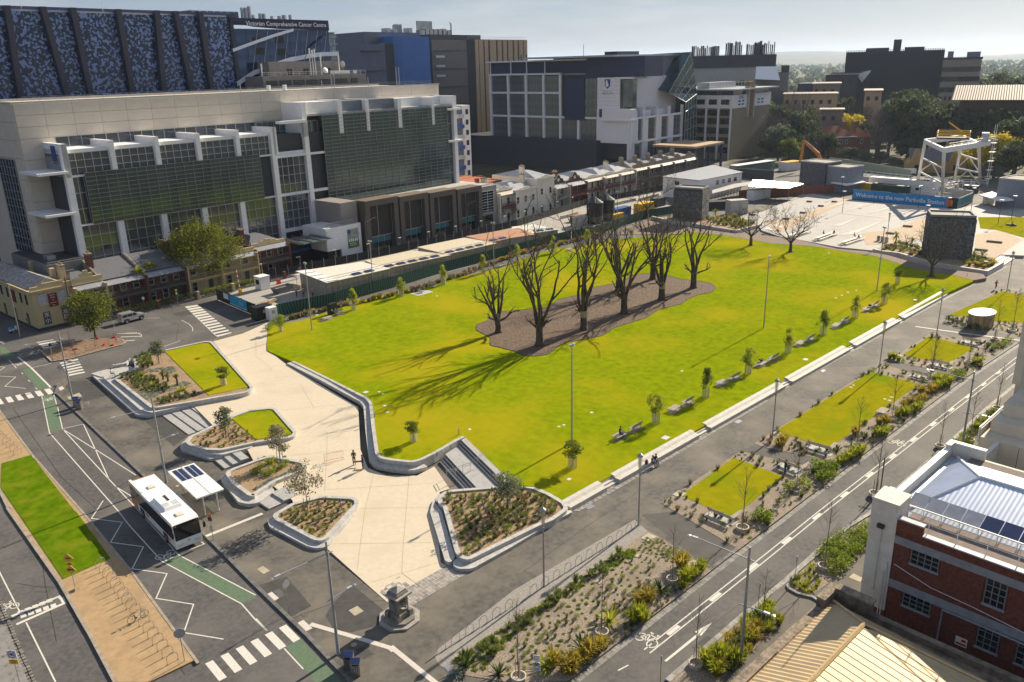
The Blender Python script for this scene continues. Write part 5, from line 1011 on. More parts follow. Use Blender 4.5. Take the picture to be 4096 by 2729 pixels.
MB().box(13.8,58.6,.2,1.0,15.2,15.5).box(13.8,59.5,.2,1.0,24.5,24.85).box(59.6,73,-.1,.8,23.8,24.3).box(59.6,73,-.1,.8,15.1,15.7).box(59.6,73,-.1,.8,6.7,7.4).obj('floor_band',TILE,fb)
pane_grid(fb,'pane',59.8,67.6,5,7.4,15.1,4,.9,CGL,.05);pane_grid(fb,'pane',59.8,67.6,5,15.7,23.8,4,.9,CGL,.05);pane_grid(fb,'pane',59.8,67.6,5,24.4,31.5,3,7.2,CGL,.05)
mullions(fb,59.8,67.6,5,7.4,23.8,8,.86,ALU,.1,.14);mullions(fb,59.8,67.6,5,24.4,31.5,3,7.1,ALU,.1,.14)
pane_grid(fb,'pane',68.9,72.8,2,7.4,31.4,9,1.6,CGL,.05);mullions(fb,68.9,72.8,2,7.4,31.4,9,1.5,ALU,.1,.14)
def screen(x0,x1,nx,z0,z1,nz,y):pane_grid(fb,'screen_pane',x0,x1,nx,z0,z1,nz,y,SGL,.03,.05,limit=260);mullions(fb,x0,x1,nx,z0,z1,nz,y-.04,mat('screen_bar',(.34,.36,.37),.4,.5),.05,.10,name='screen_bars',wh=.07)
screen(17,55,19,15.4,25.2,12,-.35);screen(73,114.6,18,9.6,32.5,27,-.1)
for x,w,z in((67.6,1.2,35.7),(78,1.2,35.8),(86.5,1.0,35.6),(97,1.2,35.3),(109,.9,35.1),(117.2,1.2,35.2)):MB().box(x,x+w,-.2,8,28 if x!=117.2 else 0,z).obj('tall_fin',TILE,fb)
for x0,x1 in((79.2,86.5),(87.5,97)):MB().box(x0,x1,1.2,8,33,35.4).obj('louvre_screen',LOUV,fb)
MB().box(69,79,1,8,33,35.6).box(98.2,109,4,8,33,35.2).box(109.8,117.2,5,8,33,35).obj('parapet_box',TILE,fb);MB().box(68.8,117.3,.3,8.2,32.5,33).obj('terrace_roof',GREYC,fb)
pane_grid(fb,'pane',114.8,117.2,1,10,32.3,5,.9,CGL,.06);mullions(fb,114.8,117.2,1,10,32.3,5,.86,ALU,.1)
for z in(31.4,22.9):MB().box(114.6,120.2,-.7,.9,z,z+.5).obj('canopy',TILE,fb)
for z in(25.4,17.8):MB().box(8.6,14,-.9,8,z,z+.45).obj('canopy',TILE,fb)
MB().box(61,68,-1.2,1,31.3,31.9).box(59.6,67.6,.4,.6,24.3,25.1).obj('balcony',TILE,fb)
cr=MB();cr.box(-.95,.95,-.03,.03,-1.4,1.4);co=cr.obj('crest_board',mat('crest_blue',(.03,.06,.22),.5),fb,(13.72,3.6,28.9),pi/2)
cw=MB()
for q in(((-.6,1.1),(.6,1.1),(.5,-.2),(0,-1),(-.5,-.2)),):cw.quad(*[(x,-.04,z)for x,z in q])
cw.obj('crest_shield',WHITEP,co);put_text('UNIVERSITY',.34,'lettering',BLACK,fb,(13.70,3.6,27.2),-pi/2)
# library with dark boxes
lb_=thing('dark_library','low dark building with four big framed louvre boxes on the street','building',row(68.8,0),RA);BOX=mat('dark_box_frame',(.085,.075,.07),.6,var=.1,coord='object');BR=mat('box_edge',(.16,.12,.09),.7)
MB().box(4.4,52,2.0,12,0,11.2).obj('body',DARK,lb_);MB().box(-.2,4.6,1,11.8,0,13.2).obj('grey_block',mat('warm_grey_render',(.26,.24,.23),.7,var=.06),lb_);MB().box(4,52,1.8,12.2,11.2,11.5).obj('roof',GREYC,lb_)
for k,(x0,x1)in enumerate(((5.2,15.4),(16.0,25.6),(26.2,35.6),(36.2,45.6))):
 z1=13.0-.35*k;MB().box(x0,x0+1.3,-1.4,2,0,z1).box(x1-1.3,x1,-1.4,2,0,z1).box(x0+1.3,x1-1.3,-1.4,2,z1-1.3,z1).obj('box_frame',BOX,lb_);MB().box(x0,x1,-1.4,3,z1,z1+.12).obj('box_top',BR,lb_)
 lv=MB();z=4.2
 while z<z1-1.6:lv.box(x0+1.45,x1-1.45,-.35,-.05,z,z+.07);z+=.26
 lv.obj('louvres',mat('louvre_bronze',(.13,.12,.115),.5,.3),lb_,kind='stuff');MB().box(x0+1.4,x1-1.4,0,.1,4.1,z1-1.35).obj('louvre_backing',BLACK,lb_)
 fr=MB();xm=x0+(x1-x0)*.42
 for x in(x0+1.4,xm,x1-1.5):fr.box(x,x+.1,-.42,-.3,4.1,z1-1.4)
 fr.box(x0+1.4,x1-1.4,-.42,-.3,4.05,4.18).box(x0+1.4,x1-1.4,-.42,-.3,z1-1.5,z1-1.38).obj('louvre_frame',STEEL,lb_)
 MB().box(x0+1.4,x1-1.4,.3,.4,.1,4).obj('shop_window',SHOPG,lb_);MB().box(x0+1.5,x1-1.5,.24,.29,2.5,3.7).obj('teal_strip',mat('teal_print',(.05,.20,.24),.5,var=.04),lb_)
 for j in range(3):MB().box(x0+2.4+j*2,x0+2.5+j*2,.2,.3,.1,4).obj('mullion',STEEL,lb_)
MB().box(46,52.8,-.2,3,0,11.3).obj('end_bay',mat('warm_grey_render',(.26,.24,.23)),lb_);MB().box(46.5,51.5,-.26,-.2,4,10).obj('window',GLASS,lb_);mullions(lb_,46.5,51.5,2,4,10,8,-.26,WHITEP,.07,.06);MB().box(46.6,51,-.26,-.2,0,3.4).obj('door_opening',SHOPG,lb_)
en=thing('entrance_block','white tiled entrance block with a park poster and a glass balustrade','building',row(63,-.2),RA)
MB().box(0,10.1,0,9,2.9,8.2).box(4,10.1,0,9,0,2.9).obj('tiled_wall',TILE,en);MB().box(.4,4,.5,8.6,0,2.9).obj('dark_base',BLACK,en)
for z in(3.6,4.35,5.1,5.85,6.6,7.35):MB().box(0,10.1,-.012,.01,z,z+.02).obj('tile_joint',GREYC,en)
po=MB().box(5.9,9.2,-.08,-.02,2.6,7.1).obj('poster',mat('poster_sky',(.30,.33,.30),.5,var=.3,scale=1,coord='object'),en);MB().box(5.95,9.15,-.09,-.078,2.65,4.2).obj('poster_lawn',mat('poster_green',(.10,.20,.03),.5,var=.3,scale=2,coord='object'),po);MB().box(6.0,6.9,-.095,-.078,6.1,7.0).obj('poster_logo',BLUE,po)
for x in(6.3,6.9,7.4,8,8.5):MB().box(x,x+.3,-.095,-.078,4.1,4.8).obj('poster_figure',WHITEP,po)
put_text('BUSINESS',.42,'lettering',WHITEP,po,(7.4,-.1,3.7));put_text('ECONOMICS',.36,'lettering',WHITEP,po,(7.4,-.1,3.25))
MB().box(.2,9,.3,.36,8.2,9.2).obj('balustrade',mat('clear_panel',(.25,.28,.3)),en);MB().box(.2,9,.28,.38,9.2,9.27).obj('handrail',STEEL,en)
can=thing('glass_canopy','glass street canopy on steel ribs beside the white entrance block','canopy',row(54.5,-.5),RA)
MB().box(0,9,-2,6,6.3,6.36).obj('glass_roof',mat('canopy_glass',(.12,.19,.19),.1,alpha=.75),can)
for x in(.6,3,5.4,7.8):MB().quad((x,-2.2,6.4),(x+.12,-2.2,6.4),(x+.12,6,7.1),(x,6,7.1)).box(x,x+.12,-2.2,6,6.37,6.6).obj('rib',STEEL,can)
MB().box(0,8.8,6.5,9,0,5.8).obj('dark_porch',BLACK,can);MB().box(.5,8,6.3,6.45,2.8,3.4).obj('blue_sign',BLUE,can)
# terrace houses
SLATE=mat('slate_roof',(.13,.135,.15),.6,var=.15,scale=3,coord='object',bump=.2,bscale=8);IRON=mat('corrugated_iron',(.36,.37,.40),.45,.35,var=.12,scale=.6,coord='object')
RBR=mat('red_brick',(.15,.062,.042),.85,var=.2,scale=2.5,coord='object');CRM=mat('cream_render',(.50,.40,.22),.8,var=.06,scale=.8,coord='object');WRD=mat('white_render',(.66,.62,.54),.8,var=.05,scale=.8,coord='object')
STN=mat('brown_stone',(.24,.20,.16),.85,var=.15,scale=1.5,coord='object');LACE=mat('iron_lace',(.10,.09,.08),.6);LACEC=mat('cream_lace',(.45,.36,.2),.7);WINF=mat('window_frame',(.55,.50,.42),.6)
def corrugate(b,x0,x1,y0,z0,y1,z1,pitch=.3,d=.03,m=0):
 """ribbed metal sheet from the low edge (y0, z0) to the high edge (y1, z1)"""
 n=max(2,int((x1-x0)/pitch)*2)
 for k in range(n):
  a,c=x0+(x1-x0)*k/n,x0+(x1-x0)*(k+1)/n;da,dc=(d if k%2 else 0),(0 if k%2 else d)
  b.quad((a,y0,z0+da),(c,y0,z0+dc),(c,y1,z1+dc),(a,y1,z1+da),m=m)
def house_window(t,x,z,w=1.0,h=1.9,y=-.02,frame=WINF,arch=False):
 f=MB();pts=[(-w/2,0),(w/2,0),(w/2,h)]+([(w/2*cos(pi*k/6),h+w/2*sin(pi*k/6))for k in range(1,6)]if arch else[])+[(-w/2,h)]
 MB().quad(*[(x+a,y-.01,z+c)for a,c in pts]).obj('pane',GLASS,o:=MB().box(x-w/2-.12,x-w/2,y-.08,y+.05,z,z+h).box(x+w/2,x+w/2+.12,y-.08,y+.05,z,z+h).box(x-w/2-.12,x+w/2+.12,y-.12,y+.05,z-.15,z).box(x-w/2,x+w/2,y-.06,y-.015,z+h/2-.04,z+h/2+.04).obj('window',frame,t))
def house(label,u0,w,h,wallm,roof,roofh,depth=14,ver=None,lace=LACE,verm=IRON,parapet=None,wins=2,arches=False,off=0,gable=None,chim=True,roofm=SLATE,front_y=0):
 t=thing('terrace_house',label,'house',row(u0,off),RA);MB().box(0,w-.02,0,depth,0,h).obj('wall',wallm,t)
 n=wins
 for fl,z in((0,.7),(1,h*.5+.55)):
  for k in range(n):
   x=w*(k+.5)/n
   if fl==0 and k==n-1 and not arches:MB().box(x-.5,x+.5,-.04,.05,.1,2.5).obj('door',mat('door_green',(.07,.08,.07),.5),t)
   else:house_window(t,x,z,1.0,1.7,arch=arches and fl==0)
 if roof=='slope':
  ro=MB();ro.quad((-.05,-.25,h),(w+.03,-.25,h),(w+.03,depth*.5,h+roofh),(-.05,depth*.5,h+roofh)).quad((w+.03,depth+.2,h),(-.05,depth+.2,h),(-.05,depth*.5,h+roofh),(w+.03,depth*.5,h+roofh));ro.quad((0,0,h),(0,depth*.5,h+roofh),(0,depth,h)).quad((w,0,h),(w,depth,h),(w,depth*.5,h+roofh));ro.obj('roof',roofm,t)
  for x in(-.15,w-.15):MB().quad((x,-.5,h+.1),(x+.32,-.5,h+.1),(x+.32,depth*.5,h+roofh+.35),(x,depth*.5,h+roofh+.35)).quad((x,-.5,h-.9),(x,-.5,h+.1),(x,depth*.5,h+roofh+.35),(x,depth*.5,h)).quad((x+.32,-.5,h+.1),(x+.32,-.5,h-.9),(x+.32,depth*.5,h),(x+.32,depth*.5,h+roofh+.35)).quad((x,-.5,h-.9),(x+.32,-.5,h-.9),(x+.32,-.5,h+.1),(x,-.5,h+.1)).obj('party_wall',STN if wallm is RBR else wallm,t)
 else:
  c=MB();c.quad((.3,1,h),(w-.3,1,h),(w*.65,depth*.4,h+roofh),(w*.35,depth*.4,h+roofh)).quad((w-.3,depth,h),(.3,depth,h),(w*.35,depth*.6,h+roofh),(w*.65,depth*.6,h+roofh)).quad((.3,depth,h),(.3,1,h),(w*.35,depth*.4,h+roofh),(w*.35,depth*.6,h+roofh)).quad((w-.3,1,h),(w-.3,depth,h),(w*.65,depth*.6,h+roofh),(w*.65,depth*.4,h+roofh)).quad((w*.35,depth*.4,h+roofh),(w*.65,depth*.4,h+roofh),(w*.65,depth*.6,h+roofh),(w*.35,depth*.6,h+roofh));c.obj('roof',roofm,t)
 if ver:
  vd=ver;v=MB();corrugate(v,0,w,-vd,h*.86,0,h*.97);v.obj('veranda_roof',verm,t);MB().box(0,w,-vd,0,h*.46,h*.5).obj('balcony_floor',lace,t)
  lc=MB();nb=int(w/.16)
  for k in range(nb+1):lc.box(k*w/nb-.02,k*w/nb+.02,-vd,-vd+.03,h*.5,h*.5+1.0)
  lc.box(0,w,-vd-.02,-vd+.05,h*.5+.98,h*.5+1.05);lc.obj('balustrade',lace,t,kind='stuff');fr=MB()
  for z in(h*.86,h*.46):
   for k in range(int(w/.4)):x=k*.4+.1;fr.quad((x,-vd,z),(x+.3,-vd,z),(x+.15,-vd,z-.42))
   fr.box(0,w,-vd,-vd+.04,z-.1,z)
  fr.obj('lace_fringe',lace,t)
  for x in([0,w]if w<7 else[0,w/2,w]):MB().box(x-.07,x+.07,-vd-.02,-vd+.12,0,h*.87).obj('veranda_post',lace,t)
  for x in(-.14,w-.16):MB().box(x,x+.3,-vd-.1,.1,0,h*.93).obj('wing_wall',wallm,t)
 if parapet:MB().box(-.05,w+.03,-.3,.15,h,h+parapet*.55).box(-.05,w+.03,-.4,.1,h-.25,h-.03).box(w*.28,w*.72,-.25,.1,h+parapet*.55,h+parapet).box(w*.42,w*.58,-.25,.1,h+parapet,h+parapet*1.35).obj('parapet',wallm if wallm is not RBR else CRM,t)
 if gable:
  pts=[(0,0),(w,0),(w,.5),(w*.86,.7),(w*.80,1.5),(w*.66,1.7),(w*.6,2.5),(w*.5,2.9),(w*.4,2.5),(w*.34,1.7),(w*.2,1.5),(w*.14,.7),(0,.5)]
  g=MB();g.quad(*[(x,-.02,h+z)for x,z in pts]).quad(*[(x,.3,h+z)for x,z in pts][::-1])
  for i in range(len(pts)):(x0,z0),(x1,z1)=pts[i],pts[(i+1)%len(pts)];g.quad((x0,-.02,h+z0),(x0,.3,h+z0),(x1,.3,h+z1),(x1,-.02,h+z1))
  g.obj('curved_gable',gable,t);tr=MB();tr.tube([(x,-.05,h+z)for x,z in pts[2:]],.11,5);tr.obj('gable_trim',WRD,t);MB().add(MB().lathe([(.5,-.05),(.5,.05),(.28,.05)],n=14),Matrix.Translation((w/2,-.06,h+1.2))@Matrix.Rotation(pi/2,4,'X')).obj('roundel',WRD,t)
 if chim:
  cx=-.1 if chim is True else chim;c=MB().box(cx,cx+.9,depth*.3,depth*.3+1.5,h,h+roofh+1.6);ch=c.obj('chimney',RBR if wallm is RBR else wallm,t);MB().box(cx-.1,cx+1,depth*.3-.1,depth*.3+1.6,h+roofh+1.6,h+roofh+1.85).obj('chimney_cap',STN,ch)
  for k in range(2):MB().tube([(cx+.45,depth*.3+.4+k*.7,h+roofh+1.85),(cx+.45,depth*.3+.4+k*.7,h+roofh+2.3)],.14,6).obj('chimney_pot',CUT,ch)
 return t
cf=thing('corner_cafe','two storey cream corner cafe with Chinese window signs and a patched iron roof','house',row(.2,.2),RA)
MB().box(0,6.6,0,26,.5,7.2).obj('wall',CRM,cf);MB().box(-.06,6.66,-.06,26.06,0,.5).obj('plinth',DARK,cf);MB().box(-.25,6.8,-.3,.2,7.0,7.25).box(-.1,6.7,-.1,.25,7.25,7.9).box(2,5.4,-.1,.25,7.9,8.3).box(-.3,.1,.2,26,6.9,7.2).obj('cornice',CRM,cf)
MB().box(-.05,6.65,-.06,.02,3.5,3.72).obj('string_course',CRM,cf)
b=MB();rust=mat('rusty_iron',(.22,.17,.15),.7,.1,var=.5,scale=1.2,col2=(.45,.44,.44),coord='object')
def slope_x(b,x0,z0,x1,z1,y0,y1,pitch=.35,d=.035):
 n=int((y1-y0)/pitch)*2
 for k in range(n):
  a,c=y0+(y1-y0)*k/n,y0+(y1-y0)*(k+1)/n;da,dc=(d if k%2 else 0),(0 if k%2 else d);b.quad((x0,a,z0+da),(x1,a,z1+da),(x1,c,z1+dc),(x0,c,z0+dc))
slope_x(b,.1,7.25,3.3,8.9,1.6,25,.7);slope_x(b,3.3,8.9,6.5,7.25,1.6,25,.7);b.quad((.1,1.6,7.2),(6.5,1.6,7.2),(3.3,1.6,8.9));b.obj('roof',rust,cf)
for x in(1.6,4.9):house_window(cf,x,4.6,1.15,1.9,-.02)
for x in(1.6,4.9):MB().quad(*[(p,-.036,q)for p,q in((x-.55,4.62),(x+.55,4.62),(x+.55,6.45),(x-.55,6.45))]).obj('blind',mat('blind',(.45,.46,.50),.7),cf)
for k,y in enumerate((3,5.5,9,12,15,18,21)):MB().box(-.06,.02,y-.45,y+.45,4.4,6.2).obj('side_window',GLASS,cf)
for y in(4,10,15,20):MB().box(-.05,.02,y-.5,y+.5,.6,2.7).obj('side_door',mat('door_brown',(.12,.07,.04),.6),cf)
MAR=mat('maroon_board',(.16,.02,.025),.5,var=.05);sg=MB().box(2.5,4.0,-.1,-.03,3.9,6.3).obj('cafe_sign',MAR,cf)
for k,(s,z)in enumerate((("Pearls",.40),("Café",.40),("&",.34),("Sandwich",.27),("Bar",.30))):put_text(s,z,'lettering',WHITEP,sg,(3.25,-.108,6.0-k*.46))
MB().box(-.12,-.02,8.2,9.8,3.9,6.2).obj('side_sign',MAR,cf)
for x,tx in((1.75,'东小'),(4.9,'北厨')):
 MB().box(x-.6,x+.6,-.06,.03,.9,3.2).obj('sign_window',mat('sign_grey',(.09,.09,.10),.4),cf)
 for k,ch in enumerate(tx):
  if ch=='厨':MB().box(x-.5,x+.5,-.075,-.055,.95,2.0).obj('red_print',mat('print_red',(.30,.05,.05),.5),cf)
  put_text(ch,.95,'lettering',WHITEP,cf,(x,-.085,2.6-k*1.05))
for y in(6,16):MB().box(6.0,6.7,y,y+1,7.2,9.3).obj('chimney',CRM,cf)
house('narrow cream terrace house with stepped parapet and cream iron lace balcony',6.9,5.4,7.1,CRM,'hip',1.2,12,1.6,LACEC,IRON,1.6,2)
house('left brick terrace house with slate roof and dark lace veranda',12.6,7.6,6.6,RBR,'slope',2.6,13,1.7,LACE,IRON,None,3,off=1.2)
house('right brick terrace house with slate roof and dark lace veranda',20.4,7.8,6.6,RBR,'slope',2.6,13,1.7,LACE,IRON,None,3,off=1.0,chim=7.2)
house('cream terrace house behind the bright spreading tree, left',28.6,7.2,6.8,CRM,'hip',1.1,12,1.6,LACEC,IRON,1.1,2,off=.8)
house('cream terrace house behind the bright spreading tree, right',36.0,8.4,6.8,CRM,'hip',1.1,12,1.6,LACEC,IRON,1.1,2,off=.6)
house('red brick house with grey roof and wide iron lace veranda by the glass canopy',44.8,8.4,7.2,RBR,'hip',1.4,11,1.9,LACE,IRON,.7,3,off=2)
bhb=thing('rear_building','grey rendered building with flat roof behind the corner cafe','building',row(4.5,9),RA);MB().box(2.2,9.5,0,18,0,9.5).obj('wall',mat('grey_render',(.20,.19,.19),.8,var=.15),bhb);MB().box(2.5,9.2,.3,17.7,9.4,9.7).obj('roof',DARK,bhb)
MB().box(3.5,5,3,5,9.7,10.5).obj('air_unit',STEEL,bhb)
house('arched white Italianate house with red balcony beside the dark library',122.4,6.8,9.4,WRD,'hip',1.4,14,1.5,mat('red_iron',(.16,.05,.05),.6),mat('veranda_iron',(.40,.36,.30),.5),.7,2,off=.6)
house('plain white two storey house with arched ground floor openings',129.3,10.4,8.6,WRD,'hip',1.6,14,None,parapet=.5,wins=3,arches=True,roofm=IRON,chim=9.4)
house('tall white house with stepped side wall and grey iron roof',140,8.2,10.8,WRD,'hip',1.6,18,None,parapet=.6,wins=2,arches=True,roofm=IRON)
house('terrace house with dark grey scrolled gable',148.4,7.4,7.8,WRD,'hip',1.3,14,2,mat('grey_lace',(.30,.30,.30),.6),IRON,None,2,gable=mat('dark_gable',(.07,.06,.06),.8),roofm=IRON,off=1.5)
house('terrace house with red brick scrolled gable',156,8.2,7.8,RBR,'hip',1.3,14,2,mat('red_iron',(.16,.05,.05)),IRON,None,2,gable=RBR,roofm=IRON,off=1.2)
for k in range(3):house('long white terrace with red balconies and round arches, house %s'%('nearest the brick gable','in the middle','next to the stone terrace')[k],164.6+k*9.6,9.5,8.0,WRD,'hip',1.4,14,1.5,mat('red_iron',(.16,.05,.05)),mat('veranda_iron',(.40,.36,.30)),.55,3,arches=True,roofm=IRON,off=1,chim=True if k==2 else False)
for k in range(5):house('brown stone terrace house with ornate crest, %s along the row'%('first','second','third','fourth','last')[k],193.8+k*8.6,8.5,8.4,STN,'hip',1.2,14,1.5,STN,mat('veranda_iron',(.40,.36,.30)),1.5,3,off=1.4,chim=True)
rb=thing('red_brick_shed','red brick warehouse wall with parapet behind the white houses','building',row(126,14),RA);MB().box(0,15,0,16,0,9.6).obj('wall',mat('orange_brick',(.36,.11,.05),.85,var=.15),rb);MB().box(.3,14.7,.3,15.7,9.4,9.5).obj('roof',IRON,rb);MB().box(4,5,1,2,9.5,11).obj('chimney',RBR,rb)
rb=thing('flat_roof_shed','low dark brick building with flat roof behind the library','building',row(118,26),RA);MB().box(0,26,0,18,0,9.0).obj('wall',RBR,rb);MB().box(.3,25.7,.3,17.7,9.0,9.1).obj('roof',DARK,rb);MB().box(-.1,26.1,-.1,.3,9.0,9.7).obj('parapet',mat('orange_brick',(.36,.11,.05)),rb)
for k,(u0_,w)in enumerate(((12.6,15.6),(28.6,15.6),(44.8,8))):
 t=thing('iron_fence',('low iron fence with brick piers in front of the brick pair','low iron fence with hedge in front of the cream pair','low iron fence in front of the veranda house')[k],'fence',row(u0_,-3.4),RA);b=MB()
 for j in range(int(w/.3)):b.box(j*.3,j*.3+.04,0,.03,.2,1.2)
 b.box(0,w,-.01,.04,1.0,1.05).obj('pickets',LACE,t,kind='stuff');MB().box(0,w,-.1,.15,0,.25).obj('plinth',BLUEST,t)
 for x in(0,w/2,w):MB().box(x-.3,x+.3,-.3,.3,0,1.6).obj('pier',RBR if k!=1 else CRM,t)
def hedge(label,loc,rz,L,W,Hh,lm,n=700,cat='hedge',name='hedge',leaf=.14):
 t=thing(name,label,cat,loc,rz);r=random.Random(int(L*10));b=MB()
 for _ in range(n):leaves(b,r,(r.uniform(0,L),r.uniform(-W/2,W/2),r.uniform(.1,Hh)),(.25,.25,.2),3,leaf,.2)
 b.obj('foliage',lm,t);return t
hedge('dark hedge behind the iron fence of the brick pair',row(12.8,-2.4,.1),RA,15,1.6,1.5,DG);hedge('green flowering hedge in front of the cream pair',row(30,-2.6,.1),RA,13,1.2,1.4,OG)
def palm(label,loc,h,seed,group=None,lm=None,name='cabbage_palm',n=46,L=1.1):
 r=random.Random(seed);t=thing(name,label,'palm',loc,0,group);MB().tube([(0,0,-.1),(.06,0,h*.6),(0,.05,h)],[.16,.13,.1],6).obj('trunk',BARK,t);b=MB()
 for _ in range(n):
  v=rvec(r);v.z=v.z*.7+.35;v.normalize();s=v.cross(Vector((0,0,1))).normalized()*.06;p=Vector((0,0,h));l=L*r.uniform(.7,1.15);q=p+v*l*.6;e=p+v*l+Vector((0,0,-.3*l));b.quad(p-s,p+s,q+s*1.3,q-s*1.3);b.quad(q-s*1.3,q+s*1.3,e)
 b.obj('fronds',lm or BG,t);return t
for k,(p,h,lb)in enumerate((((46.13,160.61),5.6,'in front of the left brick terrace house'),((53.59,160.52),6.8,'in front of the right brick terrace house, tallest'),((56.24,161.61),7.2,'at the edge of the right brick terrace house'),((43.11,158.75),4.6,'beside the dark traffic island tree'))):palm('cabbage palm with spiky crown '+lb,(*p,.1),h,90+k,'cabbage palms',None,'cabbage_palm',80,1.7)
palm('date palm on the low roofs behind the library',row(121,22,0),11,99,None,OG,'date_palm',60,2.2)
for p,h,lb in(((42.69,145.7),0,''),):
 pass
for p,h,lb in(((39.49,155.82),9.0,'in front of the narrow cream terrace'),((107.26,162.61),9.4,'in front of the first dark library box'),((142.71,166.89),8.5,'with a long lamp arm by the last dark library box'),((78.1,162.76),8,'beside the brick veranda house')):
 t=thing('power_pole','tall brown timber power pole '+lb,'pole',(*p,.1));MB().tube([(0,0,0),(0,0,h)],[.15,.11],8).obj('pole',mat('pole_timber',(.12,.09,.07),.9),t);MB().tube([(0,0,h-1.2),(1.6,-1.2,h-.2)],.04,5).obj('arm',STEEL,t);MB().cbox((1.75,-1.3,h-.2),(.5,.2,.1),-.6).obj('lamp_head',STEEL,t)
t=thing('street_pole','pale thin street pole beside the scooter','pole',(*(30.82,156.2),.1));MB().tube([(0,0,0),(0,0,9.5)],[.12,.07],8).obj('pole',STEEL,t)
t=thing('street_pole','pale street pole with a lamp arm by the left traffic island','pole',(*(31.06,138.33),.05));MB().tube([(0,0,0),(0,0,3)],[.06,.05],6).obj('pole',STEEL,t);MB().box(-.2,.2,-.05,.05,2.4,2.9).obj('sign_board',DARK,t)
# tall buildings behind the row
def pattern_mat(name,c1,c2,scale,lo,detail=0.0,dist=.6):
 m=bpy.data.materials.new(name);m.use_nodes=True;n,l=m.node_tree.nodes,m.node_tree.links;b=n['Principled BSDF'];b.inputs['Roughness'].default_value=.22;b.inputs['Specular IOR Level'].default_value=.6
 g=n.new('ShaderNodeNewGeometry');t=n.new('ShaderNodeTexNoise');t.inputs['Scale'].default_value=scale;t.inputs['Detail'].default_value=detail;t.inputs['Distortion'].default_value=dist
 mp_=n.new('ShaderNodeMapping');mp_.inputs['Rotation'].default_value=(0,0,-RA);mp_.inputs['Scale'].default_value=(1,.12,1);l.new(g.outputs['Position'],mp_.inputs[0]);l.new(mp_.outputs[0],t.inputs[0])
 r=n.new('ShaderNodeValToRGB');r.color_ramp.elements[0].position=lo;r.color_ramp.elements[1].position=lo+.012;r.color_ramp.elements[0].color=(*c1,1);r.color_ramp.elements[1].color=(*c2,1)
 l.new(t.outputs[0],r.inputs[0]);l.new(r.outputs[0],b.inputs['Base Color']);return m
PAT=pattern_mat('spotted_glass_print',(.010,.022,.055),(.17,.25,.50),1.5,.55);PATW=pattern_mat('spotted_glass_print_low',(.012,.013,.016),(.40,.42,.46),.62,.60)
NAVY=mat('navy_panel',(.028,.034,.085),.5,var=.1,coord='object');FIN=mat('bronze_fin',(.048,.046,.07),.5,.2,var=.08,coord='object')
vc=thing('spotted_tower','big dark blue building with pale blobs printed on its glass and slanting bronze fins','building',row(0,60),RA)
MB().box(-40,82,.4,45,0,56.6).obj('body',NAVY,vc);pane_grid(vc,'printed_panel',-40,81.8,37,0,57,13,.1,PAT,.03,.3,limit=300)
MB().box(-40.2,82.2,-.1,.6,56.9,57.25).obj('coping',STEEL,vc);MB().box(-20,88,6,40,56.6,58.4).obj('roof_screen',mat('blue_grey_screen',(.12,.14,.22),.6),vc)
for xt,xb in((25.9,24.9),(33.4,35.2),(40,40.6),(50.7,50.9),(60.5,59.1),(65.5,66.9),(72.3,72.7),(10,12),(17,16)):
 lean=(xb-xt)/19.5;x0=xt+lean*57;MB().quad((x0,-1.6,0),(x0+1.3,-1.6,0),(xt+1.3,-1.6,57.9),(xt,-1.6,57.9)).quad((x0,0,0),(x0,-1.6,0),(xt,-1.6,57.9),(xt,0,57.9)).quad((x0+1.3,-1.6,0),(x0+1.3,0,0),(xt+1.3,0,57.9),(xt+1.3,-1.6,57.9)).quad((xt,-1.6,57.9),(xt+1.3,-1.6,57.9),(xt+1.3,0,57.9),(xt,0,57.9)).obj('slanting_fin',FIN,vc)
MB().box(81.6,82.6,-.8,1,0,57.4).obj('end_fin',FIN,vc)
pl_=MB().box(75,90,8,20,56.5,58.9);pl_.obj('plant_room',LOUV,vc)
for k in range(7):MB().box(75.6+k*2.1,76.2+k*2.1,7.6,8,56.6,58.8).obj('plant_louvre',STEEL,vc)
b=MB();b.tube([(50,4,57),(50,4,62)],.06,5);b.tube([(31,3,57),(31,3,59)],.06,5);b.obj('mast',STEEL,vc)
gl=thing('curved_glass_tower','blue glass building with curved white ribbons and a navy sign band','building',row(82.6,59.5),RA);BGL=mat('blue_tower_glass',(.030,.055,.115),.06,.55,var=.35,scale=.12,coord='object',spec=.8)
MB().box(.2,32,.3,30,0,54).obj('body',mat('tower_core',(.015,.02,.035),.4),gl);pane_grid(gl,'pane',.2,32,9,30,54,7,.15,BGL,.03,.2);pane_grid(gl,'pane',.2,32,3,0,30,3,.15,BGL,.03,.2)
for z in range(40,54,2):MB().box(31.9,34.8,-.3,12,z,z+.12).obj('glass_ledge',ALU,gl)
MB().box(32,34.2,.1,12,30,53.5).obj('pale_glass_end',mat('pale_blue_glass',(.20,.26,.32),.1,.3,alpha=.7),gl)
for k in range(9):x=1+k*3.4;MB().tube([(x,-.05,30),(x+6.5,-.05,54)],.07,4).obj('slanting_line',ALU,gl)
for x,z in((7,51),(14.4,51.1),(7.5,48.2),(14.8,48)):MB().box(x-1.4,x+1.4,-.05,0,z-.9,z+.9).obj('open_window',BLACK,gl)
sb=MB();sb.quad((-1,-.5,55.6),(6,-.5,54.5),(14,-.5,54.05),(31.9,-.5,53.9),(31.8,-.5,56.7),(-1,-.5,56.7)).box(-1,31.8,-.45,12,55.6,56.7);sb=sb.obj('sign_band',mat('sign_navy',(.012,.012,.06),.5,var=.05),gl)
put_text('Victorian Comprehensive Cancer Centre',1.62,'lettering',mat('sign_white',(.75,.75,.78),.5),sb,(17.3,-.56,55.35),bold=.012,sx=1.0)
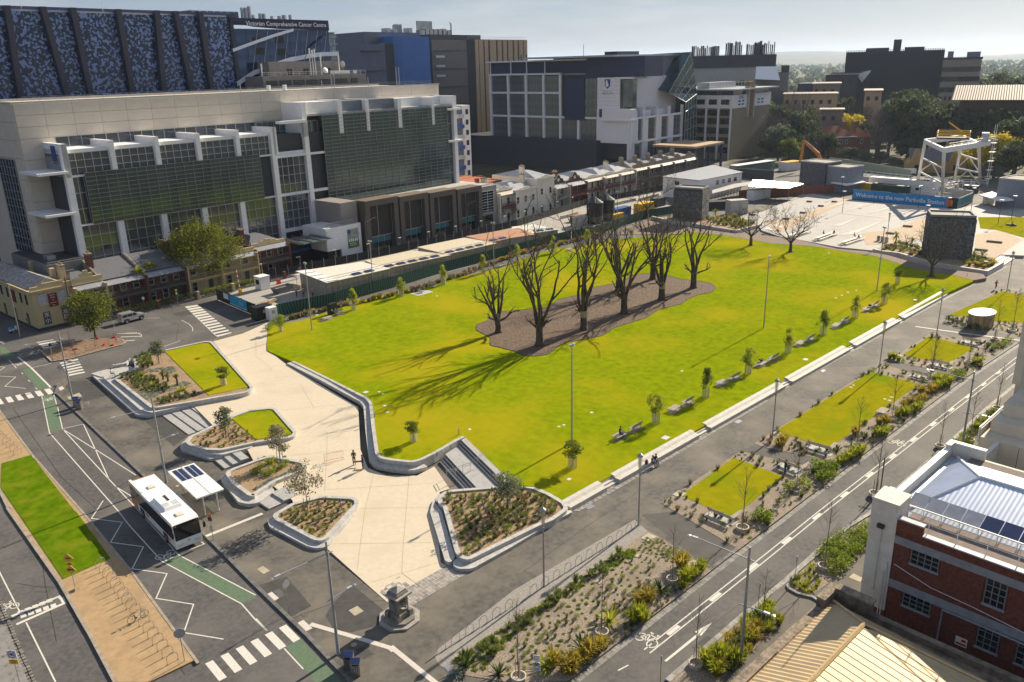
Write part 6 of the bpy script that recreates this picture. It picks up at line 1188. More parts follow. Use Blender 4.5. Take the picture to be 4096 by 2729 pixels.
RIB=mat('white_ribbon',(.62,.66,.75),.5,var=.03)
def ribb(pts,w):b=MB();up_=[(x,z+w/2)for x,z in pts];dn=[(x,z-w/2)for x,z in pts];[b.quad((dn[i][0],-.7,dn[i][1]),(dn[i+1][0],-.7,dn[i+1][1]),(up_[i+1][0],-.7,up_[i+1][1]),(up_[i][0],-.7,up_[i][1])).quad((up_[i][0],-.7,up_[i][1]),(up_[i+1][0],-.7,up_[i+1][1]),(up_[i+1][0],.2,up_[i+1][1]),(up_[i][0],.2,up_[i][1]))for i in range(len(pts)-1)];return b.obj('white_ribbon',RIB,gl)
ribb([(-1.4,48.3),(5,50.2),(12,52.2),(19,53.9)],.75);ribb([(-1.4,39.5),(4.5,42.4),(11.5,44.4),(18,45.9),(24.4,46.8),(29,47.2),(34.5,47.3)],1.15)
MB().tube([(33,-.6,53.2),(29,-.6,52),(26,-.6,50.2),(23.5,-.6,48.5),(22,-.6,46)],.22,5).obj('dark_ribbon',NAVY,gl)
for k,(x,h,w)in enumerate(((6.5,59.8,.5),(7.5,59.8,.5),(8.8,60.2,.6),(9.8,58,.5),(12.2,58.4,.6),(13.4,58.4,.6),(16,57.8,.5),(18.5,57.9,.6),(20.2,58.2,.7),(22.3,58.3,.5))):MB().tube([(x,5,56),(x,5,h)],w,8).obj('flue',STEEL,gl)
gm=thing('grey_concrete_block','grey concrete block with ribbon windows, roof rail and antennas behind the cream wall','building',row(84,50),RA);CON=mat('weathered_concrete',(.24,.225,.21),.85,var=.12,scale=.5,coord='object')
MB().box(0,36,.3,18,0,41.4).box(4.8,31,4,16,41.4,45.2).obj('wall',CON,gm)
for x0,x1 in((1,4.4),(5.2,9),(9.8,13.4),(14.2,18),(18.8,22.6),(23.8,28.8),(30.2,32.6)):MB().box(x0,x1,.1,.4,38.9,40.2).obj('window',GLASS,gm);
MB().box(-.1,36.1,0,.5,38.4,38.7).box(-.1,36.1,0,.5,36.2,38).obj('spandrel',CON,gm)
for x in(10.5,11.5,16.2,17.2,25):MB().box(x,x+.7,3.9,4.1,41.5,43.2).obj('roof_door',BLACK,gm)
b=MB()
for x in range(0,37,2):b.box(x,x+.05,.3,.35,41.4,42.4)
b.box(0,36,.3,.36,42.35,42.42).box(0,36,.3,.36,41.9,41.95);b.obj('roof_rail',WHITEP,gm)
for x,h in((1,44.5),(17.3,48.5),(18.2,48),(19,48.3),(21,47),(27.5,46.5)):MB().tube([(x,2,41.4),(x,2,h)],.12,5).cbox((x,1.9,h-.6),(.4,.25,1.6)).obj('antenna',WHITEP,gm)
MB().add(MB().lathe([(.9,0),(.95,.12),(.1,.2)],n=14),Matrix.Translation((30.2,3.8,44.2))@Matrix.Rotation(pi/2,4,'X')).obj('dish',GREYC,gm);MB().add(MB().lathe([(.9,0),(.2,.3)],n=12),Matrix.Translation((21.8,1.2,42.6))@Matrix.Rotation(1.2,4,'X')).obj('dish',WHITEP,gm)
for x in(24.5,25.6,26.8,28,29.2,30.4,33):MB().cbox((x,1.6,42),(.9,.6,.9)).obj('air_unit',WHITEP,gm)
t=thing('slim_white_block','slim white apartment block with square windows and blue balconies','building',row(142,34),RA);MB().box(3,6,0,14,0,31).obj('wall',WHITEP,t);MB().box(0,3,.5,14,0,30.6).obj('wall',LOUV,t)
for k in range(7):MB().box(4,5.2,-.05,.05,9+k*3.2,10.6+k*3.2).obj('window',BLACK,t);MB().box(.2,2.8,-.5,.5,8+k*3.2,9.2+k*3.2).obj('balcony',BLUE if k%2 else ALU,t)
# big metal clad complex
mc=thing('metal_clad_complex','tall grey and blue metal clad research complex with flues and tan striped wing','building',row(15.96,130,-13.94),RA);mc.scale=(1.328,1.328,1.328);MG=mat('mauve_metal',(.13,.14,.20),.5,.3,var=.06,scale=.4,coord='object');BLUM=mat('blue_metal',(.07,.17,.44),.5,.1,var=.05,scale=.4,coord='object');BRM=mat('bronze_metal',(.20,.17,.17),.5,.25,var=.06,coord='object');TANP=mat('tan_panel',(.45,.32,.21),.6,var=.06,coord='object')
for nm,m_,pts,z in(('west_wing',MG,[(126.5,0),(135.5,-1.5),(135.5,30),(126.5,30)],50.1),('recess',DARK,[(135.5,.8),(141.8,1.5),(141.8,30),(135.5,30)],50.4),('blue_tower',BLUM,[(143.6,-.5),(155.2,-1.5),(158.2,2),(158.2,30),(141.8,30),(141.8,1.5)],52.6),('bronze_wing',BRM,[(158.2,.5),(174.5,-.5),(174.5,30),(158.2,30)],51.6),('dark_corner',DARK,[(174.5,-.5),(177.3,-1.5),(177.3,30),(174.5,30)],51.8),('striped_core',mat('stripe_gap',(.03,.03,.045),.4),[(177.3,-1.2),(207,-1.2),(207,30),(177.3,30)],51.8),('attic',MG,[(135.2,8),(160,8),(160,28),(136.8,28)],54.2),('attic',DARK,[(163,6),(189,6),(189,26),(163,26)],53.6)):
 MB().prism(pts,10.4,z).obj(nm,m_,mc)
for k,(x,w)in enumerate(((177.7,1.6),(179.7,2.2),(182.7,1.9),(185.6,3.3),(189.8,2.2),(192.9,2.0),(195.8,2.4),(199.1,2.0),(202,2.2),(204.8,2.0))):MB().box(x,x+w,-1.7,-1.2,10.4,51.7).obj('tan_strip',TANP,mc)
for z in range(12,50,6):MB().box(158.3,174.4,-.56,0,z,z+.12).obj('cladding_joint',DARK,mc);MB().box(126.4,135.4,-1.56,0,z,z+.12).obj('cladding_joint',DARK,mc)
for z in(39.5,42.7,45.8):MB().box(159,163.2,-.62,-.4,z,z+.7).obj('window',ALU,mc)
for x0,n,h,r_,st in((152.2,5,57,.38,.75),(153,3,56.8,.38,.9),(162.6,14,58.3,.16,.56)):
 for k in range(n):MB().tube([(x0+k*st,12 if n!=3 else 13.5,52),(x0+k*st,12 if n!=3 else 13.5,h)],r_,7).obj('flue',STEEL if n<10 else DSTEEL,mc)
for k,(x,h)in enumerate(((163,55.3),(165,55.6),(167,55.4),(169,55.6),(171.3,55.7),(173.6,55.8),(175.8,55.4),(147,55.6),(150,55.4),(157,55.8))):MB().box(x,x+1.6,10,13,53,h).obj('plant_box',STEEL,mc)
MB().tube([(176.6,9,53),(176.6,9,57.6),(176.1,9,57.9)],.22,6).obj('bent_flue',DSTEEL,mc);MB().tube([(133.8,4,50),(133.8,4,54)],.08,5).obj('mast',DSTEEL,mc)
b=MB()
for k in range(28):b.box(175+k*1.15,175.05+k*1.15,-.5,-.45,51.8,52.7)
b.box(175,207,-.5,-.44,52.65,52.72);b.obj('roof_rail',STEEL,mc)
# university office block with the glass prow
PGR=mat('pinkish_stone',(.76,.73,.75),.6,var=.05,coord='object');LG=mat('office_glass',(.14,.17,.20),.05,.5,var=.5,scale=.3,col2=(.26,.26,.23),coord='object',spec=.8)  # pale patches in the office glass colour imitate reflected sky and buildings
lw=thing('prow_office_building','grey stone grid office building with dark attic, wall crest and leaning glass prow','building',(266.1,209.4,0),RA)
MB().box(1.2,44,6.1,75,5,38.4).box(1.2,44,1.2,6.1,3,20.9).obj('core',mat('core_dark',(.03,.03,.035),.5),lw);MB().box(-3,30,14,92,0,12.6).obj('dark_podium',mat('dark_podium',(.045,.047,.06),.6,var=.1,coord='object'),lw)
ys=[0,15.6,25.5,35,44,53.7,64,74.5];zs=[5,12.1,21.4,31.3,38.6]
for y in ys[3:]:MB().box(-.1,.9,y-.55,y+.55,5,38.6).obj('column',PGR,lw)
for y in ys[:3]:MB().box(-.1,.9,y-.55,y+.55,5,25).obj('column',PGR,lw)
for z in zs[1:-1]:MB().box(-.25,1,0 if z<22 else 34.8,75,z-.4,z+.4).obj('floor_band',PGR,lw)
for i in range(2,7):
 for z0,z1 in zip(zs,zs[1:]):
  if i==2 and z0>21:continue
  a,c=ys[i]+.55,ys[i+1]-.55
  pane_grid(lw,'pane',a,c,6,z0+.4,z1-.4,3 if z1-z0>8 else 2,.7,LG,.05,.06,axis='y',limit=40)
for z0,z1 in zip(zs[:2],zs[1:3]):pane_grid(lw,'pane',16.2,25,3,z0+.4,z1-.4,2,.7,LG,.05,.06,axis='y')
MB().box(-.4,12,34.8,75,38.6,39.3).obj('attic_sill',PGR,lw);MB().box(1.5,14,22,75,39,44).obj('dark_attic',NAVY,lw)
for y in(43,53,62,74):MB().box(-.2,.1,y-.2,y+.2,39.2,44).obj('slim_column',WHITEP,lw)
MB().box(-.8,16,21,76,44,44.6).obj('thin_roof',WHITEP,lw);MB().box(-.5,8,22,32.4,20.5,37).obj('dark_block',NAVY,lw)
pane_grid(lw,'pane',16,22,3,21.8,37,4,-.1,LG,.05,.1,axis='y');MB().box(-.3,3,5,15.8,25,37.2).obj('tiled_wall',PGR,lw);MB().box(-.3,6,0,15,12.4,21).obj('tiled_wall',PGR,lw)
for z in(26.5,28,29.5,31,32.5,34,35.5):MB().box(-.315,-.29,5,15.8,z,z+.07).obj('tile_joint',GREYC,lw)
MB().box(-1.4,4,-.5,12.6,21.2,25).obj('balcony_wall',PGR,lw);MB().box(-1.6,4,-.7,12.8,20.6,21.2).obj('balcony_floor',PGR,lw)
MB().box(.2,14,-6,22,37.4,45).obj('dark_attic',NAVY,lw);MB().box(-.1,12,-9.5,5,37.3,42.9).obj('black_panel',BLACK,lw)if False else None
MB().box(-.6,10,-1.5,8,36.6,37.3).obj('white_awning',PGR,lw);MB().box(1.2,1.3,-.3,5,26,36).obj('recess_glass',LG,lw)
cr=MB();cr.quad((-.36,12.2,36.6),(-.36,9.4,36.6),(-.36,9.6,34),(-.36,10.8,32.8),(-.36,12,34));cs_=cr.obj('crest_shield',mat('crest_blue',(.03,.06,.22)),lw)
cr=MB();cr.quad((-.39,11.6,36.2),(-.39,11.0,36.2),(-.39,10.2,34.2),(-.39,11.2,33.4),(-.39,11.7,34.4));cr.obj('crest_figure',WHITEP,cs_);MB().box(-.42,-.36,9.2,12.4,32.5,33).obj('crest_scroll',WHITEP,lw)
for s,z,sz in(('THE UNIVERSITY OF',32.0,.55),('MELBOURNE',31.1,.95)):put_text(s,sz,'lettering',mat('letter_grey',(.10,.10,.14),.5),lw,(-.33,10.8,z),-pi/2)
xs=[0,10,20.5,30.4,41.5]
for x in xs:MB().box(x-.55,x+.55,-.1,.9,3,25).obj('column',PGR,lw)
for z in(12.1,21.4):MB().box(0,42,-.25,1,z-.4,z+.4).obj('floor_band',PGR,lw)
for x0,x1 in zip(xs,xs[1:]):
 MB().box(x0+.5,x0+4.2,.3,.6,3,21).obj('stone_panel',PGR,lw)
 for z0,z1 in((3,11.7),(12.5,21)):pane_grid(lw,'pane',x0+4.3,x1-.6,3,z0,z1,3,.7,LG,.05,.06)
for x in(0,10,20.5):MB().box(x-.4,x+.4,.2,12,21.4,25.2).box(x,x+9,2,2.5,21.4,24).obj('terrace_wall',PGR,lw)
MB().box(10,44,5,40,21,37.2).obj('set_back_wall',PGR,lw);pane_grid(lw,'pane',.3,12,5,25.5,36.2,4,4.8,LG,.05,.06);MB().box(.2,12.2,4.9,6,25,36.5).obj('dark_core',NAVY,lw)
MB().prism([(2,6),(44,6),(44,40),(2,40)],37.2,lambda x,y:45-(x-30)*0).obj('metal_roof',mat('roof_metal_grey',(.32,.34,.42),.45,.4,var=.05),lw)
MB().box(-6,46,4,50,45,45.7).obj('roof_edge',STEEL,lw);MB().box(8,20,5.4,5.9,38,43).obj('dark_panel',BLACK,lw)
PW=mat('prow_glass',(.04,.09,.10),.06,.5,var=.3,scale=.2,coord='object',spec=.8)
A_,B_,C_,D_,E_=(28.5,-.6,30.3),(44.8,-1.2,46.4),(52.6,-.4,29),(54.5,0,6),(42,-1.2,6);F_=(41.5,-1.4,26)
pb=MB();pb.quad(A_,F_,C_,B_);pb.quad(F_,E_,D_,C_);pb.quad(B_,C_,(53,18,29),(45,18,46));pb.quad(C_,D_,(54.5,18,6),(53,18,29));pb.quad(A_,B_,(45,18,46),(28.5,8,32));pb.obj('glass_prow',PW,lw)
pm=MB();
for t_ in(0,.25,.5,.75,1):
 a=Vector(A_).lerp(Vector(F_),t_);c=Vector(B_).lerp(Vector(C_),t_);pm.tube([a,c],.12,4);a=Vector(F_).lerp(Vector(C_),t_);c=Vector(E_).lerp(Vector(D_),t_);pm.tube([a,c],.12,4)
for t_ in(0,.2,.4,.6,.8,1):
 a=Vector(F_).lerp(Vector(E_),t_);c=Vector(C_).lerp(Vector(D_),t_);pm.tube([a,c],.1,4)
 a=Vector(A_).lerp(Vector(B_),t_);c=Vector(F_).lerp(Vector(C_),t_);pm.tube([a,c],.1,4)
pm.obj('prow_bars',ALU,lw);MB().tube([(-4,20,45.7),(-4,20,50)],.12,5).obj('mast',STEEL,lw);MB().box(2,18,8,14,45.7,47).obj('plant_room',NAVY,lw)
for y in(58,61):MB().tube([(6,y,44.6),(6,y,47)],.35,6).obj('roof_vent',DSTEEL,lw)
po_=thing('glass_porch','dark framed porch with flat roof and green glass screens at the end of the terraces','building',row(250,8),RA);MB().box(0,24,0,20,9.6,10.4).obj('roof',TANP,po_)
for x,y in((.5,.5),(23,.5),(12,.5),(23,19),(.5,19)):MB().box(x-.4,x+.4,y-.4,y+.4,0,9.6).obj('post',NAVY,po_)
MB().box(-10,-1,-1,-.8,0,8).obj('glass_screen',mat('green_screen_glass',(.12,.2,.19),.1,.2,alpha=.6),po_);MB().box(2,22,8,19,0,9.6).obj('dark_wall',DARK,po_)
wb_=thing('white_topped_office','tan brick office with white top band, white ribs and copper chimney','building',(329,202,0),RA);TBR=mat('tan_brick',(.30,.235,.16),.85,var=.1,coord='object')
MB().box(0,38,0,50,0,22.4).obj('brick_wall',TBR,wb_);MB().box(-.3,38.2,-.3,50,22.4,28).obj('white_band',WHITEP,wb_);MB().box(.5,37,.5,49,28,30).obj('glass_clerestory',GLASS,wb_);MB().box(-2.5,41,-3,52,30,30.6).obj('flat_roof',mat('roof_pale_blue',(.32,.34,.38),.5),wb_)
for k in range(6):y=.3+k*6;MB().box(-.6,-.01,y,y+.7,0,28).obj('white_rib',WHITEP,wb_)
for k in range(5):
 for z in(3,7.2,11.4,15.6,19.2):MB().box(-.1,.05,1.4+k*6,5.9+k*6,z,z+2.6).obj('window',SHOPG,wb_)
 MB().box(-.4,-.25,1.6+k*6,5.6+k*6,24,26.2).obj('window',GLASS,wb_)
for x in(13,18.4):MB().box(x,x+.9,-1.2,1,18,31.5).obj('chimney_rib',GREYC,wb_)
MB().box(13.9,18.4,-.8,1,18.4,33.4).obj('copper_chimney',mat('copper_brown',(.25,.11,.04),.6,var=.1),wb_)
for x,z in((4.5,25),(8,25),(4.5,23.6),(8,23.6),(24,25),(28,25),(24,23.6),(28,23.6)):MB().box(x,x+2.2,-.36,-.25,z,z+.6).obj('slot_window',BLACK,wb_)
for s,z,sz in(('THE UNIVERSITY OF',27.3,.6),('MELBOURNE',26.5,.85)):put_text(s,sz,'lettering',BLUE,wb_,(7.4,-.33,z),bold=.02)
b=MB()
for x in range(0,36,3):b.box(x,x+.15,8,8.1,30.6,33)
b.box(0,36,8,8.1,32.9,33.1).box(4,30,14,20,30.6,33.2);b.obj('roof_plant',STEEL,wb_)
# far buildings placed by bearing and distance
def far_block(name,label,pL,pR,ztop,depth,m,z0=0,cat='building'):
 a,c=Vector(pL[:2]),Vector(pR[:2]);L=(c-a).length;t=thing(name,label,cat,(*a,0),atan2((c-a).y,(c-a).x));MB().box(0,L,0,depth,z0,ztop).obj('wall',m,t);return t,L
CHR=mat('dusk_purple_metal',(.035,.036,.05),.6,var=.1,coord='object');t,L=far_block('flue_roof_building','long building with dark roof band crowned by rows of flues',(428.99,293.89,45.94),(454.33,252.95,44.11),44.5,60,GREYC)
MB().box(-.5,L+.5,-.6,50,38.6,45.4).obj('dark_band',CHR,t)
for k in range(44):
 r_=random.Random(k);q=(k+.5)/44;
 if.33<q<.42 or.62<q<.66:continue
 MB().tube([(q*L,10+r_.uniform(0,6),45),(q*L,10,47.5+(5 if q>.4 else 3.5)*r_.uniform(.6,1.1))],r_.uniform(.3,.7),6).obj('flue',STEEL if k%3 else DSTEEL,t)
t2,L2=far_block('sawtooth_roof_building','grey building with one brilliant sunlit sloping skylight',(406.02,236.75,34.44),(414.12,222.28,30.87),36,40,mat('grey_mauve',(.15,.145,.15),.7,var=.1));sk_=MB();sk_.quad((0,-6,33),(L2*.75,-6,32.2),(L2*.62,.5,39),(0,.5,39.2));sk_.obj('skylight',mat('bright_sheet',(.85,.83,.8),.3,.9,var=.02),t2);MB().box(L2*.78,L2,-.2,30,36,39.5).obj('roof_box',CHR,t2)
t,L=far_block('dark_slatted_building','large dark blue slatted building on the skyline at right',(507.78,236.13,35.69),(527.91,186.85,34.62),45.5,50,NAVY)
for k in range(60):MB().box(L*k/60,L*k/60+.35,-1.0,-.1,8,46.5).obj('slat',CHR,t)
MB().box(L*.48,L*.56,6,16,45,52).box(L*.2,L*.44,8,20,45,47.6).box(L*.6,L*.8,8,20,45,47.6).obj('plant_room',CHR,t)
MB().quad((L*.13,-7,33),(L*.28,-7,34.5),(L*.2,-7,28)).quad((L*.13,-7,33),(L*.28,-7,34.5),(L*.28,-1,35),(L*.13,-1,33.5)).obj('pale_awning',WHITEP,t);MB().box(-10,L*.28,-6,0,0,34).obj('low_wing',CHR,t)
MB().box(-26,-8,-4,20,0,28).obj('side_wing',NAVY,t)
t,L=far_block('banded_tan_building','tan building with horizontal dark window bands beside the dark slatted one',(513.64,182.2,31.32),(519.76,163.92,31.01),40,40,mat('tan_far',(.27,.22,.19),.8,var=.08))
for z in(33.5,28.2,22.5):MB().box(-.1,L+.1,-.2,30,z,z+2.6).obj('window_band',GLASS,t)
MB().box(0,L+.4,-.3,42,40,41.2).obj('roof',NAVY,t);MB().box(L*.1,L*.25,5,14,41,44.5).box(L*.6,L*.95,5,14,41,44).obj('plant_room',LOUV,t)
for k in range(8):
 for z in(12,18):MB().box(L*(k+.3)/8,L*(k+.7)/8,-.2,0,z,z+2.2).obj('window',BLACK,t)
for a,c,zt,dp,m_,lb in(((395.78,214.14,24.07),(407.13,191.68,25.86),25.5,20,TANP,'long low tan building with pale roof among the trees'),((428.83,215.65,28.21),(434.71,203.54,28.02),29.5,25,mat('brown_far',(.2,.16,.14),.8),'boxy brown building behind the poplars'),((430.58,188.41,24.98),(433.74,181.04,25.96),26,25,TANP,'tan low building behind the dense trees'),((377.12,184.87,22.2),(381.38,175.93,22.13),19.5,12,mat('brown_far',(.2,.16,.14)),'low colonnaded hall among bare trees'),((485.29,236.84,32.48),(492.87,220.63,32.16),33,20,CHR,'dark low wing with smoking vent before the slatted building')):
 t,L=far_block('low_block',lb,a,c,zt,dp,m_);MB().box(-.6,L+.6,-.8,dp+.5,zt,zt+.5).obj('roof',mat('pale_roof',(.34,.29,.24),.6),t)
 for k in range(int(L/4)):MB().box(k*4+1,k*4+2.6,-.1,.05,zt-4.5,zt-2.6).obj('window',BLACK,t)
t,L=far_block('wide_eaved_hall','brown brick hall with a broad tan ribbed hip roof at right',(379.69,125.83,22.94),(387.52,99.15,22.95),25,40,mat('dark_brown_brick',(.11,.075,.06),.85,var=.15));rf=MB();corrugate(rf,-3,L+3,-4,24.8,16,30,.9,.12);rf.obj('roof',mat('tan_tile_roof',(.17,.11,.075),.7,var=.08),t)
for k in range(22):MB().box(k*4+1,k*4+2.2,-.15,0,10,20).obj('window',BLACK,t)
TILER=mat('terracotta_tiles',(.24,.075,.035),.8,var=.15,scale=1,coord='object',bump=.3,bscale=5);hb=mat('house_brick',(.23,.12,.07),.85,var=.12,coord='object')
t=thing('red_roofed_house','old two storey brick house with red tiled hip roofs and white windows','house',(*(359.8,174.77,2.42)[:2],0),-.62);
def hip(b,x0,x1,y0,y1,z,h):w=(y1-y0)/2;b.quad((x0,y0,z),(x1,y0,z),(x1-w,y0+w,z+h),(x0+w,y0+w,z+h)).quad((x1,y1,z),(x0,y1,z),(x0+w,y1-w,z+h),(x1-w,y1-w,z+h)).quad((x0,y1,z),(x0,y0,z),(x0+w,y0+w,z+h)).quad((x1,y0,z),(x1,y1,z),(x1-w,y0+w,z+h));return b
MB().box(0,16,0,11,0,8.8).box(16,25,1.5,11,0,8).obj('wall',hb,t);hip(hip(MB(),-.6,16.6,-.6,11.6,8.8,4.6),14,25.8,.9,11.6,8,4.2).obj('roof',TILER,t)
for x,z in((7,5.6),(9.6,5.6),(12.2,5.6),(20.5,5.2),(8.4,1.6),(12,1.6)):MB().box(x-.55,x+.55,.9 if False else-.08 if x<16 else 1.42,.05 if x<16 else 1.55,z,z+2).obj('window',WHITEP,t);MB().box(x-.4,x+.4,-.1 if x<16 else 1.40,0 if x<16 else 1.5,z+.15,z+1.85).obj('pane',GLASS,t)
for x,y in((13.5,6),(17.5,4),(21,8)):MB().box(x,x+1.1,y,y+1.6,8,15).obj('chimney',hb,t)
MB().box(-.7,16.7,-.75,-.5,8.6,8.85).obj('gutter',WHITEP,t)
t=thing('gabled_stone_lodge','sandstone lodge with two pointed gables behind the white gantry','house',(*(329.48,123.89,2.86)[:2],0),-1.0);SS=mat('sandstone',(.38,.25,.11),.85,var=.1)
MB().box(0,20,0,9,0,4.5).obj('wall',SS,t);MB().quad((0,-.3,4.5),(20,-.3,4.5),(20,4.5,8.8),(0,4.5,8.8)).quad((20,9.3,4.5),(0,9.3,4.5),(0,4.5,8.8),(20,4.5,8.8)).obj('roof',SLATE,t)
for x in(2.5,16):MB().quad((x-3.2,-.8,3),(x+3.2,-.8,3),(x,-.8,9)).box(x-3,x+3,-.8,0,0,3.2).quad((x-3.2,-.8,3),(x,-.8,9),(x,4,8.8),(x-3.2,4,4)).quad((x+3.2,-.8,3),(x+3.2,4,4),(x,4,8.8),(x,-.8,9)).obj('gable',SS,t);MB().box(x-.8,x+.8,-.88,-.8,1,3).obj('window',BLACK,t)
for x in(7,13):MB().box(x,x+.8,4,4.8,8,11.5).obj('chimney',SS,t)
# trees beyond
def proto(lm,seed,clumps,per,leaf,shape=None,bark=BARK,sub=.3):
 r=random.Random(seed);t=thing('park_tree','x','tree');b=MB();tk=MB();tk.tube([(0,0,0),(.01,0,.3),(0,.01,.75)],[.035,.028,.012],6)
 if shape:shape(b,r)
 else:crown(b,r,(0,0,.62),(.5,.5,.38),clumps,per,leaf,sub,shell=.3)
 tk.obj('trunk',bark,t);b.obj('crown',lm,t);return t
def sh_cone(b,r):
 for _ in range(70):z=r.uniform(.08,1);w=.5*(1-z)**.75+.05;a=r.uniform(0,2*pi);leaves(b,r,(cos(a)*w*.7,sin(a)*w*.7,z),(.13,.13,.09),14,.03,.3)
def sh_bare(b,r):
 for k in range(34):
  a=r.uniform(0,2*pi);p=Vector((0,0,r.uniform(.18,.6)));d=Vector((cos(a)*r.uniform(.3,1),sin(a)*r.uniform(.3,1),1.0));e=p+d*.3;b.tube([p,p+d*.15+rvec(r)*.03,e],[.010,.006,.003],3,cap=False)
  for _ in range(9):q=p+d*r.uniform(.08,.3);f_=q+(d.normalized()+rvec(r)).normalized()*.16;b.tube([q,f_],[.004,.0012],3,cap=False)
def sh_poplar(b,r):
 for k in range(60):z=r.uniform(.1,.7);a=r.uniform(0,2*pi);p=Vector((cos(a)*.03,sin(a)*.03,z));b.tube([p,p+Vector((cos(a)*.12,sin(a)*.12,.3))],[.006,.0015],3,cap=False)
def sh_weep(b,r):
 crown(b,r,(0,0,.75),(.4,.4,.22),30,40,.025,.35)
 for _ in range(260):a=r.uniform(0,2*pi);w=.5*sqrt(r.random());z0=.85-.5*w;l=r.uniform(.2,.5);p=Vector((cos(a)*w,sin(a)*w,z0));s=Vector((-sin(a),cos(a),0))*.012;b.quad(p-s,p+s,p+s-Vector((0,0,l)),p-s-Vector((0,0,l)))
PK={'dense':Kind(proto(FG,1,60,46,.036)),'grey':Kind(proto(FG2,2,60,46,.036)),'olive':Kind(proto(OG,3,55,46,.036)),'yellow':Kind(proto(RY,4,60,46,.034)),'cone':Kind(proto(FG,5,0,0,0,sh_cone)),'bare':Kind(proto(TW,6,0,0,0,sh_bare,TW)),'poplar':Kind(proto(TW,7,0,0,0,sh_poplar,TW)),'weep':Kind(proto(RY,8,0,0,0,sh_weep)),'open':Kind(proto(FG,9,34,46,.034,sub=.24))}
FTG='trees in the park beyond the square'
FT=[('grey',(338.43,183.56,11.68),.046*360,'big grey green tree right of the tan brick office',1.0),('grey',(345.01,192.34,16.09),.046*260,'grey green tree tucked behind the biggest one',1),('olive',(331.68,174.98,7.98),.046*240,'lower grey green tree near the excavator',1),('cone',(353.23,176.79,14.65),22,'brownish conifer behind the excavator arm',.8),('weep',(391.82,177.14,15.19),19,'yellow weeping willow above the red roof',1),('dense',(390.27,168.27,11.6),15,'dark dense tree right of the willow',.8),('open',(384.22,143.1,21.56),30,'tallest dark eucalypt behind the gantry',1.05),('open',(381.59,135.7,17.32),24,'dark eucalypt leaning right of the tallest one',1),('dense',(381.01,121.78,18.14),22,'round dark tree in front of the wide eaved hall',.8),('open',(378.77,112.06,21.06),25,'broad dark tree before the hall, middle',.9),('dense',(375.55,105.17,18.43),22,'dark tree at the right edge before the hall',.8),('bare',(388.1,160.56,15.84),22,'bare grey tree left of the tallest eucalypt',1.1),('bare',(380.38,153.02,12.28),20,'bare grey tree in front of the tallest eucalypt',1.1),('bare',(430.01,189.72,23.94),22,'bare tree before the dark slatted building',1.1),('bare',(413.92,176.54,18.56),20,'bare grey tree behind the willow',1.1),('bare',(397.06,189.58,15.08),16,'bare twiggy tree left of the willow',1.2),('bare',(364.71,151.7,8.78),16,'bare tree right of the red roofed house',1.1),('dense',(436.12,200.5,23.61),24,'dark green tree beside the long tan building',.8),('grey',(445.13,179.61,25.01),23,'round grey green tree before the slatted building',.9),('olive',(426.99,171.12,20.59),12,'small bright green tree among bare trees',1),('poplar',(388.54,206.49,28.02),30,'tall bare poplar, left of two',.8),('poplar',(391.45,200.91,27.94),28,'tall bare poplar, right of two',.8),('poplar',(393.83,207.18,26.8),24,'slim bare poplar between the taller ones',.7),('yellow',(331.7,94.88,9.14),17,'golden autumn tree beside the gantry leg',1),('yellow',(334.7,102.34,6.92),12,'smaller golden tree behind the gantry leg',1.2),('cone',(451.26,131.38,30.96),33,'dark pointed cypress on the right skyline',.3),('dense',(385.5,232.15,34.91),34,'big dark tree behind the white topped office',.9),('dense',(379.39,222.86,32.93),30,'dark tree right of the big one behind the office',.9),('dense',(376.11,208.42,25.95),24,'dark tree left of the bare poplars',.9),('bare',(349.5,194.54,24.77),22,'bare tree left of the poplars',.8),('dense',(351.48,157.12,4.09),6.5,'clipped dark bush before the red roofed house',1.6),('grey',(349.34,149.54,3.56),5,'pale rounded bush right of the house',1.5),('grey',(351.59,144.16,3.89),5.5,'pale rounded bush near the white fence',1.5),('dense',(318.9,84.88,12.58),15,'dark tree at the right edge behind the golden one',1),('dense',(359.96,136.58,5.37),10,'dark bush mass left of the gantry',1.5),('dense',(376.66,134.64,6.36),14,'dark tree between gantry legs',1.2),('dense',(379.54,126.28,8.33),15,'dark tree behind the gantry beam',1.2)]
for k,(kd,p,h,lb,wf)in enumerate(FT):PK[kd].at((p[0],p[1],0),k*.9,lb,FTG,(h*wf*.95,h*wf*.95,h))
FT+=[('dense',(397.87,187.87,21.19),14,'dark low tree before the long tan building',1.1),('bare',(380.77,177.24,12.9),16,'bare tree left below the willow',1.2),('dense',(356.73,169.61,6.26),12,'dark tree at the left end of the red roofed house',.9),('dense',(387.07,149.67,9.58),18,'dark tree left behind the tallest eucalypt',1),('dense',(388.09,132.22,13.85),20,'dark tree right below the leaning eucalypt',1),('bare',(468.44,174.82,28.01),20,'bare tree before the slatted building, right',1.2),('bare',(453.8,156.42,25.84),18,'bare tree below the banded tan building',1.2),('bare',(360.21,195.82,20.9),20,'bare tree behind the big grey green tree',1),('dense',(368.64,111.03,13.64),18,'dark tree above the golden autumn tree',1),('dense',(347.81,92.89,16.47),22,'dark tree at the very right behind the hall',1),('open',(401.68,153.46,24.38),32,'lofty dark eucalypt behind the tallest one',.8),('dense',(393.76,131.05,23.11),24,'dark tree crown left of the wide eaved hall',.9),('grey',(382.01,197.41,19.28),20,'grey green tree behind the conifer',1),('bare',(386.4,188.67,19.72),22,'bare tree between the conifer and the hall',1.1),('dense',(591.34,186.31,34.67),30,'hazy dark tree right of the banded tan building',1.2),('dense',(614.64,178.37,35.45),32,'hazy dark tree on the right skyline',1.3)]
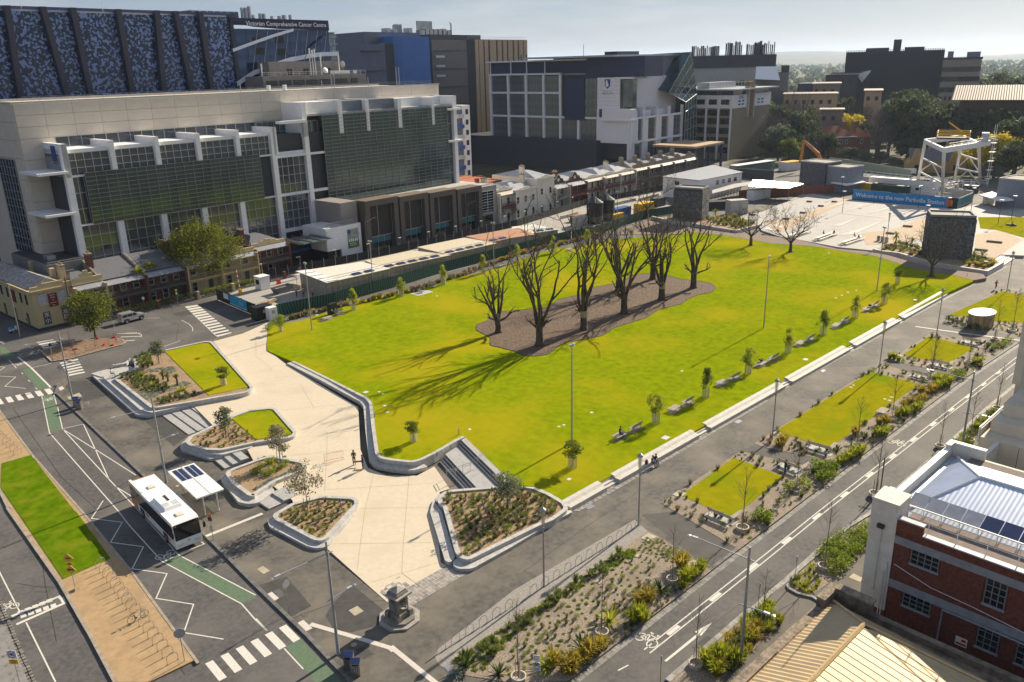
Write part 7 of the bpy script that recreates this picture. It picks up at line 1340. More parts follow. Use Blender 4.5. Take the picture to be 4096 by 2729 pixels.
for k,(kd,p,h,lb,wf)in enumerate(FT[-16:]):PK[kd].at((p[0],p[1],0),k*1.7,lb,FTG,(h*wf*.95,h*wf*.95,h))
r=random.Random(21)
for k in range(40):
 b_=radians(r.uniform(16,37));R_=r.uniform(560,1000);PK[r.choice(['dense','grey','open','dense'])].at((R_*cos(b_),R_*sin(b_),0),r.uniform(0,6),'hazy dark tree on the plain beyond the far buildings','hazy trees on the plain',r.uniform(14,22))
w=MB();hs=MB()
for k in range(3400):
 b_=radians(r.uniform(4,62));R_=900+4600*r.random()**1.3;x,y=R_*cos(b_),R_*sin(b_);s=r.uniform(5,9);h=r.uniform(8,17)
 for _ in range(9):v=rvec(r);c=Vector((x+v.x*s*.7,y+v.y*s*.7,h*.6+v.z*h*.35));a=rvec(r);u_=a.cross(rvec(r)).normalized()*s*.55;q=a.cross(u_.normalized())*s*.5;w.quad(c-u_,c-q,c+u_,c+q)
 if k%4==0:hs.cbox((x+15,y+6,4),(r.uniform(9,18),r.uniform(8,14),r.uniform(7,12)),r.uniform(0,3),r.randint(0,2))
o=w.obj('distant_woods',FG2);o['kind']='stuff';o=hs.obj('distant_houses',[mat('far_white',(.5,.48,.45)),mat('far_red',(.25,.13,.09)),mat('far_grey',(.25,.25,.26))]);o['kind']='stuff'
hl=MB();n=120;rows=[]
for R_,hh in((5200,0),(7200,30),(9800,110),(12600,170),(13900,20)):
 rows.append([((R_*cos(a),R_*sin(a),hh*(.55+.35*sin(a*5.3+R_)+.25*sin(a*13+1)+.12*sin(a*31))if hh else-1))for a in(radians(-60+220*k/n)for k in range(n+1))])
for a,c in zip(rows,rows[1:]):
 for k in range(n):hl.quad(a[k],a[k+1],c[k+1],c[k])
o=hl.obj('hills',mat('hill_scrub',(.09,.10,.07),.95,var=.35,scale=.006,col2=(.03,.04,.025)),smooth=True);o['kind']='structure'
hz=MB().box(-14500,15900,-14500,15900,-3,240).obj('haze',hm:=bpy.data.materials.new('haze'));hz['kind']='stuff';hm.use_nodes=True;hn=hm.node_tree.nodes;hn.remove(hn['Principled BSDF'])
pv=hn.new('ShaderNodeVolumePrincipled');pv.inputs['Color'].default_value=(.62,.77,1,1);pv.inputs["Density"].default_value=.00006;pv.inputs['Anisotropy'].default_value=.3;hm.node_tree.links.new(pv.outputs[0],hn['Material Output'].inputs['Volume'])
# brick building at the lower right
BRK=mat('dark_red_brick',(.18,.058,.038),.85,var=.25,scale=4);MORT=mat('mortar',(.19,.15,.13),.9);PIER=mat('pale_render',(.66,.62,.54),.8,var=.08,scale=1.2,bump=.05);BAND=mat('grey_lintel_band',(.27,.27,.29),.8,var=.12,scale=1.5)
bk_=thing('brick_building','red brick building with grey bands, white pier and pale blue corrugated roof','building',(58.05,21.3,0))
wins_=[(-5.25,-3.3,6.1,7.3),(-9.8,-8.5,5.2,7.3),(-5.15,-3.2,2.3,3.45),(-9.9,-8.55,1.5,3.45),(-13.2,-11.6,5.2,7.3),(-12.6,-11.1,1.5,3.45),(-17.5,-15.5,5.2,7.3),(-17,-15,1.5,3.45)]
MB().box(.14,16.3,-26,-1.95,0,8.5).obj('core_wall',MORT,bk_)
me=MB().box(0,.15,-.112,.112,-.033,.033).mesh('brick',BRK);r=random.Random(8);T=[]
for row_ in range(110):
 z=.1+row_*.0775
 if 3.42<z<4.12 or 7.28<z<7.92 or z>8.55:continue
 y=-2.05-(.12 if row_%2 else 0)
 while y>-15:
  if not any(a-.1<y<c+.1 and z0-.05<z<z1 for a,c,z0,z1 in wins_):T.append(T3(r.uniform(-.006,.006),y,z,0))
  y-=.24
pieces(bk_,'brick',me,T,300,lambda M_:(M_.translation[1]+4)**2+(M_.translation[2]-7)**2)
for row_ in range(11):
 pass
MB().box(0,.3,-26,-15.1,0,8.5).obj('far_brick_wall',BRK,bk_)
MB().box(-.03,.3,-26,-1.95,3.42,4.12).obj('lintel_band',BAND,bk_);MB().box(-.03,.3,-26,-1.95,7.28,7.92).obj('lintel_band',BAND,bk_)
me2=MB().box(0,.2,-.112,.112,-.033,.033).mesh('brick',BRK)
MB().box(-.01,.32,-3.85,-1.95,8.5,9.35).box(-.01,.32,-26,-3.85,8.45,8.6).obj('brick_parapet',BRK,bk_);MB().box(-.1,.45,-3.9,-1.95,9.35,9.45).box(-.1,.45,-26,-3.9,8.6,8.7).obj('parapet_coping',mat('blue_grey_coping',(.36,.38,.45),.6),bk_)
for y0,y1,z0,z1 in wins_:
 w=MB().box(.02,.18,y0,y1,z0,z1).obj('window',GLASS,bk_);f=MB();nx=4 if y1-y0>1.8 else 3;nz_=3 if z1-z0<1.5 else 4
 for k in range(nx+1):y=y0+(y1-y0)*k/nx;f.box(-.01,.06,y-.03,y+.03,z0,z1)
 for k in range(nz_+1):z=z0+(z1-z0)*k/nz_;f.box(-.008,.055,y0,y1,z-.03,z+.03)
 f.obj('window_bars',mat('steel_window',(.20,.21,.20),.6),w);MB().box(-.12,.1,y0-.1,y1+.1,z0-.12,z0).obj('sill',BAND,w)
MB().box(-.05,2.2,-1.97,.02,0,10.35).box(-.1,2.25,-2.02,.07,10.35,10.5).obj('white_pier',PIER,bk_);MB().box(-.1,.1,-2.0,0,0,1.1).obj('pier_foot',BRK,bk_)
MB().tube([(-.15,-.95,8.2),(-.15,-.9,2.6)],.05,6).tube([(-.15,-1.55,4.9),(-.15,-1.5,.2)],.04,6).tube([(-.15,-1.75,4.6),(-.15,-1.7,.1)],.05,6).obj('drain_pipe',PIER,bk_)
MB().box(-.35,-.05,-1.15,-.65,8.2,8.5).obj('rain_head',DSTEEL,bk_);MB().box(-.25,-.05,-1.75,-1.3,4.7,5.5).obj('meter_box',PIER,bk_)
MB().tube([(-.06,-2.2,5.5),(-.08,-5,4.75),(-.08,-8,4.55),(-.08,-12,4.1),(-.08,-20,3.9)],.025,4).obj('white_cable',WHITEP,bk_)
MB().tube([(-.12,-9,3.35),(-.12,-6.05,3.35),(-.12,-6,.7),(-.12,-5.8,.3)],.08,6).tube([(-.12,-9,3.35),(-.12,-26,3.0)],.08,6).obj('grey_pipe',BAND,bk_)
sg=MB().box(-.06,0,-8.0,-7.2,.95,1.65).obj('white_notice',WHITEP,bk_);MB().box(-.07,-.055,-7.95,-7.25,1.05,1.2).box(-.07,-.055,-7.9,-7.6,1.35,1.55).obj('red_print',RED,sg)
MB().box(2.2,15.4,-.35,0,0,9.05).box(15.4,16.6,-.35,0,0,9.4).box(2.2,3.4,-.4,.05,9.05,10.0).box(16.25,16.6,-3,-.35,0,9.4).box(16.25,16.6,-26,-3,0,8.5).obj('street_wall',PIER,bk_);MB().box(3.4,15.4,-.42,.06,9.05,9.15).box(15.4,16.7,-.42,.06,9.4,9.5).box(16.2,16.7,-3,-.42,9.4,9.5).obj('wall_coping',WHITEP,bk_)
MB().tube([(1.6,.12,9),(1.6,.12,13.2)],.05,6).obj('mast',DSTEEL,bk_)
CIR=mat('pale_blue_iron',(.50,.56,.70),.35,.35,var=.06,scale=.5)
b=MB();ap=(9.6,-4.6,10.1);ze=8.25;k=150
for i in range(k):
 y0,y1=-.9-25*i/k,-.9-25*(i+1)/k;d0,d1=(0,.02)if i%2 else(.02,0)
 def xs_(y):return ap[0]if y<ap[1]else 2.4+(ap[0]-2.4)*(y+.9)/(ap[1]+.9)
 def zt_(x):return ze+(ap[2]-ze)*(x-2.4)/(ap[0]-2.4)
 b.quad((2.4,y1,ze+d1),(2.4,y0,ze+d0),(xs_(y0),y0,zt_(xs_(y0))+d0),(xs_(y1),y1,zt_(xs_(y1))+d1))
for i in range(k):
 x0,x1=2.4+13.6*i/k,2.4+13.6*(i+1)/k;d0,d1=(0,.025)if i%2 else(.025,0)
 def yt(x):return-.9+(ap[1]+.9)*(1-abs(x-ap[0])/(7.2 if x<ap[0]else 6.4))
 def zy(y):return ze+(ap[2]-ze)*(y+.9)/(ap[1]+.9)
 b.quad((x0,-.9,ze+d0),(x0,yt(x0),zy(yt(x0))+d0),(x1,yt(x1),zy(yt(x1))+d1),(x1,-.9,ze+d1))
b.quad((ap[0],ap[1],ap[2]),(ap[0],-26,ap[2]),(16,-26,ze),(16,-.9,ze));b.obj('ribbed_roof',CIR,bk_)
MB().tube([(2.4,-.9,ze+.05),ap,(ap[0],-26,ap[2]+.05)],.13,5).tube([ap,(16,-.9,ze+.05)],.13,5).obj('ridge_capping',WHITEP,bk_)
MB().box(.35,16.3,-26,-.4,7.9,8.15).obj('gutter_floor',CIR,bk_)
rl=MB();rl.tube([(.7,-2,9.9),(.7,-26,9.9)],.04,5).tube([(.7,-2,9.35),(.7,-26,9.35)],.03,5);rl.obj('guard_rail',WHITEP,bk_)
for k in range(13):MB().tube([(.7,-2-k*2,8.1),(.7,-2-k*2,9.9)],.035,5).obj('rail_post',WHITEP,bk_)
for k in range(18):
 y=-1.5-k*1.3;MB().quad((3.0,y,9.15),(3.0,y-1.24,9.15),(4.5,y-1.24,9.65),(4.5,y,9.65)).quad((3.0,y-1.24,9.11),(3.0,y,9.11),(4.5,y,9.61),(4.5,y-1.24,9.61)).obj('solar_panel',PVC if k>3 else mat('sheen_panel',(.35,.36,.40),.15,.4),bk_)
 MB().tube([(3.0,y,8.3),(3.0,y,9.15)],.03,4).tube([(4.5,y,8.6),(4.5,y,9.6)],.03,4).obj('panel_post',WHITEP,bk_)
MB().box(2.95,3.03,-25,-1.5,9.1,9.2).obj('panel_rail',WHITEP,bk_)
# tan ribbed roof and crumbling parapet in the corner
TAN=mat('tan_iron',(.46,.35,.205),.55,.15,var=.07,scale=.6);OLDW=mat('weathered_wall',(.19,.15,.115),.9,var=.35,scale=1.5,bump=.4);tn=thing('tan_roof_building','low building with a tan ribbed hip roof behind an old stained parapet','building',(0,0,0))
MB().box(22,53.2,-12,21.2,0,3.3).obj('wall',OLDW,tn)
st_=[(53.6,51.2,4.9),(51.2,48.6,4.1),(48.6,44.4,4.25),(44.4,39.5,4.35),(39.5,34,4.4),(34,22,4.45)]
for x1,x0,z in st_:MB().box(x0,x1,21.25,21.85,0,z-.35).obj('parapet',OLDW,tn);MB().box(x0,x1,21.2,21.9,z-.35,z-.2).obj('coping',mat('mossy_coping',(.25,.20,.15),.95,var=.35,scale=3),tn)
MB().box(52.95,53.6,18.6,21.25,0,4.7).obj('corner_block',OLDW,tn);MB().box(52.9,53.7,18.5,21.3,4.7,4.85).obj('coping',mat('mossy_coping',(.25,.20,.15)),tn);MB().box(53.05,53.55,-12,18.6,0,3.8).obj('party_wall',OLDW,tn)
b=MB();yr,zr,xa=17.8,5.15,49.9
n=130
for i in range(n):
 x0,x1=24+28*i/n,24+28*(i+1)/n;d0,d1=(.05,0)if i%2 else(0,.05);f=lambda x:1 if x<xa else max(0,1-(x-xa)/(52.4-xa));g=lambda x,d:(x,21.1-(21.1-yr)*f(x),4.0+(zr-4.0)*f(x)+d)
 b.quad((x0,21.1,4.0+d0),(x1,21.1,4.0+d1),g(x1,d1),g(x0,d0))
b.obj('street_slope',TAN,tn);b=MB();n=44
for i in range(n):
 x0,x1=24+28*i/n,24+28*(i+1)/n;g=lambda x,d:(x,yr-(13.8)*(1-f(x)),zr-2.4*(1-f(x))+d)
 b.quad((x0,4,2.75),(x0,*g(x0,0)[1:]),(x1,*g(x1,0)[1:]),(x1,4,2.75));p0,p1=(x0,4,2.78),g(x0,.03);b.quad((p0[0]-.05,4,2.76),(p0[0]-.05,*g(x0,.01)[1:]),p1,p0);b.quad(p0,p1,(p0[0]+.05,*g(x0,.01)[1:]),(p0[0]+.05,4,2.76))
b.obj('yard_slope',TAN,tn);MB().quad((xa,yr,zr),(52.4,21.1,4.0),(52.4,4,2.75)).obj('hip_end',TAN,tn)
MB().tube([(24,yr,zr+.02),(xa,yr,zr+.02)],.16,5).tube([(xa,yr,zr+.02),(52.4,21.1,4.05)],.14,5).tube([(xa,yr,zr+.02),(52.4,4,2.8)],.12,5).obj('ridge_capping',mat('tan_capping',(.50,.36,.18),.6),tn);MB().box(24,52.5,21.0,21.24,3.9,4.0).obj('rusty_gutter',mat('rusty_gutter',(.33,.20,.11),.9,var=.4,scale=3),tn)
# beige concrete building farther along the street
BEI=mat('beige_concrete',(.60,.53,.42),.8,var=.08,scale=.6);bg_=thing('beige_concrete_building','stepped beige concrete building at the right edge beyond the brick one','building',(0,0,0))
MB().box(82,92,2,20.9,0,7.4).box(84,92,4,20.7,7.4,8.6).box(86,92,6,20.4,8.6,9.8).box(92,130,-10,21.1,0,16.5).obj('wall',BEI,bg_)
for y in(17.5,13,8.5):MB().box(81.985,82.02,y,y+.04,.3,7.3).obj('panel_joint',DARK,bg_)
MB().box(81.985,82.02,2,20.9,4.2,4.24).obj('panel_joint',DARK,bg_)
for z in(9,12.5):MB().box(91.985,92.02,-10,21,z,z+.05).obj('panel_joint',DARK,bg_)
MB().box(91.9,92.3,20.6,21.4,9.9,17).obj('corner_fin',BEI,bg_);MB().tube([(81.9,12,7.0),(81.9,9.2,6.6),(81.9,9.1,3)],.16,6).obj('grey_duct',BAND,bg_);MB().box(74.5,75.2,14,19.6,0,8.2).box(74.5,82,19.2,19.6,0,7.3).obj('yard_wall',PIER,bg_)
sc_=thing('perforated_screen','white perforated metal screen wall beside the right street','screen',(82.6,21.25,0));q=MB()
for k in range(26):
 for j in range(3):q.box(k*.36,k*.36+.1,-.05,.05,6.6+j*.5,7.0+j*.5)
for j in range(4):q.box(0,9.2,-.05,.05,6.5+j*.5,6.62+j*.5)
q.obj('lattice',WHITEP,sc_);MB().box(0,9.2,-.2,-.1,0,8).obj('backing_wall',BEI,sc_)
for pl in([(56.82,26.98),(59.23,27.41),(65.94,27.62),(69.52,27.42),(72.63,26.9),(67.43,24.53),(64.74,24.81),(61.16,24.52),(58.8,24.72),(56.79,24.87),(56.52,25.78)],[(40.66,27.28),(50.23,27.19),(52.38,27.04),(53.65,26.85),(52.38,24.99),(50.01,24.79),(45.97,24.75),(41.1,24.82)],[(93.95,27.1),(105.66,27.15),(108.17,26.44),(103.62,25.54),(97.84,25.49),(92.33,24.82)]):bed('kerb_bed',pl,GRAVEL)
MB().box(0,0,0,0,0,0)if False else None
wall(kb:=MB(),[(72.97,27.05),(69.57,27.44),(59.27,27.43),(56.86,27),(56.54,26.67),(56.42,25.73),(56.82,24.69),(56.63,23.65)],.25,.1,.28);kb.obj('bed_kerb',mat('pale_kerb',(.30,.285,.26)),near)
# works site behind the mural fence
CONC=mat('site_concrete',(.34,.32,.29),.85,var=.08,scale=.5);sheet('site_yard',[(76.48,132.44),(68.49,143.73),(64.83,152.53),(78.02,162.18),(96.74,160.34),(112.27,160.3),(136.73,161.33),(155.49,162.1),(194.99,171.2),(233.63,170.14),(210.77,149.19),(189.21,142.82),(160.56,137.91),(152.28,139.18),(109.5,135.93),(93.64,134.55)],.02,CONC)
FGP=[(173.33,130.71),(174.42,122.44),(179.86,120.82),(181.75,113.48),(181.61,107.07),(179.86,98.42),(183.76,89.21),(182.73,73.21),(176.32,62.47),(175.23,55.82),(174.04,50.42),(189.43,48.6),(191.49,51.49),(185.17,55.85),(181.17,62.08),(185.73,75.73),(184.77,83.25),(188.51,94.46),(187.11,102.53),(183.49,111.36),(184.77,123.83),(185.8,137.94)]
sheet('gravel_band',[(165.7,132.65),(173.78,121.99),(179.06,120.27),(180.31,112.57),(179.72,105.95),(178.16,96.35),(180.93,87.83),(179.63,71.96),(173.34,61.4),(173.28,53.99),(171.4,49.65),(175.01,48.35),(178.21,50.05),(176.82,59.89),(182.34,70.71),(183.18,75.94),(181.82,81.91),(185.52,92.95),(186.11,99.03),(186.42,102.17),(185.1,110.16),(185.48,124.67),(189.97,140.69),(171.55,137.37)],zl,mat('brown_gravel',(.21,.155,.12),.95,var=.25,scale=5,bump=.4),step=4,dz=.03,skirt=.7)
FAR_PL=mat('far_paving',(.36,.345,.325),.8,var=.06,scale=.8,big=((.31,.295,.275),.12,.5,.7))
sheet('far_square',[(187.3,99.66),(183.68,82.75),(185.01,75.19),(200.71,48.84),(277.39,70.03),(263.03,78.93),(252.35,80.36),(252.53,110.91),(259.78,129.79),(217.56,121.7),(198.17,126.11),(186.02,118.21),(185.69,111.14),(196.93,110.8),(191.68,107)],zl,FAR_PL,step=7,dz=.02,skirt=.7)
for pl in([(202.22,113.07),(206.54,110.28),(217.77,109.77),(252.96,113.91),(251.33,110.71),(220.71,106.06),(209.03,104.57),(192.14,101.42)],[(202.63,85.58),(211.47,81.41),(226.21,82.3),(236.66,82.29),(206.2,70.73),(194.86,74.6),(189.79,78.81)],[(217.3,63.94),(226.6,61.2),(218.61,54.15),(193.17,52.5),(194.94,56.96)]):sheet('sandy_paving',pl,zl,mat('sandy_far',(.44,.33,.22),.9,var=.1),step=6,dz=.05)
for pl in([(242.41,71.48),(249.64,62.39),(220.69,54.39),(226.5,62.13),(226.26,65.8)],):sheet('dry_grass',pl,zl,LAWN2,step=6,dz=.05)
LP=mat('light_paving_wedge',(.50,.46,.41),.8)
for pl in([(231.46,109.59),(247.7,111.45),(246.35,109.79)],[(230.05,102.38),(245.05,104.82),(245.43,103.67)],[(229.35,96.1),(248.84,96.71),(247.71,94.98)],[(228.77,89.96),(246.44,89.83),(245.36,88.21)],[(207.77,95.7),(224.8,95.78),(208.27,93.87)],[(196.77,88.71),(224.3,88.41),(199.96,86.32)]):sheet('paving_wedge',pl,zl,LP,step=6,dz=.075)
ribbon([(227.47,102.29),(226.55,89.63)],.3,lambda x,y:zl(x,y)+.11,WHITE,'paving_line',road)
mur=thing('mural_fence','long site fence painted with green leaf line mural on black','fence');mm=bpy.data.materials.new('leaf_mural');mm.use_nodes=True;n_,l_=mm.node_tree.nodes,mm.node_tree.links;pb_=n_['Principled BSDF'];pb_.inputs['Roughness'].default_value=.6
g_=n_.new('ShaderNodeNewGeometry');w1=n_.new('ShaderNodeTexWave');w1.inputs['Scale'].default_value=.55;w1.inputs['Distortion'].default_value=9;w1.inputs['Detail'].default_value=1;w1.inputs['Detail Scale'].default_value=.5
r1=n_.new('ShaderNodeValToRGB');e_=r1.color_ramp.elements;e_[0].position=0;e_[0].color=(.006,.012,.012,1);e_[1].position=1;e_[1].color=(.02,.13,.075,1);x_=e_.new(.6);x_.color=(.008,.03,.025,1);x_=e_.new(.72);x_.color=(.03,.24,.15,1);x_=e_.new(.80);x_.color=(.01,.05,.04,1)
l_.new(g_.outputs['Position'],w1.inputs[0]);l_.new(w1.outputs[0],r1.inputs[0]);l_.new(r1.outputs[0],pb_.inputs['Base Color'])
ML_=[(67.36,133.18),(76.98,132.47),(93.42,134.23),(109.88,136.38),(151.92,138.85),(160.18,137.58),(188.76,142.48),(200.35,140.94)];me=MB().box(-1.19,1.19,-.03,.03,0,2.35).mesh('mural_panel',mm);T=[T3(x+cos(a)*1.2,y+sin(a)*1.2,.08,a)for x,y,a in along(ML_,2.4)];pieces(mur,'mural_panel',me,T)
me=MB().box(-.05,.05,0,.12,0,2.3).mesh('fence_post',DARK);pieces(mur,'fence_post',me,[T3(x,y,.08,a)for x,y,a in along(ML_,2.4)])
fn=thing('street_fence','long dark mesh fence along the terrace street','fence');FL=[(79.03,160.71),(96.92,160.62),(112.36,160.41),(136.85,161.46),(155.64,162.26),(195.24,171.42),(233.98,170.4)];me=MB().box(-1.45,1.45,-.02,.02,.1,1.9).mesh('fence_panel',mat('shade_cloth',(.020,.021,.025),.8,alpha=.93));pieces(fn,'fence_panel',me,[T3(x+cos(a)*1.5,y+sin(a)*1.5,0,a)for x,y,a in along(FL,3)])
me=MB().tube([(0,0,0),(0,0,2.4)],.045,5).mesh('fence_post',STEEL);pieces(fn,'fence_post',me,[T3(x,y,0,a)for x,y,a in along(FL,3)])
def flight(h=3.6):
 t=thing('fence_light','x','light');MB().tube([(0,0,0),(0,0,h)],.04,5).obj('post',STEEL,t);MB().box(-1.0,.1,-.06,.06,h,h+.1).obj('tube_lamp',WHITEP,t);return t
FK2=Kind(flight());
for k,(x,y,a)in enumerate(along(FL,9.2)):FK2.at((x,y+.1,0),a+.2,'tube light on a thin post along the dark mesh fence','fence lights')
CORR=mat('corrugated_wall',(.36,.34,.28),.6,.2,var=.08,scale=.8);SHR=[mat('shed_white',(.66,.63,.56),.6,var=.08),mat('shed_cream',(.58,.51,.38),.6,var=.08),mat('shed_cream',(.58,.51,.38)),mat('shed_terracotta',(.42,.22,.13),.7,var=.08),mat('shed_white',(.66,.63,.56))]
SHD=[([(79.01,134.68),(93.85,134.93),(93.39,144.44),(80.35,147.15)],3.9,'first site shed with white awning at its open end'),([(94.55,137.29),(111.54,136.83),(108.73,147.08),(96.12,146.9)],3.4,'second site shed with cream roof'),([(112,138.32),(126.86,138.58),(126.29,149.21),(112.3,149.32)],3.3,'third site shed with cream roof'),([(127.37,140.64),(133.96,140.65),(140.57,139.29),(143.97,148.49),(140.79,148.95),(128.18,150.59)],3.2,'fourth site shed with terracotta roof'),([(137.43,142.57),(149.45,139.93),(150.61,149.58),(144.47,151.42)],3.0,'last site shed with white roof')]
for k,(pl,z,lb)in enumerate(SHD):
 t=thing('site_shed',lb+' behind the mural fence','shed');MB().prism(pl,0,z-.05).obj('wall',CORR,t);cx=sum(p[0]for p in pl)/len(pl);cy=sum(p[1]for p in pl)/len(pl);MB().prism([(cx+(p[0]-cx)*1.02,cy+(p[1]-cy)*1.03)for p in pl],z-.05,z+.08).obj('roof',SHR[k],t)
 a,c=Vector(pl[0]),Vector(pl[1]);d=(c-a);L=d.length;ag=atan2(d.y,d.x);nn=Vector((-d.y,d.x))/L
 for j in range(int(L/3)):
  p=a+d*(j*3+1.6)/L+nn*1.0
  if 0<k<4 or j>1:MB().add(MB().quad((-1,-.6,z+.12),(1,-.6,z+.12),(1,.6,z+.35),(-1,.6,z+.35)).quad((-1,.6,z+.33),(1,.6,z+.33),(1,-.6,z+.1),(-1,-.6,z+.1)),Matrix.Translation((p.x,p.y,0))@Matrix.Rotation(ag,4,'Z')).obj('solar_panel',PVC,t)
 b=MB()
 for j in range(int(L/1.2)+1):
  p=a+d*min(1,j*1.2/L)-nn*.06;b.cbox((p.x,p.y,z/2),(.09,.06,z),ag)
 for zz_ in(z-1.1,z-.2):q=a+d*.5-nn*.08;b.cbox((q.x,q.y,zz_),(L,.05,.1),ag)
 b.obj('wall_battens',WOOD,t)
 for j in(1,2):p=a+d*.5+nn*(1.6*j);MB().cbox((p.x,p.y,z+.12),(L*.95,.12,.06),ag).obj('roof_strap',STEEL,t)
aw=thing('site_awning','white ribbed awning over timber posts at the open end of the first shed','awning');pl=[(79.83,147.75),(79,135.06),(81.55,134.66),(82.28,147.03)]
MB().prism(pl,3.9,4.0).obj('awning_roof',WHITEP,aw)
for k in range(5):a,c=lerp(pl[0],pl[1],k/4),lerp(pl[3],pl[2],k/4);MB().tube([(*a,4.03),(*c,4.03)],.06,4).obj('awning_rib',STEEL,aw)
for p in pl:MB().tube([(*p,0),(*p,3.9)],.07,5).obj('post',WOOD,aw)
hx=thing('gate_hut','small white gate hut with dark window at the site entrance','hut',(*(75.45,154.14),0),.1);MB().box(-1.1,1.1,-1.1,1.1,.1,2.7).obj('wall',WHITEP,hx);MB().box(-1.2,1.2,-1.2,1.2,2.7,2.85).obj('roof',WHITEP,hx);MB().box(-1.14,-1.08,-.6,.6,1.2,2.2).obj('window',GLASS,hx)
gb_=thing('gate_banner','cyan banner on black site gate saying more trains more often','fence');ga,gb2=Vector((65.19,153.31)),Vector((64.96,136.89));gd=gb2-ga;gag=atan2(gd.y,gd.x);gl_=gd.length;gb_.location=(*ga,0);gb_.rotation_euler.z=gag
MB().box(0,gl_,-.04,.04,.1,2.3).obj('black_panel',BLACK,gb_);MB().box(gl_*.36,gl_*.80,-.08,-.045,.35,2.2).obj('banner',CYAN,gb_);MB().box(gl_*.2,gl_*.33,-.08,-.045,1.0,2.1).obj('notice',WHITEP,gb_)
for s,z in(('More trains,',1.5),('more often.',1.15)):put_text(s,.42,'lettering',WHITEP,gb_,(gl_*.66,-.1,z),sx=.9)
MB().box(gl_*.36,gl_*.80,-.085,-.075,.42,.55).obj('banner_stripe',WHITEP,gb_)
for k in range(4):MB().box(gl_*k/3-.05,gl_*k/3+.05,-.05,.15,0,2.4).obj('post',DARK,gb_)
bm=thing('boom_barrier','raised red and white boom barrier with yellow base at the site gate','barrier',(*(70.24,153.67),0));MB().box(-.25,.25,-.25,.25,0,1.1).obj('base',YELLOW,bm)
for k in range(9):MB().tube([(-.03*k,0,1.1+.5*k),(-.03*(k+1),0,1.1+.5*(k+1))],.06,5).obj('boom_section',WHITEP if k%2 else RED,bm)
sk=thing('skip_bin','open rusty steel skip near the gate hut','skip',(*(76.87,148.62),0),.15)
b=MB();b.quad((-1.6,-.9,.1),(1.6,-.9,.1),(2.2,-1,1.3),(-2.2,-1,1.3)).quad((1.6,.9,.1),(-1.6,.9,.1),(-2.2,1,1.3),(2.2,1,1.3)).quad((-1.6,.9,.1),(-1.6,-.9,.1),(-2.2,-1,1.3),(-2.2,1,1.3)).quad((1.6,-.9,.1),(1.6,.9,.1),(2.2,1,1.3),(2.2,-1,1.3));b.obj('tub',mat('grey_steel',(.2,.21,.22),.6,.3),sk);MB().box(-1.9,1.9,-.8,.8,.7,.9).obj('rubble',GRAVEL,sk)
kb_=thing('black_cabinet','large black electrical cabinet on the lawn edge by the mural fence','cabinet',(*(75.05,126.91),zl(*(75.05,126.91))),.12);MB().box(-.85,.85,-.4,.4,0,2.0).obj('cabinet',BLACK,kb_)
for x in(-.43,.43):MB().box(x-.4,x+.4,-.43,-.39,.1,1.9).obj('door',mat('black_door',(.03,.03,.033),.4),kb_);MB().box(x-.1,x+.1,-.45,-.425,.7,1.0).obj('sticker',WHITEP,kb_)
for p,s,m_,lb in(((65.1,134.68),(3.2,2.2,2.4),BLACK,'black site box with notices, leftmost by the plaza'),((65.98,132.68),(1.6,1.4,2.3),WHITEP,'white site box beside the mural fence end')):
 t=thing('site_box',lb,'box',(*p,.05),.05);MB().box(-s[0]/2,s[0]/2,-s[1]/2,s[1]/2,0,s[2]).obj('shell',m_,t);MB().box(-.3,.3,-s[1]/2-.03,-s[1]/2,1.2,1.8).obj('notice',GREYC,t)
t=thing('timber_stack','untidy stack of timber boards beside the black site boxes','pile',(*(70.63,143.02),.05),.3);rr=random.Random(2)
for k in range(16):MB().cbox((rr.uniform(-1.5,1.5),rr.uniform(-.9,.9),.12+.07*(k//3)),(rr.uniform(2,4),.2,.07),rr.uniform(-.3,.3)).obj('board',WOOD if k%3 else GREYC,t)
for p,c,m_,lb in(((79.69,155.32),(.7,.7,1.0),RED,'red water filled barrier block by the gate hut'),((85.34,156.6),(2.4,.8,.9),WHITEP,'white pallet load left of the awning'),((82.28,155.83),(4.6,.8,.3),GREYC,'stack of pale sheets by the fence'),((80.46,149.04),(.5,3.2,.9),mat('barrier_concrete',(.40,.38,.3)),'short concrete barrier by the awning')):
 t=thing('site_item',lb,'barrier',(*p,.03),.1);MB().cbox((0,0,c[2]/2),c,0,0,.85).obj('block',m_,t)
for k,(p,r_,lb)in enumerate((((174.4,149.02),2.3,'left'),((180.36,149.72),2.3,'right'))):
 t=thing('water_tank',lb+' one of two tall black water tanks with conical roofs','tank',(*p,.6));h=5.3;MB().lathe([(r_,0),(r_,h)],n=22).obj('drum',BLACK,t);MB().lathe([(r_*1.03,h),(.3,h+1.2),(.05,h+1.35)],n=22).obj('cone_roof',mat('tank_roof',(.03,.032,.035),.35),t)
 for j in range(5):MB().lathe([(r_+.03,.3+j*.28),(r_+.03,.36+j*.28)],n=22).obj('steel_band',STEEL,t)
 for j in range(8):a=2*pi*j/8;MB().tube([(cos(a)*r_,sin(a)*r_,h+.06),(cos(a)*.3,sin(a)*.3,h+1.25)],.05,4).obj('roof_rib',DSTEEL,t);MB().tube([(cos(a)*r_*.9,sin(a)*r_*.9,-.6),(cos(a)*r_*.9,sin(a)*r_*.9,0)],.08,5).obj('leg',STEEL,t)
 MB().tube([(r_+.1,-.2,-.6),(r_+.1,-.2,h)],.08,6).obj('pipe',WHITEP,t)
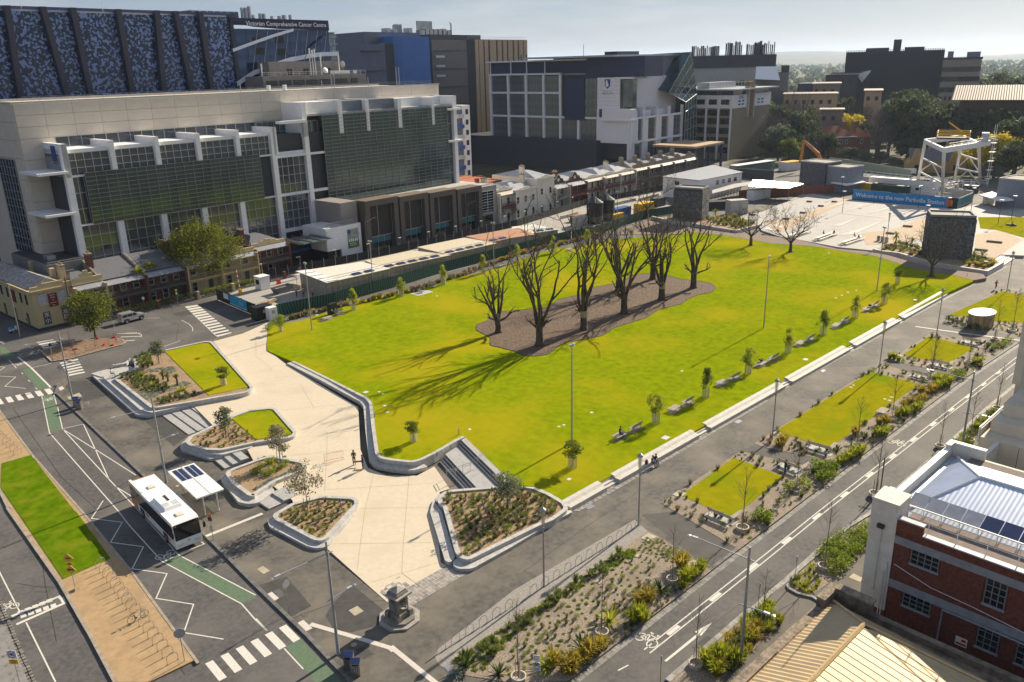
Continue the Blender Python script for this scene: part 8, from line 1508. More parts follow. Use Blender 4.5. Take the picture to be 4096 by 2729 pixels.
def container(label,loc,rz,L,W,Hh,m,roofm=None,cat='container',win=None,z=.05):
 t=thing('site_container',label,cat,(*loc[:2],z),rz);b=MB();n=int(L/.28)
 for k in range(n):
  x0,x1=-L/2+L*k/n,-L/2+L*(k+1)/n;d=.04 if k%2 else 0;b.quad((x0,-W/2-d,0),(x1,-W/2-d,0),(x1,-W/2-d,Hh),(x0,-W/2-d,Hh))
 b.box(-L/2,L/2,-W/2+.01,W/2,0,Hh);b.obj('shell',m,t);MB().box(-L/2-.03,L/2+.03,-W/2-.06,W/2+.03,Hh,Hh+.08).obj('roof',roofm or m,t)
 for x in(-L/2,L/2):MB().box(x-.06,x+.06,-W/2-.08,-W/2+.06,0,Hh).obj('corner_post',m,t)
 if win:MB().box(win-.55,win+.55,-W/2-.07,-W/2,1.2,2.0).obj('window',GLASS,t)
 return t
container('bright yellow open top skip by the tall bare tree',(194.02,146.89),.1,6.5,3,3.4,YELLOW);container('blue container behind the black tanks',(186.83,150.1),.1,8,2.5,2.5,BLUE);container('small yellow container beside the blue one',(182.71,148.16),.1,5,2.2,1.6,YELLOW);container('orange brown bin left of the black tanks',(173.66,155.34),.1,3.6,2,1.6,mat('rust_orange',(.33,.12,.06),.7));container('dark machinery box behind the mural fence',(170.86,150.79),.1,7,2.4,2.2,DARK);container('pale generator box beside the tanks',(168.41,149.42),.1,4.5,2,2.6,GREYC);container('dark equipment stack near the stone clad tower',(208.32,152.34),.1,5,2.5,2.6,DARK)
for a,c,lb in(((172.95,160.4),(181.01,161.26),'left of the tanks'),((199.65,163.51),(212.32,163.96),'behind the tanks'),((212.43,162.72),(224.51,163.87),'by the white shed')):
 t=thing('concrete_barrier','low concrete traffic barrier '+lb,'barrier');q=MB();wall(q,[a,c],.5,.05,.95);q.obj('barrier',mat('barrier_concrete',(.40,.38,.30),.85),t)
GAB=mat('gabion_stone',(.135,.135,.145),.9,var=.5,scale=2.2,bump=.8,bscale=4)
def tower(label,base,top,h):
 t=thing('stone_tower',label,'tower');MB().prism(base,0,h-.3).obj('core',DARK,t);pl=ccw(base);me=MB().cbox((0,0,0),(1.5,.22,.92),0,0,.97).mesh('stone_panel',GAB);T=[];r=random.Random(int(base[0][0]))
 for i in range(4):
  a,c=Vector(pl[i]),Vector(pl[(i+1)%4]);L=(c-a).length;ag=atan2((c-a).y,(c-a).x);nx=max(1,round(L/1.55));w=L/nx;nn=Vector(((c-a).y,-(c-a).x))/L
  for k in range(nx):
   for j in range(int(h/.97)):
    p=a+(c-a)*(k+.5)/nx+nn*(.06+r.uniform(-.02,.03));T.append(T3(p.x,p.y,.52+j*.97+r.uniform(-.02,.02),ag,w/1.55))
 pieces(t,'stone_panel',me,T,300,camdist);q=MB();wall(q,pl,.35,h-.3,h+.15,closed=True);q.obj('parapet',mat('tower_coping',(.22,.22,.23),.8),t);MB().prism(offset(pl,.3),h-.4,h-.2).obj('roof_deck',mat('roof_gravel',(.33,.31,.28),.9),t);return t
def boxpoly(a,b_,w):
 a,b_=Vector(a),Vector(b_);n=Vector((-(b_-a).y,(b_-a).x)).normalized()*w;return[tuple(a),tuple(b_),tuple(b_+n),tuple(a+n)]
tower('square stone clad tower at the far left lawn corner by the white shed',boxpoly((191.76,125.58),(189.74,133.36),-5.8),None,9.6)
tower('square stone clad tower at the far right lawn corner behind a wide bare tree',boxpoly((187.13,55.41),(183.26,63.08),-6.4),None,10.4)
def lowbed(label,line,z,soil):t=thing('low_bed',label,'planter');q=MB();wall(q,line,.5,0,z);q.obj('wall',GRANW,t);sheet('soil',soil,z-.12,SOIL,parent=t)
lowbed('low white walled bed round the left stone tower',[(188.37,139.89),(185.8,130.94),(186.45,125.01),(185.12,110.34),(197.42,110.14)],1.05,[(187.9,139.17),(185.8,130.96),(186.43,125.01),(185.32,110.64),(197.01,110.58),(202.66,120.59),(198.22,126.18),(191.49,134.66)])
lowbed('low white walled bed round the right stone tower',[(184.44,75.01),(183.78,72.28),(184.27,69.12),(179.45,61.09),(178.87,49.37),(189.3,49.49)],1.25,[(184.26,73.98),(184.54,69.27),(180.14,61.39),(179.33,49.75),(188.69,49.76),(190.73,55.23),(188.39,64.69),(192.79,73.84)])
ws=thing('white_site_building','long white two storey site building with pale roof and square windows','building');q=[(225.65,163.21),(224.72,148.58),(250.04,148.44),(261.72,167.34)];q0=[tuple(p)for p in q];MB().prism(q0,0,6.35).obj('wall',WHITEP,ws);cx=sum(p[0]for p in q0)/4;cy=sum(p[1]for p in q0)/4;MB().prism([(cx+(p[0]-cx)*1.015,cy+(p[1]-cy)*1.03)for p in q0],6.35,6.6).obj('roof',mat('pale_grey_roof',(.46,.47,.50),.4,.2),ws)
a,c=Vector(q0[1]),Vector(q0[2]);d=c-a;ag=atan2(d.y,d.x);nn=Vector((d.y,-d.x)).normalized()
for k in range(4):p=a+d*(.42+.14*k)+nn*.03;MB().cbox((p.x,p.y,4.7),(1.7,.1,1.3),ag).obj('window',GLASS,ws)
a2=Vector(q0[0]);d2_=a-a2;p=a2+d2_*.4+Vector((d2_.y,-d2_.x)).normalized()*.03;MB().cbox((p.x,p.y,4.9),(1.8,.1,1.1),atan2(d2_.y,d2_.x)).obj('window',GLASS,ws)
lt=thing('timber_canopy','long pale canopy on raw timber posts beside the white site building','canopy');q=[(219.71,140.32),(237.93,141.51),(249.72,138.33),(256.74,142.31),(252.19,143.94),(242.13,146.5),(225.49,144.07)];MB().prism(q,3.55,3.7).obj('canopy_roof',mat('pale_sheet',(.60,.56,.50),.4,.3),lt)
for k in range(10):p=lerp(q[0],q[1],k/9);MB().tube([(*p,.05),(*p,3.55)],.09,5).obj('post',WOOD,lt);MB().tube([(*p,2.4),(p[0]+.8,p[1],3.5)],.06,4).obj('brace',WOOD,lt)
st2=thing('shining_roof_shed','open shed whose white metal roof flashes in the sun','shed');q=[(249.84,143.93),(250.77,126.17),(239.09,125.18),(235.58,137.2)];rb2=MB();ys_=sorted(p[1]for p in q);y=ys_[0]
while y<ys_[-1]:
 y2=y+.055;xx=[]
 for yy in(y,y2):
  cx_=[q[i][0]+(q[i-1][0]-q[i][0])*(yy-q[i][1])/(q[i-1][1]-q[i][1])for i in range(4)if(q[i][1]>yy)!=(q[i-1][1]>yy)];xx.append((min(cx_),max(cx_))if len(cx_)>1 else None)
 if all(xx):z0,z1=4.4+.05*sin(y/.055*2*pi/6),4.4+.05*sin(y2/.055*2*pi/6);rb2.quad((xx[0][0],y,z0),(xx[0][1],y,z0),(xx[1][1],y2,z1),(xx[1][0],y2,z1))
 y=y2
rb2.obj('roof',mat('shiny_roof',(.82,.81,.80),.2,1,var=.02),st2)
for p in q:MB().tube([(*p,.05),(*p,4.35)],.1,5).obj('post',WOOD,st2)
for a,c,hh,m_,lb in(((249.17,169.19),(251.88,163.24),3.2,mat('barrier_concrete',(.40,.38,.30)),'small lean to beside the white site building'),((256.02,150.94),(235.41,131.04),3.0,WHITEP,'white cabin in front of the shining roof'),):
 pass
container('white cabin under the shining roof',(239.55,135.73),-.1,9,2.5,2.9,WHITEP);container('long rust red ribbed fence like container wall',(250.99,132.06),-.55,34,.5,2.6,mat('rust_red',(.30,.10,.06),.7,var=.2));container('grey concrete ramp box beside the left tower',(210.5,126.03),-.5,5.5,3,4.2,GREYC);container('black tarpaulined enclosure beside the left tower',(216.47,135.3),-.6,14,3,2.2,BLACK);container('slim white roofed glass lean to behind the white building',(295.87,171.33),-.1,24,4,3.8,mat('green_screen_glass',(.12,.2,.19)),WHITEP);container('pale hut with yellow trim by the concrete entrance block',(311.92,163.63),-.2,9,4,3.4,WHITEP,YELLOW)
def cblock(label,base,h,m,roofw=True):
 t=thing('concrete_block_house',label,'building');MB().prism(base,0,h).obj('wall',m,t);q=MB();wall(q,ccw(base),.3,h,h+.35,closed=True);q.obj('parapet',mat('pale_parapet',(.45,.44,.42),.7),t);MB().prism(offset(ccw(base),.3),h,h+.1).obj('roof_deck',mat('roof_gravel',(.33,.31,.28)),t);return t
BLC=mat('blue_grey_concrete',(.22,.24,.29),.8,var=.06);t=cblock('tall dark stone entrance block beside the excavator',boxpoly((266.1,126.8),(267.41,136.49),-9),9.2,mat('gabion_dark',(.12,.12,.135),.9,var=.4,scale=2));t=cblock('blue grey concrete entrance block with flat white canopy, left',boxpoly((265.88,119.01),(267.13,127.5),-9),8.2,BLC);
MB().prism([(265.34,124.11),(262.26,117.49),(273,115.83),(275.72,118.87)],3.1,3.4).obj('canopy',WHITEP,t);t=cblock('blue grey concrete entrance block with flat white canopy, right edge',boxpoly((263.67,64.4),(265.24,74.34),-10),8.4,BLC);MB().prism([(264.74,78.6),(273.32,77.89),(261,68.53),(256.94,70.65)],3.2,3.5).obj('canopy',WHITEP,t);MB().prism([(266.09,77.96),(266.04,74.88),(274.3,77.1),(274.71,79.93)],0,3).obj('glass_box',mat('green_screen_glass',(.12,.2,.19)),t)
wa,wb2=Vector((255.18,112.04)),Vector((255,81.3));wd=wb2-wa;wal=wd.length;bn=thing('banner_wall','long bright blue site banner with white welcome words','billboard',(*wa,.1),atan2(wd.y,wd.x));hw=3.3
MB().box(0,wal,-.1,.1,0,hw).obj('black_wall',BLACK,bn);MB().box(.2,wal*.93,-.16,-.1,.25,hw-.1).obj('blue_print',mat('sky_blue_print',(.015,.27,.62),.5,var=.03),bn);MB().box(wal*.905,wal*.965,-.2,-.14,.9,2.6).obj('orange_notice',ORANGE,bn)
put_text('Welcome to the new Parkville Station',1.75,'lettering',mat('banner_white',(.85,.85,.85),.5),bn,(wal*.465,-.2,hw*.5),bold=.03,sx=wal*.86/27.2)
wc=Vector((269.75,81.99));d2_=wc-wb2;b2=thing('banner_wall','shorter teal banner wall turning the corner beside the orange notice','billboard',(*wb2,.1),atan2(d2_.y,d2_.x));MB().box(.1,d2_.length,-.1,.1,0,3.2).obj('black_wall',BLACK,b2);MB().box(.3,d2_.length*.95,-.16,-.1,.4,3).obj('teal_print',mat('teal_banner',(.02,.22,.28),.5),b2);MB().box(.3,d2_.length*.9,-.18,-.15,.5,.65).obj('white_stripe',WHITEP,b2)
for a,L,W,Hh,m_,rm,lb,wn_ in(((275.43,114.34),9,2.4,2.7,YELLOW,mat('pale_sheet',(.60,.56,.50)),'yellow container behind the blue banner',None),((275.38,110.36),8,2.4,2.7,mat('dark_green',(.04,.09,.06),.6),mat('green_roof',(.22,.27,.2),.6),'dark green container behind the blue banner, left',None),((275.23,106.6),8,2.4,2.7,mat('dark_green',(.04,.09,.06)),mat('green_roof',(.22,.27,.2)),'dark green container behind the blue banner, right',None),((279.99,106.24),22,3,4.2,WHITEP,WHITEP,'long white ribbed site cabin with one small window',5),((280.14,100.08),5,3,4.2,WHITEP,WHITEP,'white site cabin next to the gantry leg',None),((288.84,88.53),4,2,2.6,DARK,WHITEP,'dark box with white lid beside the teal banner',None)):container(lb,a,atan2(wd.y,wd.x),L,W,Hh,m_,rm,win=wn_)
rr=thing('white_guard_rails','maze of white guard rails and pipes round the site pit','railing');q=MB()
for a,c in(((303.6,131.19),(298.03,109.74)),((310.8,134.41),(305.64,111.93)),((298.03,109.74),(303.09,91.85)),((287.2,100.67),(303.23,95.99)),((271.95,97.65),(273.07,88.98)),((280.94,99.02),(284.01,89.2)),((305.64,111.93),(308.1,89.4))):
 a,c=Vector(a),Vector(c);L=(c-a).length
 for z in(1.2,2.0):q.tube([(*a,z),(*c,z)],.09,4)
 for k in range(int(L/2.5)+1):p=a+(c-a)*min(1,k*2.5/L);q.tube([(*p,0),(*p,2.0)],.08,4)
q.obj('rails',WHITEP,rr);t=thing('site_walkway','jumble of white pipes, ladders and platforms beside the gantry leg','scaffold');q=MB();r=random.Random(5);c0=Vector((281.03,95.04));
for k in range(60):p=c0+Vector((r.uniform(-9,5),r.uniform(-9,9)));z=r.uniform(.3,3.2);dd=r.choice([(r.uniform(1,4),0,0),(0,r.uniform(1,4),0),(0,0,2)]);q.tube([(p.x,p.y,z),(p.x+dd[0],p.y+dd[1],z+dd[2])],.07,4)
q.obj('pipes',WHITEP,t,kind='stuff');MB().box(c0.x-9,c0.x+6,c0.y-9,c0.y+9,.05,.3).obj('deck',GREYC,t)
gt=thing('gantry_crane','tall white steel gantry crane with a yellow railed trolley on top','crane');
La_,Lb_=Vector((297.36,108.39)),Vector((273.67,91.75));Lc_,Ld_=Vector((312.47,101.6)),Vector((310.64,92.57));HG=16.4
def leg(a,c,nm='gantry_leg'):MB().tube([a,c],[.4,.5],8).obj(nm,WHITEP,gt)
tops={}
for key,p,tgt in(('a',La_,(282.08,102.13,17.59)),('b',Lb_,(257.49,87.66,19.84)),('c',Lc_,(302.64,97.64,15.39)),('d',Ld_,(279.26,85.32,19.63))):
 tp=Vector((tgt[0],tgt[1],HG));tops[key]=tp;leg((*p,0),tp)
for k1,k2,p1,p2 in(('a','b',La_,Lb_),('c','d',Lc_,Ld_)):
 A1,B1=Vector((*p1,0)),Vector((*p2,0));A2,B2=tops[k1],tops[k2]
 for t_ in(.33,.64):MB().tube([A1.lerp(A2,t_),B1.lerp(B2,t_)],.26,6).obj('cross_beam',WHITEP,gt)
 for t0,t1 in((0,.33),(.33,.64)):
  m_=A1.lerp(A2,t1).lerp(B1.lerp(B2,t1),.5);MB().tube([A1.lerp(A2,t0),m_],.2,5).obj('brace',WHITEP,gt);MB().tube([B1.lerp(B2,t0),m_],.2,5).obj('brace',WHITEP,gt)
def beam(a,c,w,h,nm='girder',m_=WHITEP):
 d=(c-a);cc=(a+c)/2;MB().cbox((cc.x,cc.y,cc.z),(d.length,w,h),atan2(d.y,d.x)).obj(nm,m_,gt)
ext=(tops['d']-tops['b']).normalized()*7
beam(tops['a'],tops['b'],.8,1.2);beam(tops['b'],tops['d']+ext,1.0,1.5);beam(tops['a'],tops['c'],1.0,1.5);beam(tops['c'],tops['d'],.8,1.2)
q=MB();A1,B1=tops['b']+Vector((0,0,.9)),tops['d']+ext+Vector((0,0,.9));sd=Vector((-(B1-A1).y,(B1-A1).x,0)).normalized()*-1.3
for z in(.5,1.1):q.tube([A1+sd+Vector((0,0,z)),B1+sd+Vector((0,0,z))],.05,4)
for k in range(14):p=A1.lerp(B1,k/13)+sd;q.tube([p,p+Vector((0,0,1.1))],.05,4)
q.obj('walkway_rail',WHITEP,gt);m_=(tops['c']+tops['d'])/2;q=MB();c_=tops['a'].lerp(tops['d'],.52)+Vector((0,0,1.4));q.cbox(c_+Vector((0,0,.2)),(6,9,.5),.3).obj('trolley_deck',DSTEEL,gt);q=MB()
for z in(.8,1.6,2.2):
 cs4=[c_+Matrix.Rotation(.3,3,'Z')@Vector((x,y,z))for x,y in((-3,-4.5),(3,-4.5),(3,4.5),(-3,4.5))]
 for k in range(4):q.tube([cs4[k],cs4[(k+1)%4]],.12,4)
 if z==2.2:
  for k in range(4):q.tube([cs4[k],cs4[k]-Vector((0,0,2.0))],.12,4)
q.tube([c_+Vector((1,-2,2)),c_+Vector((-2.5,1,5))],.25,5);q.obj('trolley_rail',YELLOW,gt)
MB().cbox(tops['d']+ext*.5+Vector((0,0,2)),(4,2,2.6),.3).obj('winch_house',mat('crane_grey',(.42,.45,.52),.5),gt);q=MB()
for z in(2,5,8,11,14):q.cbox((Ld_.x+2.2,Ld_.y-1.5,z),(2.4,1.6,.12));q.tube([(Ld_.x+1,Ld_.y-2.3,z+1),(Ld_.x+3.4,Ld_.y-2.3,z+1),(Ld_.x+3.4,Ld_.y-.7,z+1)],.05,4)
for dx in(1.2,3.2):q.tube([(Ld_.x+dx,Ld_.y-1.5,0),(Ld_.x+dx,Ld_.y-1.5,20)],.08,4)
q.obj('ladder_tower',WHITEP,gt)
ex_=thing('excavator','orange long arm excavator behind the dark stone block','excavator',(*(315.76,150.98,3.67)[:2],0),.2);EO=mat('excavator_orange',(.62,.22,.03),.5);MB().cbox((0,0,2.9),(4.4,3,1.7)).obj('house',EO,ex_);MB().cbox((-1.5,-1,3.2),(1.6,1.4,2.2)).obj('cab',GLASS,ex_);MB().cbox((0,0,.7),(5,3.2,1.3)).obj('tracks',BLACK,ex_);MB().tube([(1,-1.3,4.4),(2.2,-1.3,4.4),(2.2,1.3,4.4),(1,1.3,4.4)],.06,4).obj('rail',EO,ex_)
bp=[Vector((314.05,152.23,4.39)),Vector((313.63,153.09,6.9)),Vector((311.06,158.25,11.87)),Vector((309.02,157.85,3.45))];inv=ex_.matrix_basis.inverted()if False else(Matrix.Translation(ex_.location)@Matrix.Rotation(.2,4,'Z')).inverted()
lp=[inv@p for p in bp];MB().tube([lp[0],lp[1],lp[2]],[.75,.8,.5],6).obj('boom',EO,ex_);MB().tube([lp[2],lp[3]],[.5,.7],6).obj('arm',EO,ex_);dm=(lp[2]-lp[1]);o=put_text('DELTA',1.5,'lettering',BLUE,ex_,(lp[1]+lp[2])/2+Vector((-.5,-.9,0)),-.75);o.rotation_euler=(radians(90),radians(40),radians(-38))
t=thing('pale_green_fence','long pale green mesh fence in front of the red roofed house','fence');q=MB();wall(q,[(336.27,159.09,0.81)[:2],(326.52,139.31,2.14)[:2],(313.84,117.17,4.21)[:2]],.15,0,3.2);q.obj('mesh_screen',mat('pale_green_mesh',(.34,.40,.30),.8),t)
t=thing('grey_site_wall','long low grey wall and walkway at the far side of the works pit','wall');q=MB();wall(q,[(291.87,126.25,4.49)[:2],(277.4,84.54,6.88)[:2]],.6,0,2.6);q.obj('wall',GREYC,t);t=thing('dark_works_fence','dark panelled works fence at the foot of the tan brick office','fence');q=MB();wall(q,[(279.07,176.12,5.93)[:2],(282.52,154.49,6.15)[:2]],.3,0,3.4);q.obj('panels',DARK,t)
t=thing('white_van','white van parked by the sandstone lodge','van',(*(322.87,121.58,5.05)[:2],0),-.9);MB().box(-2.6,2.6,-1,1,.5,2.4).obj('body',WHITEP,t);MB().box(1.2,2.7,-.95,.95,1.4,2.2).obj('windscreen',GLASS,t)
for x in(-1.6,1.7):MB().add(MB().lathe([(.4,-1.05),(.4,1.05)],n=12),Matrix.Translation((x,0,.4))@Matrix.Rotation(pi/2,4,'X')).obj('wheel',BLACK,t)
stair('far_steps','long pale steps rising from the path to the far square at right',(190.2,49.75),(209.66,50.5),Vector((0,1)),(.9,.9,.9,.9),.15,.13,GRANW)
pv_=thing('oval_pavilion','oval stainless steel pavilion with flat silver roof in the garden bed','pavilion',(*(143.51,39.43),.16),-.1);el=[(2.6*cos(2*pi*k/28),1.7*sin(2*pi*k/28))for k in range(28)]
MB().prism(el,0,2.3).obj('steel_wall',mat('mirror_bronze',(.33,.28,.2),.25,.9,var=.15,scale=1.5,coord='object'),pv_);MB().prism([(x*1.08,y*1.08)for x,y in el],2.3,2.42).obj('roof',mat('silver_roof',(.62,.64,.68),.3,.5),pv_)
for k in range(0,28,2):MB().box(el[k][0]*1.01-.03,el[k][0]*1.01+.03,el[k][1]*1.01-.03,el[k][1]*1.01+.03,0,2.3).obj('seam',STEEL,pv_)
t=thing('drinking_tap','small white drinking tap at the far lawn corner','tap',(*(174.72,51.77),.3));MB().tube([(0,0,0),(0,0,1),(.3,0,1.05)],.06,6).obj('pipe',WHITEP,t)
ISL=[(30.96,144.98),(30.65,138.03),(33.12,137.19),(41.51,138.22),(42.62,139.09),(42.72,141.13),(41.97,143.07),(36.86,146.3),(34.5,146.39)];isl=sheet('traffic_island',ISL,.12,mat('island_soil',(.22,.14,.09),.95,var=.3,scale=2),skirt=.2);q=MB();wall(q,ccw(ISL),.25,0,.15,closed=True);q.obj('island_kerb',mat('median_kerb_stone',(.33,.28,.22)),isl)
tf=thing('temporary_fence','temporary wire fence panels round the tree on the traffic island','fence');line_=[(35.79,146.14),(34.61,138.91),(37.43,139.37),(41.3,139.62),(43.19,146.1)];q=MB()
for x,y,a in along(line_,1.8):MB().tube([(x,y,0),(x,y,2.1)],.03,4).obj('post',STEEL,tf);q.tube([(x,y,2.0),(x+cos(a)*1.8,y+sin(a)*1.8,2.0)],.02,3);q.tube([(x,y,.2),(x+cos(a)*1.8,y+sin(a)*1.8,.2)],.02,3)
q.obj('rails',STEEL,tf)
for k,p in enumerate(((35.16,141.33),(39.61,140.34),(40.39,139.06),(39.8,144.61),(41.96,143.1))):t=thing('barrier_foot','red plastic fence foot on the traffic island','barrier foot',(*p,.12),k*.6,'red fence feet');MB().cbox((0,0,.12),(.8,.3,.22),0,0,.8).obj('foot',RED,t)
# planting
def plant_mesh(kind,seed,lm):
 r=random.Random(seed);b=MB()
 if kind in('tussock','grass'):
  n=64 if kind=='tussock'else 110
  for _ in range(n):
   a=r.uniform(0,2*pi);o=r.uniform(.02,.22);l=r.uniform(.55,1.0);out=r.uniform(.15,.6);p=Vector((cos(a)*o,sin(a)*o,0));d=Vector((cos(a),sin(a),0));s=Vector((-sin(a),cos(a),0))*.035
   m1=p+d*out*.45+Vector((0,0,l*.7));e=p+d*out*1.0+Vector((0,0,l*.78 if out>.4 else l));b.quad(p-s,p+s,m1+s*.9,m1-s*.9);b.quad(m1-s*.9,m1+s*.9,e)
 elif kind=='spiky':
  for _ in range(30):
   v=rvec(r);v.z=abs(v.z)*.9+.25;v.normalize();s=v.cross(Vector((0,0,1))).normalized()*.06;b.quad(-s,s,v*.6+s*.9,v*.6-s*.9);b.quad(v*.6-s*.9,v*.6+s*.9,v*1.05+Vector((0,0,-.06)))
 elif kind=='mat':
  for _ in range(9):c=(r.uniform(-.3,.3),r.uniform(-.26,.26),.08);leaves(b,r,c,(.3,.26,.12),18,.085,.2)
 else:
  for _ in range(7):c=(r.uniform(-.28,.28),r.uniform(-.28,.28),r.uniform(.22,.5));leaves(b,r,c,(.34,.34,.3),34,.075,.55)
 return b.mesh(kind,lm)
GT=leafmat('tussock_green',(.13,.155,.035),(.06,.08,.02));GO=leafmat('tussock_gold',(.34,.25,.035),(.2,.17,.025));GB=leafmat('bush_green',(.20,.25,.02),(.09,.13,.012));GLM=leafmat('lime_grass',(.30,.30,.02),(.16,.19,.012));SIL=leafmat('silver_leaf',(.30,.32,.27),(.17,.19,.15),.15);RUS=leafmat('rust_shrub',(.20,.13,.06),(.12,.085,.04));DKG=leafmat('deep_green',(.055,.085,.02),(.025,.04,.012));RDL=leafmat('red_leaf',(.26,.06,.03),(.14,.10,.03))
PM={k:[plant_mesh(kd,10*i+s,lm)for s in(1,2)]for i,(k,(kd,lm))in enumerate({'tuss':('tussock',GT),'gold':('grass',GO),'lime':('grass',GLM),'bush':('bush',GB),'silver':('mat',SIL),'mat':('mat',GB),'dark':('bush',DKG),'rust':('tussock',RUS),'spiky':('spiky',DKG),'spikyl':('spiky',BG),'red':('mat',RDL),'greyt':('tussock',GG)}.items())}
NAMES={'tuss':('tussock','green grassy tussock'),'gold':('ornamental_grass','golden clump of tall grass'),'lime':('ornamental_grass','lime green clump of grass'),'bush':('shrub','bright green rounded shrub'),'silver':('groundcover','silver leaved mat plant'),'mat':('groundcover','low olive mat plant'),'dark':('shrub','dark green shrub'),'rust':('tussock','rust brown tussock'),'spiky':('flax','dark spiky flax plant'),'spikyl':('flax','pale green spiky plant'),'red':('groundcover','reddish low plant'),'greyt':('tussock','grey green tussock')}
PL=[]
def plant(k,p,s,z,where,rr,grp=None,label=None):
 PL.append((k,rr.choice(PM[k]),p[0],p[1],z,rr.uniform(0,6),s,s*rr.uniform(.8,1.15),label or NAMES[k][1]+' '+where,grp or NAMES[k][1]+'s '+where))
def scatter(poly,n,kinds,z,where,seed,smin,smax,gap=.5,avoid=()):
 rr=random.Random(seed);pts=[];xs=[p[0]for p in poly];ys=[p[1]for p in poly];t=0
 while len(pts)<n and t<n*14:
  t+=1;x,y=rr.uniform(min(xs),max(xs)),rr.uniform(min(ys),max(ys))
  if not inside(x,y,poly)or any(inside(x,y,a)for a in avoid)or any((x-a)**2+(y-c)**2<gap*gap for a,c in pts):continue
  pts.append((x,y));plant(rr.choice(kinds),(x,y),rr.uniform(smin,smax)*.95,z(x,y)if callable(z)else z,where,rr)
rr=random.Random(77)
W1='in the large gravel bed by the hoops'
scatter([(31.24,40.09),(37.53,40.18),(49.72,40.34),(52.19,40.31),(52.04,38.94),(45.75,39.48),(37.03,39.17),(31.71,37.78)],120,['mat','mat','mat','tuss'],.16,W1,1,.5,.95,.4)
scatter([(37.31,39.45),(45.52,39.27),(51.9,38.83),(52.09,36.91),(49.34,35.79),(45.25,35.48),(40.29,34.72),(35.71,35.03),(32.07,36.13)],150,['mat','tuss','mat','bush'],.16,W1,2,.28,.55,.55)
scatter([(52.53,39.44),(54.76,40.02),(55.37,38.85),(54.74,35.15),(53.76,34.95),(52.56,36.67)],60,['red','bush','mat','bush'],.16,W1,3,.25,.5,.4)
scatter([(44.07,35.66),(49.59,35.98),(49.1,34.7),(44.65,33.87)],34,['greyt','rust','silver','greyt'],.16,W1,4,.35,.6,.45)
scatter([(37.24,33.14),(41.24,33.76),(45.7,33.59),(51.35,33.72),(51.47,33.14),(45.98,32.71),(37.72,32.49)],70,['dark','greyt','dark'],.16,W1,5,.3,.6,.5)
GP1=[(53.01,34.88),(51.47,33.36),(52.15,33.39),(53.05,33.44),(53.86,33.42),(50.7,33.16),(48.9,34.15),(46.43,34.37),(47.1,34.09),(44.17,33.39),(44.88,33.34),(44.74,32.8),(42.87,34.72),(38.86,34.03),(37.73,33.14),(38.56,33.22),(39.36,33.26),(39.99,33.15),(36.97,33.33),(36.18,33.48),(36.14,34.43),(36.31,32.94),(35.52,34.56),(31.35,38.97),(30.71,38.96),(32.51,36.64)]
for p,k,s in zip(GP1,['gold','lime','lime','lime','lime','lime','spiky','gold','gold','lime','lime','lime','spikyl','spiky','gold','gold','gold','gold','gold','gold','gold','gold','spikyl','spiky','silver','spiky'],[1.9,1.4,1.3,1.3,1.2,1.1,1.3,1.4,1.4,1.3,1.3,1.2,1.3,1.4,1.3,1.4,1.4,1.2,1.4,1.3,1.3,1.3,1.4,1.4,1.4,1.0]):plant(k,p,s,.16,W1,rr)
for bi,(bedp,lw_,wh,n)in enumerate(((BED2,LAWNS[0],'in the bed round the smallest near lawn',95),(BED3,LAWNS[1],'in the bed round the longest dry lawn',150),(BED4,LAWNS[2],'in the bed round the third small lawn',90),(BED5,LAWNS[3],'in the bed by the oval pavilion',70))):
 scatter(bedp,n,['dark','greyt','mat','tuss','silver','greyt','bush','rust'],.16,wh,20+bi,.3,.75,.55,(lw_,))
BP=([(78.54,35.23),(77.69,34.31),(78.47,34.2),(78.09,33.53),(79.35,33.65),(76.32,33.63),(77.02,33.25),(72.23,35.03),(73.77,34.26),(64.34,34.23),(65.23,34.17),(64.81,33.46)],'bush',1.5,'in the bed round the smallest near lawn'),([(82.02,33.81),(82.92,33.61),(84.1,33.53),(85.12,33.24),(81.28,33.83),(90.88,33.75),(91.51,33.51),(92.45,33.39),(98.01,34.37),(98.88,33.93),(100.34,33.84),(101.56,33.52),(102.97,33.53)],'lime',1.25,'in the bed round the longest dry lawn'),([(101.94,35.14),(103.11,34.93),(103.22,34.29),(104.49,33.97),(107.73,35.33),(107.92,34.58),(109.16,34.35),(94.27,35.06),(94.95,34.56),(89.65,35.93),(80.66,40.79),(81.78,40.86)],'gold',1.35,'in the bed round the longest dry lawn'),([(112.64,35.2),(112.62,34.63),(112.19,33.92),(113.39,33.79),(110.82,34.26),(113.73,34.6)],'lime',1.5,'in the bed round the longest dry lawn'),([(117.25,34.42),(118.19,34.03),(117.71,33.31),(116.69,33.8),(134.39,33.79),(135.74,33.44),(133.05,34.13),(137.61,33.68)],'bush',1.35,'in the bed round the third small lawn'),([(123.92,33.92),(124.8,33.63),(118.41,43.73),(118.59,43.18),(118.32,42.43)],'lime',1.2,'in the bed round the third small lawn'),([(84.16,35.45),(81.84,38.72),(89.19,34.68),(132.94,35.01),(131.79,34.05),(127.37,34.59)],'spiky',1.0,'at the edge of the right hand beds'),([(142.48,43.28),(141.71,42.33),(141.06,41.28),(141.14,40.31),(141.04,39.13),(142.02,38.47),(142.64,44.01),(143.92,38.09)],'dark',1.2,'in front of the oval pavilion')
for pts,k,s,wh in BP:
 for p in pts:plant(k,p,s*rr.uniform(.85,1.15),.16,wh,rr)
W6='in the kerb bed on the near side of the street'
